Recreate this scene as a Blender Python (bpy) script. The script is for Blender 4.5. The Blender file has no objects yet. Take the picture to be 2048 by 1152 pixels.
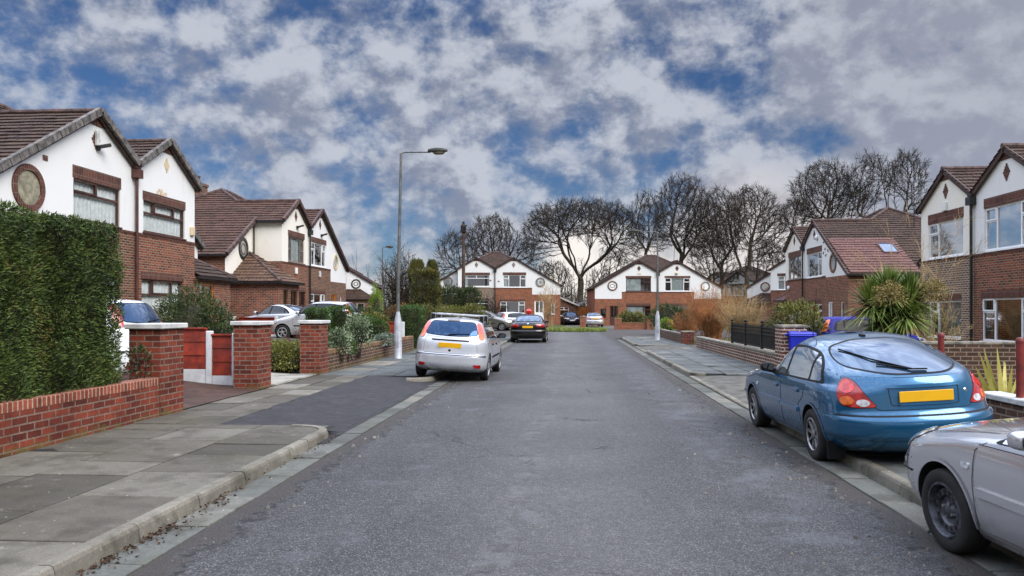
import bpy, bmesh, math, random
import numpy as np
from mathutils import Vector, Matrix
from mathutils.bvhtree import BVHTree
random.seed(7)
scene = bpy.context.scene
COL = scene.collection
R = math.radians
# ---- survey of the place: street axis is +y, the camera stands at the origin, 1.65 m up, turned a little to the left
F, H, HOR, CX = 1560.0, 1.65, 620.0, 1024.0
YAW = math.atan(0.072)
CA, SA = math.cos(YAW), math.sin(YAW)
def ray(px):
    t = (px - CX) / F
    return t * CA - SA, CA + t * SA
def gp(px, py, z=0.0):
    lam = (H - z) * F / (py - HOR); d = ray(px)
    return lam * d[0], lam * d[1]
def dep(px, lam):
    d = ray(px); return lam * d[0], lam * d[1]
def onx(px, sx):
    d = ray(px); return sx / d[0] * d[1]
def sstep(a, b, x):
    t = min(1.0, max(0.0, (x - a) / (b - a))); return t * t * (3 - 2 * t)
def gz(x, y):
    "height of the plots beside the street"
    if x < 0: return 0.09 + 0.44 * sstep(-6.2, -11.0, x)
    return 0.06 - 0.04 * sstep(5.5, 9, x)

def lin(c):
    if isinstance(c, str):
        c = c.lstrip('#'); c = [int(c[i:i + 2], 16) / 255 for i in (0, 2, 4)]
        return tuple((x / 12.92 if x <= .04045 else ((x + .055) / 1.055) ** 2.4) for x in c)
    return tuple(c[:3])

# ------------------------------------------------------------------ objects
def link(name, data, parent=None):
    o = bpy.data.objects.new(name, data); COL.objects.link(o)
    if parent is not None: o.parent = parent
    return o
def tag(o, label=None, cat=None, group=None, kind=None):
    if label: o['label'] = label
    if cat: o['category'] = cat
    if group: o['group'] = group
    if kind: o['kind'] = kind
    return o
def thing(name, label, cat, loc=(0, 0, 0), rz=0.0, group=None):
    o = link(name, None); o.location = loc; o.rotation_euler = (0, 0, rz); o.empty_display_size = .2
    return tag(o, label, cat, group)

def uv_metric(me):
    "every face unwrapped flat in metres: u level, v up the slope"
    uvl = me.uv_layers.new(name='UVMap')
    n = len(me.polygons)
    if not n: return
    nor = np.empty(n * 3); me.polygons.foreach_get('normal', nor); nor = nor.reshape(-1, 3)
    co = np.empty(len(me.vertices) * 3); me.vertices.foreach_get('co', co); co = co.reshape(-1, 3)
    lv = np.empty(len(me.loops), dtype=np.int32); me.loops.foreach_get('vertex_index', lv)
    tot = np.empty(n, dtype=np.int32); me.polygons.foreach_get('loop_total', tot)
    fi = np.repeat(np.arange(n), tot)
    u = np.stack([-nor[:, 1], nor[:, 0], np.zeros(n)], 1)
    l = np.linalg.norm(u, axis=1); flat = l < .05
    u[flat] = (1, 0, 0); l[flat] = 1; u /= l[:, None]
    v = np.cross(nor, u)
    p = co[lv]
    uv = np.stack([(p * u[fi]).sum(1), (p * v[fi]).sum(1)], 1).astype(np.float32)
    uvl.data.foreach_set('uv', uv.ravel())

class MB:
    def __init__(s): s.v = []; s.f = []; s.m = []
    def add(s, vs, fs, mi=0):
        b = len(s.v); s.v += [tuple(v) for v in vs]
        for f in fs: s.f.append(tuple(b + i for i in f)); s.m.append(mi)
        return s
    def poly(s, pts, mi=0): return s.add(pts, [tuple(range(len(pts)))], mi)
    def box(s, x0, x1, y0, y1, z0, z1, mi=0):
        return s.add([(x0, y0, z0), (x1, y0, z0), (x1, y1, z0), (x0, y1, z0), (x0, y0, z1), (x1, y0, z1), (x1, y1, z1), (x0, y1, z1)],
                     [(0, 3, 2, 1), (4, 5, 6, 7), (0, 1, 5, 4), (1, 2, 6, 5), (2, 3, 7, 6), (3, 0, 4, 7)], mi)
    def bar(s, a, b, w, h, up=(0, 0, 1), mi=0):
        "beam of section w x h from a to b"
        a, b, up = Vector(a), Vector(b), Vector(up)
        d = (b - a).normalized(); r = d.cross(up)
        if r.length < 1e-5: r = d.cross(Vector((1, 0, 0)))
        r.normalize(); u = r.cross(d)
        vs = []
        for p in (a, b):
            for i, j in ((-1, -1), (1, -1), (1, 1), (-1, 1)): vs.append(p + r * (i * w / 2) + u * (j * h / 2))
        return s.add(vs, [(0, 1, 2, 3), (7, 6, 5, 4), (0, 4, 5, 1), (1, 5, 6, 2), (2, 6, 7, 3), (3, 7, 4, 0)], mi)
    def tube(s, pts, rad, n=8, mi=0, caps=True):
        pts = [Vector(p) for p in pts]
        if not isinstance(rad, (list, tuple)): rad = [rad] * len(pts)
        b = len(s.v); ref = None
        for i, p in enumerate(pts):
            d = (pts[min(i + 1, len(pts) - 1)] - pts[max(i - 1, 0)]).normalized()
            if ref is None:
                ref = d.cross(Vector((0, 0, 1)))
                if ref.length < 1e-3: ref = d.cross(Vector((1, 0, 0)))
            ref = (ref - d * ref.dot(d)).normalized(); o = d.cross(ref)
            for k in range(n):
                a = 2 * math.pi * k / n
                s.v.append(tuple(p + (ref * math.cos(a) + o * math.sin(a)) * rad[i]))
        for i in range(len(pts) - 1):
            for k in range(n):
                q = (k + 1) % n
                s.f.append((b + i * n + k, b + (i + 1) * n + k, b + (i + 1) * n + q, b + i * n + q)); s.m.append(mi)
        if caps:
            s.f.append(tuple(b + k for k in range(n))); s.m.append(mi)
            e = b + (len(pts) - 1) * n
            s.f.append(tuple(e + k for k in reversed(range(n)))); s.m.append(mi)
        return s
    def lathe(s, prof, n=24, mat=None, mi=0, close=False):
        "prof: (r, h) list spun about the local z axis, then moved by mat"
        mat = mat or Matrix()
        b = len(s.v); P = len(prof)
        for k in range(n):
            a = 2 * math.pi * k / n
            for r, h in prof: s.v.append(tuple(mat @ Vector((r * math.cos(a), r * math.sin(a), h))))
        for k in range(n):
            q = (k + 1) % n
            for i in range(P - 1 + (1 if close else 0)):
                j = (i + 1) % P
                s.f.append((b + k * P + i, b + q * P + i, b + q * P + j, b + k * P + j)); s.m.append(mi)
        return s
    def disc(s, c, r, n=20, axis='y', mi=0, flip=False):
        pts = []
        for k in range(n):
            a = 2 * math.pi * k / n
            if axis == 'y': pts.append((c[0] + r * math.cos(a), c[1], c[2] + r * math.sin(a)))
            elif axis == 'x': pts.append((c[0], c[1] + r * math.cos(a), c[2] + r * math.sin(a)))
            else: pts.append((c[0] + r * math.cos(a), c[1] + r * math.sin(a), c[2]))
        if flip: pts.reverse()
        return s.poly(pts, mi)
    def build(s, name, mats, parent=None, smooth=None, bevel=0, uv=True, seg=1):
        me = bpy.data.meshes.new(name); me.from_pydata(s.v, [], s.f)
        if not isinstance(mats, (list, tuple)): mats = [mats]
        for m in mats: me.materials.append(m)
        if len(mats) > 1: me.polygons.foreach_set('material_index', s.m)
        if bevel:
            bm = bmesh.new(); bm.from_mesh(me)
            bmesh.ops.remove_doubles(bm, verts=bm.verts, dist=1e-5)
            es = [e for e in bm.edges if len(e.link_faces) == 2 and e.calc_face_angle(0) > .5]
            bmesh.ops.bevel(bm, geom=es, offset=bevel, segments=seg, affect='EDGES', profile=.5, clamp_overlap=True)
            bm.to_mesh(me); bm.free()
        me.update()
        if uv: uv_metric(me)
        if smooth is not None:
            me.polygons.foreach_set('use_smooth', [True] * len(me.polygons))
            if smooth < 180: me.set_sharp_from_angle(angle=R(smooth))
        return link(name, me, parent)

def clip_band(poly, k, lo, hi):
    "clip a 2-D polygon to lo <= coordinate k <= hi"
    def half(p, c, sg):
        out = []
        for i in range(len(p)):
            a, b = p[i], p[(i + 1) % len(p)]
            da, db = sg * (a[k] - c), sg * (b[k] - c)
            if da >= 0: out.append(a)
            if (da > 0 and db < 0) or (da < 0 and db > 0):
                t = da / (da - db); out.append(tuple(a[j] + (b[j] - a[j]) * t for j in range(2)))
        return out
    p = half(poly, lo, 1)
    if len(p) > 2: p = half(p, hi, -1)
    return p if len(p) > 2 else []

# ------------------------------------------------------------------ materials
class NT:
    def __init__(s, nt): s.nt = nt
    def n(s, t, **kw):
        nd = s.nt.nodes.new(t)
        for k, v in kw.items():
            if k in ('i',):
                for a, b in v.items():
                    if hasattr(b, 'is_output'): s.nt.links.new(b, nd.inputs[a])
                    else: nd.inputs[a].default_value = b
            else: setattr(nd, k, v)
        return nd
    def l(s, a, b): s.nt.links.new(a, b)
    def math(s, op, a, b=0.0, c=None, clamp=False):
        nd = s.n('ShaderNodeMath', operation=op, use_clamp=clamp)
        for i, x in enumerate([a, b] + ([c] if c is not None else [])):
            if hasattr(x, 'is_output'): s.l(x, nd.inputs[i])
            else: nd.inputs[i].default_value = x
        return nd.outputs[0]
    def mix(s, f, a, b, bt='MIX'):
        nd = s.n('ShaderNodeMix', data_type='RGBA', blend_type=bt)
        for k, x in ((0, f), (6, a), (7, b)):
            if hasattr(x, 'is_output'): s.l(x, nd.inputs[k])
            elif k == 0: nd.inputs[0].default_value = x
            else: nd.inputs[k].default_value = (*lin(x), 1)
        return nd.outputs[2]
    def ramp(s, f, pts, ip='LINEAR'):
        nd = s.n('ShaderNodeValToRGB'); nd.color_ramp.interpolation = ip
        while len(nd.color_ramp.elements) < len(pts): nd.color_ramp.elements.new(.5)
        for e, (p, c) in zip(nd.color_ramp.elements, pts):
            e.position = p; e.color = (*(lin(c) if not isinstance(c, (int, float)) else (c, c, c)), 1)
        s.l(f, nd.inputs[0]); return nd.outputs[0]
    def noise(s, vec, scale, detail=3, rough=.55, dist=0.0):
        nd = s.n('ShaderNodeTexNoise', i={'Scale': scale, 'Detail': detail, 'Roughness': rough, 'Distortion': dist})
        if vec is not None: s.l(vec, nd.inputs['Vector'])
        return nd.outputs[0]
    def smooth(s, x, a, b):
        nd = s.n('ShaderNodeMapRange', interpolation_type='SMOOTHSTEP')
        s.l(x, nd.inputs[0]); nd.inputs[1].default_value = a; nd.inputs[2].default_value = b
        return nd.outputs[0]
MATS = {}
def newmat(name):
    m = bpy.data.materials.new(name); m.use_nodes = True
    t = NT(m.node_tree); b = m.node_tree.nodes['Principled BSDF']
    MATS[name] = m
    return m, t, b
def setp(b, **kw):
    for k, v in kw.items():
        k = {'rough': 'Roughness', 'metal': 'Metallic', 'spec': 'Specular IOR Level', 'coat': 'Coat Weight', 'coatr': 'Coat Roughness'}[k]
        b.inputs[k].default_value = v
def plain(name, col, rough=.6, metal=0.0, spec=.5, var=.12, vs=3.0, bump=0.0, bs=40.0, coat=0.0, isl=0.0, dirt=None):
    m, t, b = newmat(name)
    tc = t.n('ShaderNodeTexCoord'); c = lin(col)
    out = None
    f = t.noise(tc.outputs['Object'], vs, 4, .6)
    dark = tuple(x * (1 - 2 * var) for x in c); lite = tuple(min(1, x * (1 + 2 * var)) for x in c)
    out = t.mix(t.smooth(f, .3, .7), dark, lite)
    if isl:
        g = t.n('ShaderNodeNewGeometry').outputs['Random Per Island']
        h = t.n('ShaderNodeHueSaturation'); t.l(out, h.inputs['Color'])
        t.l(t.math('MULTIPLY_ADD', g, 2 * isl, 1 - isl), h.inputs['Value']); out = h.outputs[0]
    if dirt:
        f2 = t.noise(tc.outputs['Object'], dirt[1], 6, .7)
        out = t.mix(t.smooth(f2, dirt[2], dirt[2] + .2), out, dirt[0])
    t.l(out, b.inputs['Base Color'])
    setp(b, rough=rough, metal=metal, spec=spec, coat=coat)
    if bump:
        bn = t.n('ShaderNodeBump', i={'Strength': bump, 'Distance': .01, 'Height': t.noise(tc.outputs['Object'], bs, 4, .65)})
        t.l(bn.outputs[0], b.inputs['Normal'])
    return m
def brick(name, c1, c2, mortar, bw=.235, rh=.082, ms=.011, soldier=False, moss=None, grime=.5, seed=0.0):
    m, t, b = newmat(name)
    uv = t.n('ShaderNodeTexCoord'); vec = uv.outputs['UV']
    mp = t.n('ShaderNodeMapping'); t.l(vec, mp.inputs[0]); mp.inputs['Location'].default_value = (seed, .003, 0)
    if soldier: mp.inputs['Rotation'].default_value = (0, 0, R(90))
    bt = t.n('ShaderNodeTexBrick', offset=0.0 if soldier else .5, i={'Scale': 1.0, 'Mortar Size': ms, 'Mortar Smooth': .15, 'Bias': -.1, 'Brick Width': bw, 'Row Height': rh,
             'Color1': (*lin(c1), 1), 'Color2': (*lin(c2), 1), 'Mortar': (*lin(mortar), 1)})
    t.l(mp.outputs[0], bt.inputs['Vector'])
    f = t.noise(uv.outputs['Object'], 1.3, 5, .65)
    col = t.mix(t.math('MULTIPLY', t.smooth(f, .42, .75), grime), bt.outputs[0], tuple(x * .35 for x in lin(c2)))
    f3 = t.noise(uv.outputs['Object'], 26, 3, .6)
    col = t.mix(.35, col, t.ramp(t.noise(uv.outputs['Object'], 2.7, 6, .7), [(.3, .2), (.7, .8)]), 'OVERLAY')
    col = t.mix(.5, col, t.ramp(f3, [(.25, .25), (.75, .78)]), 'OVERLAY')
    if moss:
        z = t.n('ShaderNodeSeparateXYZ'); t.l(uv.outputs['Object'], z.inputs[0])
        k = t.math('SUBTRACT', t.noise(uv.outputs['Object'], 3.1, 5, .7), t.math('MULTIPLY', z.outputs[2], moss[1]))
        col = t.mix(t.math('MULTIPLY', t.smooth(k, .34, .62), .8), col, moss[0])
    t.l(col, b.inputs['Base Color']); setp(b, rough=.85, spec=.25)
    hgt = t.math('MULTIPLY_ADD', bt.outputs[1], -1.0, t.math('MULTIPLY', f3, .6))
    bn = t.n('ShaderNodeBump', i={'Strength': .55, 'Distance': .012, 'Height': hgt}); t.l(bn.outputs[0], b.inputs['Normal'])
    return m
def render_wall(name, col, stain=.35):
    m, t, b = newmat(name); tc = t.n('ShaderNodeTexCoord')
    mp = t.n('ShaderNodeMapping'); t.l(tc.outputs['Object'], mp.inputs[0]); mp.inputs['Scale'].default_value = (1.6, 1.6, .6)
    f = t.noise(mp.outputs[0], 1.6, 6, .7); f2 = t.noise(tc.outputs['Object'], .7, 5, .6)
    c = lin(col)
    out = t.mix(t.math('MULTIPLY', t.smooth(f, .53, .85), stain * .6), c, tuple(x * k for x, k in zip(c, (.45, .44, .40))))
    out = t.mix(t.math('MULTIPLY', t.smooth(f2, .5, .8), .3), out, tuple(x * k for x, k in zip(c, (.72, .73, .72))))
    t.l(out, b.inputs['Base Color']); setp(b, rough=.8, spec=.2)
    bn = t.n('ShaderNodeBump', i={'Strength': .25, 'Distance': .006, 'Height': t.noise(tc.outputs['Object'], 60, 3, .6)}); t.l(bn.outputs[0], b.inputs['Normal'])
    return m
def rooftile(name, c1, c2, lichen='#6a5a50', course=.3, roman=.165):
    m, t, b = newmat(name); tc = t.n('ShaderNodeTexCoord'); vec = tc.outputs['UV']
    bt = t.n('ShaderNodeTexBrick', offset=.5, i={'Scale': 1.0, 'Mortar Size': .006, 'Mortar Smooth': .2, 'Brick Width': .33, 'Row Height': course,
             'Color1': (*lin(c1), 1), 'Color2': (*lin(c2), 1), 'Mortar': (*tuple(x * .4 for x in lin(c1)), 1)})
    t.l(vec, bt.inputs['Vector'])
    f = t.noise(tc.outputs['Object'], 1.1, 6, .65); f2 = t.noise(tc.outputs['Object'], 9, 5, .7)
    col = t.mix(t.math('MULTIPLY', t.smooth(f, .45, .75), .55), bt.outputs[0], lichen)
    col = t.mix(t.math('MULTIPLY', t.smooth(f2, .5, .8), .4), col, tuple(x * .45 for x in lin(c1)))
    t.l(col, b.inputs['Base Color']); setp(b, rough=.75, spec=.3)
    sx = t.n('ShaderNodeSeparateXYZ'); t.l(vec, sx.inputs[0])
    w = t.math('SINE', t.math('MULTIPLY', sx.outputs[0], 2 * math.pi / roman))
    bn = t.n('ShaderNodeBump', i={'Strength': .8, 'Distance': .03, 'Height': t.math('MULTIPLY_ADD', w, .5, t.math('MULTIPLY', f2, .3))}); t.l(bn.outputs[0], b.inputs['Normal'])
    return m
def leafmat(name, c1, c2, rough=.55, c3=None):
    m, t, b = newmat(name)
    g = t.n('ShaderNodeNewGeometry').outputs['Random Per Island']
    tc = t.n('ShaderNodeTexCoord'); f = t.noise(tc.outputs['Object'], 1.7, 3, .6)
    k = t.math('MULTIPLY_ADD', g, .6, t.math('MULTIPLY_ADD', f, 1.4, -.55), clamp=True)
    pts = [(.15, c1), (.72, c2)] + ([(.90, c3)] if c3 else [])
    t.l(t.ramp(k, pts), b.inputs['Base Color']); setp(b, rough=rough, spec=.3)
    b.inputs['Subsurface Weight'].default_value = 0.0
    return m
def paint(name, col, metal=.55, rough=.28, grime_=.4):
    m, t, b = newmat(name); tc = t.n('ShaderNodeTexCoord'); c = lin(col)
    f = t.noise(tc.outputs['Object'], 5, 6, .7); z = t.n('ShaderNodeSeparateXYZ'); t.l(tc.outputs['Object'], z.inputs[0])
    grime = t.math('MULTIPLY', t.smooth(t.math('SUBTRACT', t.math('MULTIPLY', f, .9), z.outputs[2]), .05, .5), grime_)
    col = t.mix(grime, c, (.09, .08, .07))
    t.l(col, b.inputs['Base Color']); setp(b, metal=metal, rough=rough, coat=1.0, coatr=.04)
    t.l(t.math('MULTIPLY_ADD', grime, .5, rough), b.inputs['Roughness'])
    t.l(t.math('SUBTRACT', 1.0, grime), b.inputs['Coat Weight'])
    return m
def glassy(name, tint, refl=.35, rough=.02):
    m, t, b = newmat(name); nt = m.node_tree
    out = [n for n in nt.nodes if n.type == 'OUTPUT_MATERIAL'][0]
    tr = t.n('ShaderNodeBsdfTransparent', i={0: (*lin(tint), 1)}); gl = t.n('ShaderNodeBsdfGlossy', i={'Roughness': rough, 'Color': (.95, .97, 1, 1)})
    tc = t.n('ShaderNodeTexCoord')
    bn = t.n('ShaderNodeBump', i={'Strength': .03, 'Distance': .01, 'Height': t.noise(tc.outputs['Object'], .9, 1, .4)}); t.l(bn.outputs[0], gl.inputs['Normal'])
    lw = t.n('ShaderNodeLayerWeight', i={'Blend': .12})
    f = t.math('MULTIPLY_ADD', lw.outputs[0], 1 - refl, refl, clamp=True)
    mx = t.n('ShaderNodeMixShader'); t.l(f, mx.inputs[0]); t.l(tr.outputs[0], mx.inputs[1]); t.l(gl.outputs[0], mx.inputs[2]); t.l(mx.outputs[0], out.inputs[0])
    nt.nodes.remove(b)
    return m

M_WHITE = render_wall('white_render', '#dddedd', .5)
M_CREAM = render_wall('cream_render', '#e4e1d6', .45)
M_BRK = brick('red_brick', '#88472f', '#46281d', '#85786a', ms=.013, grime=.3)
M_BRKD = brick('brown_brick', '#74432e', '#3d261d', '#887b6c', ms=.013, grime=.35)
M_BRKF = brick('orange_brick', '#984e31', '#683720', '#877a68', ms=.012, grime=.3)
M_BRKG = brick('grey_brown_brick', '#755848', '#43302a', '#a89c8b', ms=.015, grime=.3)
M_WALLB = brick('garden_brick', '#7c3a29', '#472019', '#77665a', ms=.010, rh=.088, bw=.24, grime=.55, moss=('#5b5a2a', 1.1))
M_WALLD = brick('old_garden_brick', '#5e4336', '#382822', '#857869', rh=.088, bw=.24, moss=('#5a5426', .8))
M_WALLR = brick('purple_garden_brick', '#6b423b', '#3f2827', '#b5a996', rh=.088, bw=.24, ms=.014, moss=('#5b5a2a', 1.4))
M_COPB = brick('brick_on_edge', '#8f4a38', '#693629', '#a28f7b', soldier=True, bw=.225, rh=.078)
M_COPO = brick('tan_brick_on_edge', '#8a6a4a', '#6f5238', '#6e6250', soldier=True, bw=.225, rh=.078)
M_SOLD = brick('soldier_course', '#663a30', '#412622', '#6f6056', soldier=True, bw=.225, rh=.078)
M_ROOF = rooftile('brown_roof_tile', '#473329', '#32251d', '#554637')
M_ROOFR = rooftile('red_brown_roof_tile', '#543a2f', '#3f2c23', '#62493c')
M_ROOFP = rooftile('pink_roof_tile', '#70504a', '#5f4440', '#7a5a54')
M_ROOFT = rooftile('tan_roof_tile', '#6b5342', '#4d3a30', '#7d6650')
M_RIDGE = plain('ridge_tile', '#4b3a36', .8, var=.3, vs=4, bump=.3)
M_VERGE = plain('verge_tile', '#5c5855', .8, var=.3, vs=5, bump=.3, isl=.2)
M_BARGE = plain('dark_brown_board', '#3b2722', .6, var=.2)
M_WFRAME = plain('white_window_frame', '#e9eaec', .35, var=.04)
M_BFRAME = plain('brown_window_frame', '#4a2f27', .5, var=.2)
M_GREYFR = plain('taupe_window_frame', '#7d7068', .5, var=.15)
M_BLACKPIPE = plain('black_gutter_plastic', '#1d1b1b', .4, var=.2)
M_BROWNPIPE = plain('brown_gutter_plastic', '#4a2a22', .45, var=.2)
M_PANE = glassy('window_glass', '#dfe6e6', .26)
M_PANEB = glassy('bright_window_glass', '#e8eeee', .5)
M_PANES = glassy('sky_window_glass', '#e8eeee', .72)
M_PANEN = glassy('curtained_window_glass', '#fbfdfd', .14)
M_OBSC = plain('obscured_pane', '#8a8672', .25, var=.2, vs=5)
M_NET = plain('net_curtain', '#eef4f2', .9, var=.06, vs=8)
M_DRAPE = plain('grey_drape', '#8f8f90', .9, var=.15, vs=10)
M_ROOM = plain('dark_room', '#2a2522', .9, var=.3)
M_OAK = plain('honey_oak_door', '#a8682e', .45, var=.15, vs=6)
M_DOOR = plain('dark_wood_door', '#4a2f25', .45, var=.2, vs=6)
M_WPLAST = plain('white_plastic', '#dfe0dd', .4, var=.05)
M_CREAMPL = plain('cream_plastic', '#cbb898', .5, var=.08)
M_DARKMET = plain('dark_metal', '#1c1b1b', .45, .3, var=.2)
M_STONECAP = plain('pale_capstone', '#b7b8b6', .85, var=.12, vs=5, bump=.4, bs=60, dirt=('#6f705f', 6, .58))
M_STONECAPD = plain('mossy_capstone', '#7a756a', .9, var=.25, vs=6, bump=.5, bs=50)
# ------------------------------------------------------------------ houses
def wall_cells(outline, holes):
    "cut rectangular holes (x0, x1, z0, z1) out of a convex outline in x, z"
    xs = sorted({h[0] for h in holes} | {h[1] for h in holes}); zs = sorted({h[2] for h in holes} | {h[3] for h in holes})
    xs = [-1e3] + xs + [1e3]; zs = [-1e3] + zs + [1e3]; out = []
    for i in range(len(xs) - 1):
        p = clip_band(outline, 0, xs[i], xs[i + 1])
        if not p: continue
        for j in range(len(zs) - 1):
            q = clip_band(p, 1, zs[j], zs[j + 1])
            if not q: continue
            cx = sum(a[0] for a in q) / len(q); cz = sum(a[1] for a in q) / len(q)
            if any(h[0] < cx < h[1] and h[2] < cz < h[3] for h in holes): continue
            out.append(q)
    return out
def facade(mb, outline, holes, y=0.0, depth=.12, mi=0):
    for q in wall_cells(outline, holes): 
        q = q if sum((q[i][0] * q[(i + 1) % len(q)][1] - q[(i + 1) % len(q)][0] * q[i][1]) for i in range(len(q))) > 0 else q[::-1]
        mb.poly([(x, y, z) for x, z in q], mi)
    for x0, x1, z0, z1 in holes:
        mb.poly([(x0, y, z0), (x0, y + depth, z0), (x0, y + depth, z1), (x0, y, z1)], mi)
        mb.poly([(x1, y, z0), (x1, y, z1), (x1, y + depth, z1), (x1, y + depth, z0)], mi)
        mb.poly([(x0, y, z1), (x0, y + depth, z1), (x1, y + depth, z1), (x1, y, z1)], mi)
        mb.poly([(x0, y, z0), (x1, y, z0), (x1, y + depth, z0), (x0, y + depth, z0)], mi)
def window(par, x0, x1, z0, z1, y, style, frame, pane, back=None, sill=None, lintel=None, blank=False):
    "a framed window in the opening x0..x1, z0..z1 of a facade at y"
    fb = MB(); d0, d1 = y + .05, y + .11; w = .06
    X = lambda f: x0 + (x1 - x0) * f
    Z = lambda f: z0 + (z1 - z0) * f
    fb.box(x0, x1, d0, d1, z0, z0 + w); fb.box(x0, x1, d0, d1, z1 - w, z1)
    fb.box(x0, x0 + w, d0, d1, z0 + w, z1 - w); fb.box(x1 - w, x1, d0, d1, z0 + w, z1 - w)
    def v(f, a=0, b=1, ww=.07): fb.box(X(f) - ww / 2, X(f) + ww / 2, d0 - .004, d1, max(Z(a), z0 + w), min(Z(b), z1 - w))
    def h(f, a=0, b=1, ww=.06): fb.box(max(X(a), x0 + w), min(X(b), x1 - w), d0 - .002, d1, Z(f) - ww / 2, Z(f) + ww / 2)
    def sash(a, b, c, d, ww=.05):
        xa, xb, za, zb = X(a) + .02, X(b) - .02, Z(c) + .02, Z(d) - .02
        fb.box(xa, xb, d0 - .025, d0 - .006, za, za + ww); fb.box(xa, xb, d0 - .025, d0 - .006, zb - ww, zb)
        fb.box(xa, xa + ww, d0 - .025, d0 - .006, za + ww, zb - ww); fb.box(xb - ww, xb, d0 - .025, d0 - .006, za + ww, zb - ww)
    if style == 'top2': h(.66); v(.5, .66, 1); sash(0, .5, .66, 1)
    elif style == 'top3': h(.62); v(.26, .62, 1); v(.74, .62, 1); sash(.26, .74, .62, 1)
    elif style == 'side2': v(.25); v(.75); h(.68, 0, .25); h(.68, .75, 1); sash(0, .25, .68, 1); sash(.75, 1, .68, 1)
    elif style == 'side1': v(.28); h(.68, 0, .28); sash(0, .28, .68, 1)
    elif style == 'side1r': v(.72); h(.68, .72, 1); sash(.72, 1, .68, 1)
    elif style == 'wide2': h(.72); v(.5, .72, 1)
    elif style == 'three': v(.22); v(.78); h(.5, 0, .22); h(.5, .78, 1)
    elif style == 'lead': v(.33); v(.66)
    fr = fb.build('window', frame, par)
    MB().poly([(x0 + .03, d0 + .03, z0 + .03), (x1 - .03, d0 + .03, z0 + .03), (x1 - .03, d0 + .03, z1 - .03), (x0 + .03, d0 + .03, z1 - .03)]).build('pane', pane, fr)
    if back is not None:
        cb = MB(); n = 40
        kinds = back if isinstance(back, tuple) else (back, 0, 1)
        a, b = X(kinds[1]) + .02, X(kinds[2]) - .02
        pts = [(a + (b - a) * i / n, d1 + .045 + .016 * math.sin(i * 1.9 + x0)) for i in range(n + 1)]
        for i in range(n): cb.poly([(pts[i][0], pts[i][1], z0 + .02), (pts[i + 1][0], pts[i + 1][1], z0 + .02), (pts[i + 1][0], pts[i + 1][1], z1 - .02), (pts[i][0], pts[i][1], z1 - .02)])
        cb.build('curtain', kinds[0], fr)
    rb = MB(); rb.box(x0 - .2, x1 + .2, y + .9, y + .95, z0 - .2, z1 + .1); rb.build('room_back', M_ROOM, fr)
    if sill: MB().box(x0 - .05, x1 + .05, y - .05, y + .07, z0 - .055, z0 - .004).build('sill', sill, fr)
    if lintel:
        lh = lintel[1]
        MB().box(x0 - .04, x1 + .04, y - .012, y + .05, z1 + .004, z1 + lh).build('lintel', lintel[0], par)
    return fr
def round_window(par, x, z, y, r, ringmat, pane, cross=None):
    m = Matrix.Translation((x, y, z)) @ Matrix.Rotation(R(90), 4, 'X')
    ring = MB().lathe([(r, -.06), (r, .035), (r * .99, .045), (r * .74, .045), (r * .72, .02), (r * .70, -.06)], 40, m).build('round_window', ringmat, par, smooth=35)
    MB().disc((x, y - .004, z), r * .73, 32, 'y').build('pane', pane, ring)
    if cross:
        q = MB(); k = r * .33
        if cross[0] == 'square':
            for s in (-1, 1):
                q.box(x + s * k - .02, x + s * k + .02, y - .03, y - .008, z - k, z + k); q.box(x - k + .02, x + k - .02, y - .03, y - .008, z + s * k - .02, z + s * k + .02)
                q.box(x + s * k, x + s * r * .7, y - .028, y - .009, z - .015, z + .015) if s > 0 else q.box(x - r * .7, x - k, y - .028, y - .009, z - .015, z + .015)
        else:
            q.lathe([(r * .5, .006), (r * .5, .03), (r * .4, .03), (r * .4, .006)], 28, m)
        q.build('glazing_bar', cross[1], ring)
    return ring
TILE_RND = random.Random(21)
def roof_plane(mb, P, course=.3, lift=.035, mi=0, tw=None):
    "lay tile courses over a planar polygon given in 3-D (level edge direction taken from the plane)"
    P = [Vector(p) for p in P]
    n = Vector((0, 0, 0))
    for i in range(len(P)): n += P[i].cross(P[(i + 1) % len(P)])
    n.normalize()
    if n.z < 0: n = -n; P = P[::-1]
    u = Vector((-n.y, n.x, 0)).normalized(); v = n.cross(u); o = P[0]
    p2 = [((p - o).dot(u), (p - o).dot(v)) for p in P]
    v0 = min(p[1] for p in p2); v1 = max(p[1] for p in p2)
    k = 0
    while v0 + k * course < v1 - .01:
        a, b = v0 + k * course, v0 + (k + 1) * course
        q = clip_band(p2, 1, a, b)
        if q:
            W = lambda s: o + u * s[0] + v * s[1] + n * (lift * (1 - (s[1] - a) / course) + .01)
            if tw is None: tw = NEAR_TILES[0]
            if tw:
                u0 = min(s[0] for s in q); u1 = max(s[0] for s in q); c = math.floor(u0 / tw) * tw - (tw / 2 if k % 2 else 0)
                while c < u1:
                    s_ = clip_band(q, 0, c, c + tw - .004)
                    if s_:
                        j, jt = TILE_RND.uniform(-.005, .006), TILE_RND.uniform(-.02, .02)
                        mb.poly([W(s) + n * (j + jt * (s[0] - c)) for s in s_], mi)
                    c += tw
            else: mb.poly([W(s) for s in q], mi)
            lo = [s for s in q if abs(s[1] - a) < 1e-4]
            if len(lo) >= 2:
                lo.sort(); s0, s1 = lo[0], lo[-1]
                A, B = W(s0), W(s1); mb.poly([A - n * (lift + .02), B - n * (lift + .02), B, A], mi)
        k += 1
NEAR_TILES = [None]
def ridge(mb, a, b, r=.09, mi=0):
    a, b = Vector(a), Vector(b); L = (b - a).length; n = max(1, int(L / .42)); d = (b - a) / n
    for i in range(n):
        mb.tube([a + d * i, a + d * (i + 1.04)], [r * 1.04, r * .97], 8, mi)
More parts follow.
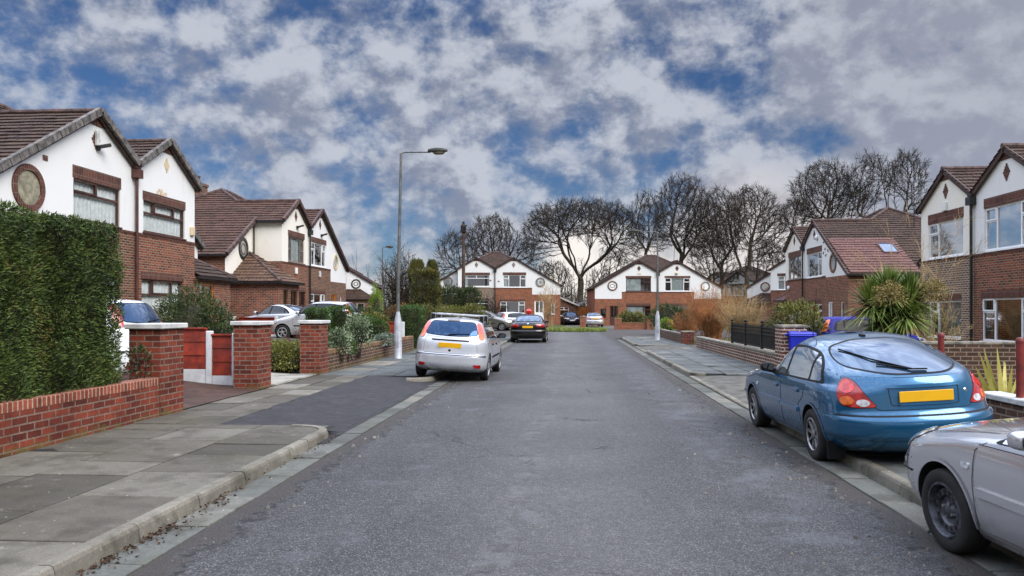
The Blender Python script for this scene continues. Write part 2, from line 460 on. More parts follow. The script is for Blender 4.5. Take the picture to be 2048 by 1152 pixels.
def motif(par, x, z, y, mat, s=1.0):
    m = MB()
    for k, (w, hh) in enumerate([(.1, -3), (.22, -2), (.34, -1), (.46, 0), (.34, 1), (.22, 2), (.1, 3)]):
        m.box(x - w * s / 2, x + w * s / 2, y - .02, y + .01, z + (hh - .5) * .095 * s + .004, z + (hh + .5) * .095 * s - .004)
    m.build('diamond_motif', mat, par)
S = .585
def house(name, label, loc, rz, halves, bz=0.0, roof=M_ROOF, pipe=M_BLACKPIPE, group='pebble white and brick gabled semi detached houses', chim=(), verge=M_BARGE, zb=3.6, dz=0.0):
    """a pair of houses. local x along the facade, y into the house, z up; halves[0] is x<0, halves[1] is x>0.
       Each half: bay of width B with its own gable, then a side piece of width SW under the long sweeping slope."""
    t = thing(name, label, 'house', (loc[0], loc[1], bz), rz, None)
    zp, zv = 6.95 + dz, 5.75 + dz
    PX = 2.05; rgx = (.55); zr = zp + (PX - rgx) * S          # main ridge
    yr = 4.8; D = 9.0; ov = .16
    rf = MB(); rg = MB(); bg = MB(); brick_n = 0
    for k, h in enumerate(halves):
        sg = -1 if k == 0 else 1
        B, SW, fl = h.get('B', 4.1), h.get('SW', 3.3), h.get('flush', False)
        yq = 0.0 if fl else 1.5
        X = lambda x: sg * x
        zo = lambda x: zp - (x - PX) * S                       # outer slope
        zs = zb - (h.get('drop', .75) if fl else h.get('drop', .75))
        def ol(pts): return [(X(a), b) for a, b in pts]
        def hole(w): 
            a, b = sorted((X(w[0]), X(w[1]))); return (a, b, w[2], w[3])
        bm, wm = h['brick'], h.get('white', M_WHITE)
        ww, gw = h['up'], h['gf']
        hu, hg = hole(ww['r']), hole(gw['r'])
        wb, bb = MB(), MB()
        facade(wb, ol([(0, zb), (B, zb), (B, zo(B) - .02), (PX, zp - .02), (0, zv - .02)]), [hu])
        facade(bb, ol([(0, -.6), (B, -.6), (B, zb), (0, zb)]), [hg])
        if not fl:
            for (mb_, a, b) in ((bb, -.6, zb), (wb, zb, zo(B) - .02)):
                mb_.poly([(X(B), 0, a), (X(B), yq, a), (X(B), yq, b), (X(B), 0, b)])
        E = B + SW
        ho = [hole(q['r']) for q in h.get('side', [])]
        facade(wb, ol([(B, zs), (E, zs), (E, max(zo(E) - .02, zs + .02)), (B, zo(B) - .02)]), [], yq)
        facade(bb, ol([(B, -.6), (E, -.6), (E, zs), (B, zs)]), ho, yq)
        bb.poly([(X(E), yq, -.6), (X(E), D, -.6), (X(E), D, zo(E) - .05), (X(E), yq, zo(E) - .05)])
        bb.poly([(0, D, -.6), (X(E), D, -.6), (X(E), D, zo(E) - .05), (X(B), D, zp - (B - PX) * S - .05), (0, D, zv - .2)])
        bb.build('brick_wall', bm, t); wb.build('white_wall', wm, t)
        MB().box(*sorted((X(0.0), X(B))), -.022, .03, zb - .07, zb + .004).build('string_course', h.get('sc', M_SOLD), t)
        # windows
        for w_, hl in ((ww, hu), (gw, hg)):
            window(t, hl[0], hl[1], hl[2], hl[3], 0.0, w_['st'], w_['fr'], w_.get('pane', M_PANE), w_.get('back'), w_.get('sill', w_['fr']), (w_.get('lm', M_SOLD), w_.get('lh', .26)))
        for q, hl in zip(h.get('side', []), ho):
            if q['kind'] == 'door':
                fr = MB(); a, b, c, d = hl; y = yq
                fr.box(a, a + .07, y + .03, y + .1, c, d); fr.box(b - .07, b, y + .03, y + .1, c, d); fr.box(a + .07, b - .07, y + .03, y + .1, d - .07, d)
                fr.box(a + .07, b - .07, y + .05, y + .09, c, c + .9)
                fr.box((a + b) / 2 - .05, (a + b) / 2 + .05, y + .05, y + .09, c + .9, d - .07)
                for e in (a + .07, b - .15): fr.box(e, e + .08, y + .05, y + .09, c + .9, d - .07)
                dr = fr.build('door', q['mat'], t)
                MB().poly([(a + .1, y + .08, c + .9), (b - .1, y + .08, c + .9), (b - .1, y + .08, d - .1), (a + .1, y + .08, d - .1)]).build('door_glass', q.get('pane', M_PANE), dr)
                MB().box(a + .15, b - .15, y + .6, y + .62, c, d).build('hall_back', q.get('hall', M_ROOM), dr)
            else:
                window(t, hl[0], hl[1], hl[2], hl[3], yq, q.get('st', 'plain'), q['fr'], q.get('pane', M_PANE), q.get('back'), q['fr'])
        if 'round' in h:
            rx, rzz, rr, rm, rp, rc = h['round']
            round_window(t, X(rx), rzz + dz, yq, rr, rm, rp, rc)
        motif(t, X(PX), zp - .82, 0.0, h.get('mm', M_SOLD), h.get('ms', .85))
        # apex infill board under the ridge
        MB().add([(X(PX - .62), -.03, zp - .40), (X(PX), -.03, zp - .05), (X(PX + .62), -.03, zp - .40), (X(PX - .62), .02, zp - .40), (X(PX), .02, zp - .05), (X(PX + .62), .02, zp - .40)],
                 [(0, 2, 1), (3, 4, 5), (0, 3, 5, 2), (0, 1, 4, 3), (1, 2, 5, 4)]).build('gable_board', M_SOLD, t)
        # roof planes
        ys, yf = yq - ov, -ov
        e = .22; xe = E + e
        jy = yr - (zr - zp) / .56
        if fl:
            roof_plane(rf, [(X(PX), yf, zp), (X(xe), yf, zo(xe)), (X(xe), jy, zo(xe)), (X(PX), jy, zp)], mi=0)
        else:
            roof_plane(rf, [(X(PX), yf, zp), (X(B + .18), yf, zo(B + .18)), (X(B + .18), ys, zo(B + .18)), (X(PX), ys, zp)])
            roof_plane(rf, [(X(PX), ys, zp), (X(xe), ys, zo(xe)), (X(xe), jy, zo(xe)), (X(PX), jy, zp)])
        bx = D + .2 - yr + rgx; zbk = zr - (D + .2 - yr) * S
        roof_plane(rf, [(X(rgx), yr, zr), (X(PX), jy, zp), (X(xe), jy, zo(xe)), (X(xe), D + .2, zo(xe)), (X(bx), D + .2, zbk)])
        roof_plane(rf, [(X(PX), yf, zp), (X(PX), jy, zp), (0, jy - (zp - zv) / .56, zv), (0, yf, zv)])
        ridge(rg, (X(PX), yf, zp + .03), (X(PX), jy, zp + .03)); ridge(rg, (X(PX), jy, zp + .03), (X(rgx), yr, zr + .03))
        # verge along the front rakes
        def verge_run(a, b, y):
            a3, b3 = Vector((X(a[0]), y, a[1])), Vector((X(b[0]), y, b[1])); n = max(1, int((b3 - a3).length / .36)); d = (b3 - a3) / n
            for i in range(n):
                if h.get('verge') is None: break
                p, q = a3 + d * (i + .02), a3 + d * (i + .93); m_ = MB()
                vg.bar(p + Vector((0, -.004 * (i % 3), .045)), q + Vector((0, -.004 * (i % 3), .028)), .14, .2)
            bg.bar(a3 + Vector((0, .07, -.06)), b3 + Vector((0, .07, -.06)), .05, .2)
        vg = MB()
        verge_run((PX, zp), ((xe if fl else B + .18), zo(xe if fl else B + .18)), yf)
        verge_run((PX, zp), (0, zv), yf)
        if vg.v: vg.build('verge_tile', h['verge'], t)
        if not fl:
            vg = MB(); verge_run((B + .0, zo(B)), (xe, zo(xe)), ys)
            if vg.v: vg.build('verge_tile', h['verge'], t)
        # gutters
        gt = MB()
        gt.bar((X(xe - .02), ys, zo(xe) - .02), (X(xe - .02), D, zo(xe) - .02), .11, .1)
        if not fl:
            gt.bar((X(B + .2), yf, zo(B + .18) - .03), (X(B + .2), ys, zo(B + .18) - .03), .12, .14)
            gt.tube([(X(B + .1), 1.42, zo(B) - .1), (X(B + .1), 1.42, 2.9)], .04, 8)
        gt.build('gutter', pipe, t)
        if 'porch' in h:
            px0, px1, dp, ph, pr = h['porch']; yb = yq
            pw = MB(); a, b = sorted((X(px0), X(px1))); y0 = yb - dp
            hl = [] if 'pwin' not in h else [hole(h['pwin']['r'])]
            facade(pw, [(a, -.6), (b, -.6), (b, ph), (a, ph)], hl + ([hole(h['pdoor']['r'])] if 'pdoor' in h else []), y0)
            pw.poly([(a, yb, -.6), (a, y0, -.6), (a, y0, ph), (a, yb, ph)]); pw.poly([(b, y0, -.6), (b, yb, -.6), (b, yb, ph), (b, y0, ph)])
            pw.build('porch', bm, t)
            pf = MB(); o = .2; top = ph + (dp + o) * .6; A = (a - o, y0 - o, ph - .02); Bq = (b + o, y0 - o, ph - .02)
            hx = dp + o
            inner = X(px0); 
            if sg > 0: La, Lb = (a, yb, top), (b + o - hx, yb, top); roof_plane(pf, [(a, y0 - o, ph), (b + o, y0 - o, ph), Lb, La]); roof_plane(pf, [(b + o, y0 - o, ph), (b + o, yb, ph), Lb]); hip = ((b + o, y0 - o, ph + .03), Lb)
            else: La, Lb = (a - o + hx, yb, top), (b, yb, top); roof_plane(pf, [(a - o, y0 - o, ph), (b, y0 - o, ph), Lb, La]); roof_plane(pf, [(a - o, yb, ph), (a - o, y0 - o, ph), La]); hip = ((a - o, y0 - o, ph + .03), La)
            pro = pf.build('porch_roof', h.get('proof', roof), t); hb = MB(); ridge(hb, hip[0], hip[1], .08); hb.build('hip_tile', M_RIDGE, pro, smooth=40)
            g = MB(); g.bar((a - o, y0 - o, ph - .05), (b + o, y0 - o, ph - .05), .1, .1)
            sx_ = (b + o) if sg > 0 else (a - o)
            g.bar((sx_, y0 - o + .055, ph - .05), (sx_, yb, ph - .05), .1, .1); g.build('porch_gutter', M_BLACKPIPE, t)
            if 'pwin' in h: 
                q = h['pwin']; hh = hole(q['r']); window(t, *hh, y0, q['st'], q['fr'], q.get('pane', M_PANE), q.get('back'), q['fr'])
            if 'pdoor' in h:
                hh = hole(h['pdoor']['r']); m_ = MB(); a, b, c, d = hh
                m_.box(a, a + .08, y0 + .03, y0 + .1, c, d); m_.box(b - .08, b, y0 + .03, y0 + .1, c, d); m_.box(a + .08, b - .08, y0 + .03, y0 + .1, d - .08, d); m_.box(a + .08, b - .08, y0 + .05, y0 + .09, c, c + 1.0)
                m_.box((a + b) / 2 - .06, (a + b) / 2 + .06, y0 + .05, y0 + .09, c + 1.0, d - .08)
                dr = m_.build('porch_door', h['pdoor']['mat'], t)
                MB().poly([(a + .08, y0 + .08, c + 1), (b - .08, y0 + .08, c + 1), (b - .08, y0 + .08, d - .08), (a + .08, y0 + .08, d - .08)]).build('door_glass', h['pdoor'].get('pane', M_PANE), dr)
                MB().box(a, b, y0 + .8, y0 + .82, c, d).build('hall_back', h['pdoor'].get('hall', M_ROOM), dr)
        for ex in h.get('extra', []):
            x, z = X(ex[1]), ex[2]
            if ex[0] == 'lamp':
                m_ = MB(); m_.box(x - .05, x + .05, -.1, 0, z - .08, z + .08); m_.bar((x, -.08, z + .02), (x + .22, -.3, z + .12), .16, .1); m_.build('security_lamp', M_DARKMET, t, bevel=.01)
            if ex[0] == 'sensor': 
                m_ = MB(); m_.box(x - .06, x + .06, -.1, 0, z - .2, z + .25); m_.build('floodlight', M_STONECAP, t, bevel=.015)
            if ex[0] == 'alarm': MB().box(x - .13, x + .13, -.09, 0, z - .17, z + .17).build('alarm_box', ex[3], t, bevel=.02)
            if ex[0] == 'ball': MB().lathe([(0, -.1), (.11, -.08), (.16, 0), (.11, .08), (0, .1)], 14, Matrix.Translation((x, -.06, z)) @ Matrix.Rotation(R(90), 4, 'X')).build('alarm_box', ex[3], t, smooth=60)
            if ex[0] == 'birds':
                for (bx_, bz_, a_) in ((0, 0, .3), (.32, .28, -.2), (-.22, .42, .5), (.12, -.36, .1), (.5, -.12, -.4), (-.3, -.2, .2)):
                    c_, s_ = math.cos(a_), math.sin(a_); P_ = lambda u, v: (x + bx_ + u * c_ - v * s_, z + bz_ + u * s_ + v * c_)
                    m_ = MB(); q = [P_(-.15, .06), P_(-.03, 0), P_(0, -.06), P_(.03, 0), P_(.15, .06), P_(.03, .045), P_(0, .03), P_(-.03, .045)]
                    n_ = len(q); m_.add([(a, -.03, b) for a, b in q] + [(a, -.004, b) for a, b in q], [tuple(range(n_)), tuple(reversed(range(n_, 2 * n_)))] + [(i, n_ + i, n_ + (i + 1) % n_, (i + 1) % n_) for i in range(n_)]); m_.build('bird_ornament', M_DARKMET, t)
            if ex[0] == 'vent': MB().box(x - .1, x + .1, -.015, .01, z - .07, z + .07).build('air_brick', M_SOLD, t)
            if ex[0] == 'plaque': MB().box(x - .18, x + .18, -.02, .01, z - .09, z + .09).build('plaque', M_CREAMPL, t)
            if ex[0] == 'patch': 
                m_ = MB(); rr = random.Random(3)
                for i in range(16):
                    a = rr.gauss(0, .16); b = rr.gauss(0, .07); m_.poly([(x + a - .07, -.004 - .0004 * i, z + b - .05), (x + a + .07, -.004 - .0004 * i, z + b - .05), (x + a + .05, -.004 - .0004 * i, z + b + .06), (x + a - .05, -.004 - .0004 * i, z + b + .05)])
                m_.build('bare_patch', M_CREAMPL, t)
        if 'velux' in h:
            x, y, w_, l_ = h['velux']; n = Vector((X(S), 0, 1)).normalized(); dn = Vector((X(1), 0, -S)).normalized(); yy = Vector((0, 1, 0))
            c = Vector((X(x), y, zo(x))) + n * .07
            m_ = MB()
            for sA in (-1, 1):
                m_.bar(c + yy * (sA * w_ / 2) - dn * l_ / 2, c + yy * (sA * w_ / 2) + dn * l_ / 2, .07, .1, up=n); m_.bar(c + dn * (sA * l_ / 2) - yy * w_ / 2, c + dn * (sA * l_ / 2) + yy * w_ / 2, .07, .1, up=n)
            v_ = m_.build('skylight', M_BFRAME, t)
            q = [c + yy * (i * w_ / 2) + dn * (j * l_ / 2) + n * .02 for i, j in ((-1, -1), (1, -1), (1, 1), (-1, 1))]
            MB().poly(q).build('pane', M_SKYL, v_)
        if 'patchroof' in h:
            y0, y1, x0, x1 = h['patchroof']; m_ = MB(); up = Vector((0, 0, .045))
            roof_plane(m_, [Vector((X(x0), y0, zo(x0))) + up, Vector((X(x1), y0, zo(x1))) + up, Vector((X(x1), y1, zo(x1))) + up, Vector((X(x0), y1, zo(x0))) + up])
            m_.build('newer_tile_patch', M_ROOFP, t)
    # middle roof, back roof
    jy = yr - (zr - zp) / .56; vy = jy - (zp - zv) / .56
    roof_plane(rf, [(-rgx, yr, zr), (-PX, jy, zp), (0, vy, zv), (PX, jy, zp), (rgx, yr, zr)])
    bx = D + .2 - yr + rgx; zbk = zr - (D + .2 - yr) * S
    roof_plane(rf, [(-rgx, yr, zr), (rgx, yr, zr), (bx, D + .2, zbk), (-bx, D + .2, zbk)])
    ridge(rg, (-rgx, yr, zr + .03), (rgx, yr, zr + .03)); 
    for s in (-1, 1): ridge(rg, (s * rgx, yr, zr + .03), (s * bx, D + .2, zbk + .03))
    rfo = rf.build('roof', roof, t); rg.build('ridge_tile', M_RIDGE, rfo, smooth=40)
    bg.build('bargeboard', verge, t)
    m_ = MB(); m_.box(-.17, .17, -.22, -.01, zv - .42, zv - .14); m_.tube([(0, -.1, zv - .42), (0, -.1, .05)], .05, 10); m_.bar((0, -.16, zv - .06), (0, -.05, zv - .06), .3, .1)
    m_.build('downpipe', pipe, t)
    for (cx_, cy_, top, pots) in chim:
        m_ = MB(); m_.box(cx_ - .45, cx_ + .45, cy_ - .35, cy_ + .35, 5.0, top); m_.box(cx_ - .5, cx_ + .5, cy_ - .4, cy_ + .4, top + .001, top + .14)
        c_ = m_.build('chimney', M_BRKD, t)
        for i in range(pots): MB().lathe([(.14, 0), (.12, .35), (.15, .38), (.15, .44), (.1, .44), (.1, .2)], 14, Matrix.Translation((cx_ + (i - (pots - 1) / 2) * .4, cy_, top + .14))).build('chimney_pot', M_RIDGE, c_, smooth=40)
    return t
M_SKYL = plain('skylight_glass', '#5f7690', .05, var=.02)
M_BRASSY = plain('amber_room', '#c98f4a', .8, var=.2)
# ------------------------------------------------------------------ the houses round the street
def WIN(x0, x1, z0, z1, st, fr, back=None, pane=None, **k):
    d = dict(r=(x0, x1, z0, z1), st=st, fr=fr, back=back, **k)
    if pane: d['pane'] = pane
    return d
NEAR_TILES[0] = .33
XL1 = -14.0; V1 = onx(268, XL1)
house('semi_detached_house', 'white gabled brick house with a brown tiled roof rising behind the tall conifer hedge', (XL1, V1), R(90), [
    dict(brick=M_BRKD, flush=True, SW=3.5, verge=M_VERGE,
         up=WIN(.78, 3.1, 3.66, 4.84, 'top2', M_BFRAME, M_NET, M_PANEN, lh=.36), gf=WIN(.8, 3.2, .9, 2.2, 'top2', M_BFRAME, M_NET),
         round=(4.95, 4.25, .62, M_SOLD, M_OBSC, None), extra=[('vent', 4.3, 5.15), ('sensor', 2.05, 6.15), ('lamp', 2.0, 5.9)]),
    dict(brick=M_BRK, SW=3.3, verge=M_VERGE, ms=.75, mm=M_CREAMPL,
         up=WIN(.55, 3.35, 3.66, 4.72, 'top3', M_BFRAME, (M_NET, 0, 1), M_PANEN, lh=.3), gf=WIN(.45, 3.2, .75, 2.1, 'top3', M_BFRAME, M_NET, M_PANEN, lh=.24),
         round=(5.2, 3.95, .5, M_BRK, M_PANE, None), side=[], porch=(4.1, 7.2, 1.5, 2.35, 0), pdoor=dict(r=(4.5, 5.7, .1, 2.1), mat=M_OAK, hall=M_BRASSY), proof=M_ROOF,
         extra=[('patch', 1.7, 5.1), ('alarm', 3.85, 4.0, M_CREAMPL)]),
], bz=.58, pipe=M_BROWNPIPE, chim=[(5.2, 6.6, 7.2, 2)])
XL2 = -14.6; V2 = onx(617, XL2)
house('semi_detached_house', 'house with one cream and one white gable behind the two silver cars on the drive', (XL2, V2), R(90), [
    dict(brick=M_BRK, white=M_CREAM, SW=3.3, verge=M_RIDGE,
         up=WIN(.7, 3.2, 3.66, 5.0, 'three', M_GREYFR, (M_NET, .2, .8), M_PANE, lh=.3), gf=WIN(.5, 3.3, .6, 2.1, 'three', M_BFRAME, (M_NET, .2, .8), lh=.24),
         round=(5.35, 4.15, .56, M_BLACKPIPE, M_PANE, ('ring', M_GREYFR)), porch=(4.1, 7.0, 2.4, 2.45, 0), proof=M_ROOFT, pdoor=dict(r=(4.4, 5.3, .05, 2.1), mat=M_DOOR), pwin=WIN(5.7, 6.3, 1.0, 2.1, 'plain', M_BFRAME),
         extra=[('lamp', 1.95, 5.55), ('alarm', 2.1, 3.2, M_WPLAST)]),
    dict(brick=M_BRKD, flush=True, SW=3.3, verge=M_BARGE,
         up=WIN(.5, 3.2, 3.66, 5.0, 'side2', M_WFRAME, None, M_PANEB, lh=.3), gf=WIN(.4, 3.0, .6, 2.05, 'side2', M_WFRAME, None, lh=.24),
         round=(5.1, 4.1, .5, M_CREAMPL, M_PANE, None), side=[dict(kind='door', r=(4.3, 5.2, 0, 2.1), mat=M_OAK), dict(kind='win', r=(6.0, 6.5, .8, 2.0), fr=M_WFRAME)],
         extra=[('lamp', 2.2, 5.5), ('alarm', 1.9, 3.2, M_STONECAP)]),
], bz=.55, roof=M_ROOFR, chim=[(-.9, 6.0, 8.0, 1)])
NEAR_TILES[0] = None
p = dep(606, 82)
house('semi_detached_house', 'farthest house of the left row, its low white wing with a round window', p, YAW + R(3), [
    dict(brick=M_BRKD, flush=False, SW=3.3, up=WIN(.7, 3.3, 3.66, 5.0, 'side2', M_WFRAME, M_NET), gf=WIN(.7, 3.3, .8, 2.1, 'side2', M_WFRAME, M_NET), round=(5.2, 4.1, .56, M_BRK, M_PANE, None)),
    dict(brick=M_BRKD, flush=False, SW=3.3, B=4.1, up=WIN(.7, 3.3, 3.66, 5.0, 'side2', M_WFRAME, M_NET), gf=WIN(.7, 3.3, .8, 2.1, 'side2', M_WFRAME, M_NET),
         round=(5.3, 3.95, .52, M_BLACKPIPE, M_WPLAST, ('square', M_BLACKPIPE)), porch=(4.1, 7.3, 1.6, 2.3, 0), pwin=WIN(5.6, 6.4, .9, 1.9, 'plain', M_WFRAME)),
], bz=.5)
p = dep(990, 86)
house('semi_detached_house', 'white gabled house at the head of the street behind the telegraph pole', p, YAW, [
    dict(brick=M_BRKG, SW=3.0, sc=M_BRKG, up=WIN(.6, 3.5, 3.75, 5.0, 'wide2', M_WFRAME, (M_NET, 0, .18), lh=.28), gf=WIN(.7, 2.6, 1.0, 2.2, 'wide2', M_WFRAME, None, lh=.2), mm=M_GREYFR,
         round=(5.3, 4.35, .52, M_GREYFR, M_PANE, None), extra=[('vent', .5, 4.4)]),
    dict(brick=M_BRKF, flush=True, SW=3.1, up=WIN(.9, 3.4, 3.66, 5.0, 'side2', M_WFRAME, (M_NET, 0, .2), lh=.3), gf=WIN(.6, 3.3, .8, 2.1, 'side2', M_WFRAME, None, lh=.2), mm=M_GREYFR,
         round=(5.0, 4.2, .54, M_STONECAPD, M_PANE, ('ring', M_WFRAME)), side=[dict(kind='door', r=(4.35, 5.4, 0, 2.15), mat=M_WFRAME), dict(kind='win', r=(6.2, 6.6, .7, 1.9), fr=M_WFRAME)], extra=[('vent', .4, 4.3)]),
], bz=.5)
p = dep(1316, 84)
house('semi_detached_house', 'white gabled house with red brick ground floor behind the orange bare bushes', p, YAW, [
    dict(brick=M_BRKF, flush=True, SW=2.9, B=3.9, up=WIN(.75, 3.45, 3.68, 5.1, 'side1r', M_BFRAME, (M_NET, 0, .6), lh=.22), gf=WIN(.8, 3.4, .7, 2.1, 'side1r', M_BFRAME, (M_NET, 0, .78)),
         round=(4.9, 4.25, .54, M_BRKD, M_NET, ('square', M_BFRAME)), side=[dict(kind='door', r=(4.3, 5.2, 0, 2.1), mat=M_DOOR), dict(kind='win', r=(5.6, 6.2, .9, 1.8), fr=M_BFRAME)], extra=[('plaque', 2.0, 5.55)]),
    dict(brick=M_BRKF, flush=True, SW=2.9, B=3.9, up=WIN(.75, 3.45, 3.68, 5.1, 'side2', M_WFRAME, (M_NET, .25, .75), lh=.22), gf=WIN(.75, 3.4, .7, 2.1, 'side1', M_WFRAME, M_NET),
         round=(5.1, 4.2, .5, M_STONECAPD, M_NET, None), extra=[('ball', 2.0, 5.6, M_CREAMPL)]),
], bz=.0, chim=[])
NEAR_TILES[0] = .33
XR1 = 14.2; W1 = onx(1948, XR1)
house('semi_detached_house', 'nearest house of the right row, brown brick below white gables, cut off by the frame', (XR1, W1), R(-90), [
    dict(brick=M_BRKG, SW=3.3, white=M_CREAM, up=WIN(.75, 3.45, 3.66, 5.0, 'side1', M_WFRAME, None, M_PANES, lh=.38), gf=WIN(.9, 3.4, .62, 2.0, 'side1', M_WFRAME, (M_DRAPE, .45, 1), lh=.24),
         round=(5.2, 4.0, .5, M_BRK, M_PANE, None), extra=[('alarm', 2.05, 5.55, M_WPLAST)]),
    dict(brick=M_BRK, flush=False, SW=3.3, up=WIN(.7, 3.5, 3.66, 5.1, 'side2', M_WFRAME, None, M_PANES, lh=.34), gf=WIN(.5, 3.6, .6, 2.05, 'side2', M_WFRAME, None, lh=.26), round=(5.2, 4.0, .5, M_BRK, M_PANE, None)),
], bz=.0, chim=[(-3.6, 6.6, 6.9, 1)])
XR2 = 14.6; W2 = onx(1608, XR2)
house('semi_detached_house', 'right hand house with a skylight and a pinkish patch in its big tiled roof', (XR2, W2), R(-90), [
    dict(brick=M_BRK, SW=3.0, flush=False, white=M_CREAM, up=WIN(.6, 3.4, 3.66, 5.1, 'lead', M_GREYFR, None, M_PANES, lh=.34), gf=WIN(.6, 3.4, .7, 2.0, 'side2', M_WFRAME, M_NET), round=(5.2, 4.0, .5, M_BRK, M_PANE, None), porch=(4.1, 6.6, 1.4, 2.3, 0), proof=M_ROOFP, extra=[('ball', 3.2, 3.1, M_WPLAST)]),
    dict(brick=M_BRK, flush=True, SW=3.6, drop=.1, up=WIN(.6, 3.4, 3.62, 5.05, 'side1r', M_WFRAME, None, M_PANES, lh=.34), gf=WIN(.7, 3.4, .7, 2.0, 'side1r', M_WFRAME, None, lh=.24), round=(5.35, 4.25, .55, M_BRK, M_PANE, None),
         side=[dict(kind='door', r=(4.5, 5.3, 0, 2.1), mat=M_WFRAME), dict(kind='win', r=(6.5, 7.0, .5, 2.1), fr=M_WFRAME)], extra=[('ball', 2.6, 5.9, M_WPLAST), ('birds', 4.0, 5.1)], velux=(5.4, 2.9, .8, 1.1), patchroof=(.05, 3.6, 4.3, 7.85)),
], bz=.0, roof=M_ROOF, verge=M_BARGE)
NEAR_TILES[0] = None
p = dep(1626, 75)
house('semi_detached_house', 'farthest house of the right row, white gable half hidden by its neighbour', p, YAW - R(38), [
    dict(brick=M_BRK, SW=3.0, flush=False, up=WIN(.7, 3.4, 3.66, 5.0, 'side2', M_WFRAME, M_NET), gf=WIN(.7, 3.4, .8, 2.1, 'side2', M_WFRAME, M_NET), round=(5.2, 4.0, .5, M_BRK, M_PANE, None), porch=(4.1, 7.0, 1.6, 2.3, 0)),
    dict(brick=M_BRK, flush=False, SW=3.0, up=WIN(.7, 3.4, 3.66, 5.0, 'wide2', M_WFRAME, (M_NET, 0, .3)), gf=WIN(.7, 3.4, .8, 2.1, 'side2', M_WFRAME, M_NET), round=(5.2, 4.0, .5, M_BRK, M_PANE, None)),
], bz=.0)

p = dep(1452, 108)
house('semi_detached_house', 'brown roofed house glimpsed above the orange bushes, behind the far orange house', p, YAW - R(55), [
    dict(brick=M_BRKF, SW=3.0, up=WIN(.7, 3.4, 3.66, 5.0, 'side2', M_WFRAME, M_NET), gf=WIN(.7, 3.4, .8, 2.1, 'side2', M_WFRAME, M_NET)),
    dict(brick=M_BRKF, SW=3.0, up=WIN(.7, 3.4, 3.66, 5.0, 'side2', M_WFRAME, M_NET), gf=WIN(.7, 3.4, .8, 2.1, 'side2', M_WFRAME, M_NET)),
], bz=-.05)
# ------------------------------------------------------------------ cars
def pchip(kn):
    x = np.array([k[0] for k in kn], float); y = np.array([k[1] for k in kn], float)
    h = np.diff(x); d = np.diff(y) / h; m = np.zeros(len(x)); m[0], m[-1] = d[0], d[-1]
    for i in range(1, len(x) - 1):
        if d[i - 1] * d[i] > 0:
            w1, w2 = 2 * h[i] + h[i - 1], h[i] + 2 * h[i - 1]; m[i] = (w1 + w2) / (w1 / d[i - 1] + w2 / d[i])
    def f(t):
        t = min(max(t, x[0]), x[-1]); i = min(int(np.searchsorted(x, t, 'right')) - 1, len(h) - 1); i = max(i, 0)
        s = (t - x[i]) / h[i]
        return float((1 + 2 * s) * (1 - s) ** 2 * y[i] + s * (1 - s) ** 2 * h[i] * m[i] + s * s * (3 - 2 * s) * y[i + 1] + s * s * (s - 1) * h[i] * m[i + 1])
    return f
M_ARCH = plain('wheel_arch_liner', '#0d0d0d', .9, var=.1)
M_TYRE = plain('tyre_rubber', '#191817', .85, var=.25, vs=9, bump=.2, bs=90)
M_RUBBER = plain('black_trim', '#0e0e0f', .65, spec=.25, var=.15)
M_GAP = plain('shut_line', '#0a0b0c', .8, var=0.0)
M_ALLOY = plain('dull_alloy', '#9a9a9c', .35, .8, var=.2, vs=12)
M_ALLOYB = plain('bright_alloy', '#c4c5c8', .3, .8, var=.12, vs=12)
M_STEELW = plain('black_steel_wheel', '#44474d', .5, .3, var=.4, vs=14)
M_PLATEY = plain('yellow_number_plate', '#e0a912', .35, var=.02)
M_PLATEW = plain('white_number_plate', '#dcdcd6', .35, var=.02)
M_LAMPR = plain('red_lamp_lens', '#a3090c', .12, var=.2, vs=14, coat=1)
M_LAMPO = plain('orange_lamp_lens', '#d9641a', .12, var=.15, vs=14, coat=1)
M_LAMPP = plain('coral_lamp_lens', '#d8402c', .15, var=.15, vs=10, coat=1)
M_LAMPW = plain('clear_lamp_lens', '#c9ccce', .1, .2, var=.2, vs=16, coat=1)
M_CHROME = plain('chrome', '#c8cacc', .12, 1.0, var=.03)
def carglass(name, col, spec=1.0, metal=.0):
    m, t, b = newmat(name); b.inputs['Base Color'].default_value = (*lin(col), 1)
    setp(b, rough=.025, spec=.5, metal=metal, coat=1.0 if metal else .2, coatr=.02); b.inputs['IOR'].default_value = 1.8 if metal else 1.5
    return m
M_CGLASS = carglass('car_glass', '#161b20')
M_CGLASSK = carglass('dull_car_glass', '#0d1116'); MATS['dull_car_glass'].node_tree.nodes['Principled BSDF'].inputs['Specular IOR Level'].default_value = .12; MATS['dull_car_glass'].node_tree.nodes['Principled BSDF'].inputs['Coat Weight'].default_value = 0
M_CGLASSB = carglass('sky_reflecting_car_glass', '#a3abb0', 1.0, .85)
M_CGLASSC = carglass('tinted_rear_glass', '#2b4462', 1.0, .7)
M_CGLASSL = carglass('pale_rear_glass', '#425d78', 1.0, .75)
for n_ in ('pale_rear_glass', 'tinted_rear_glass'): MATS[n_].node_tree.nodes['Principled BSDF'].inputs['Coat Weight'].default_value = .12; MATS[n_].node_tree.nodes['Principled BSDF'].inputs['Specular IOR Level'].default_value = .2; MATS[n_].node_tree.nodes['Principled BSDF'].inputs['IOR'].default_value = 1.45
M_MIRR = carglass('mirror_glass', '#38414a', 1.0, .8)

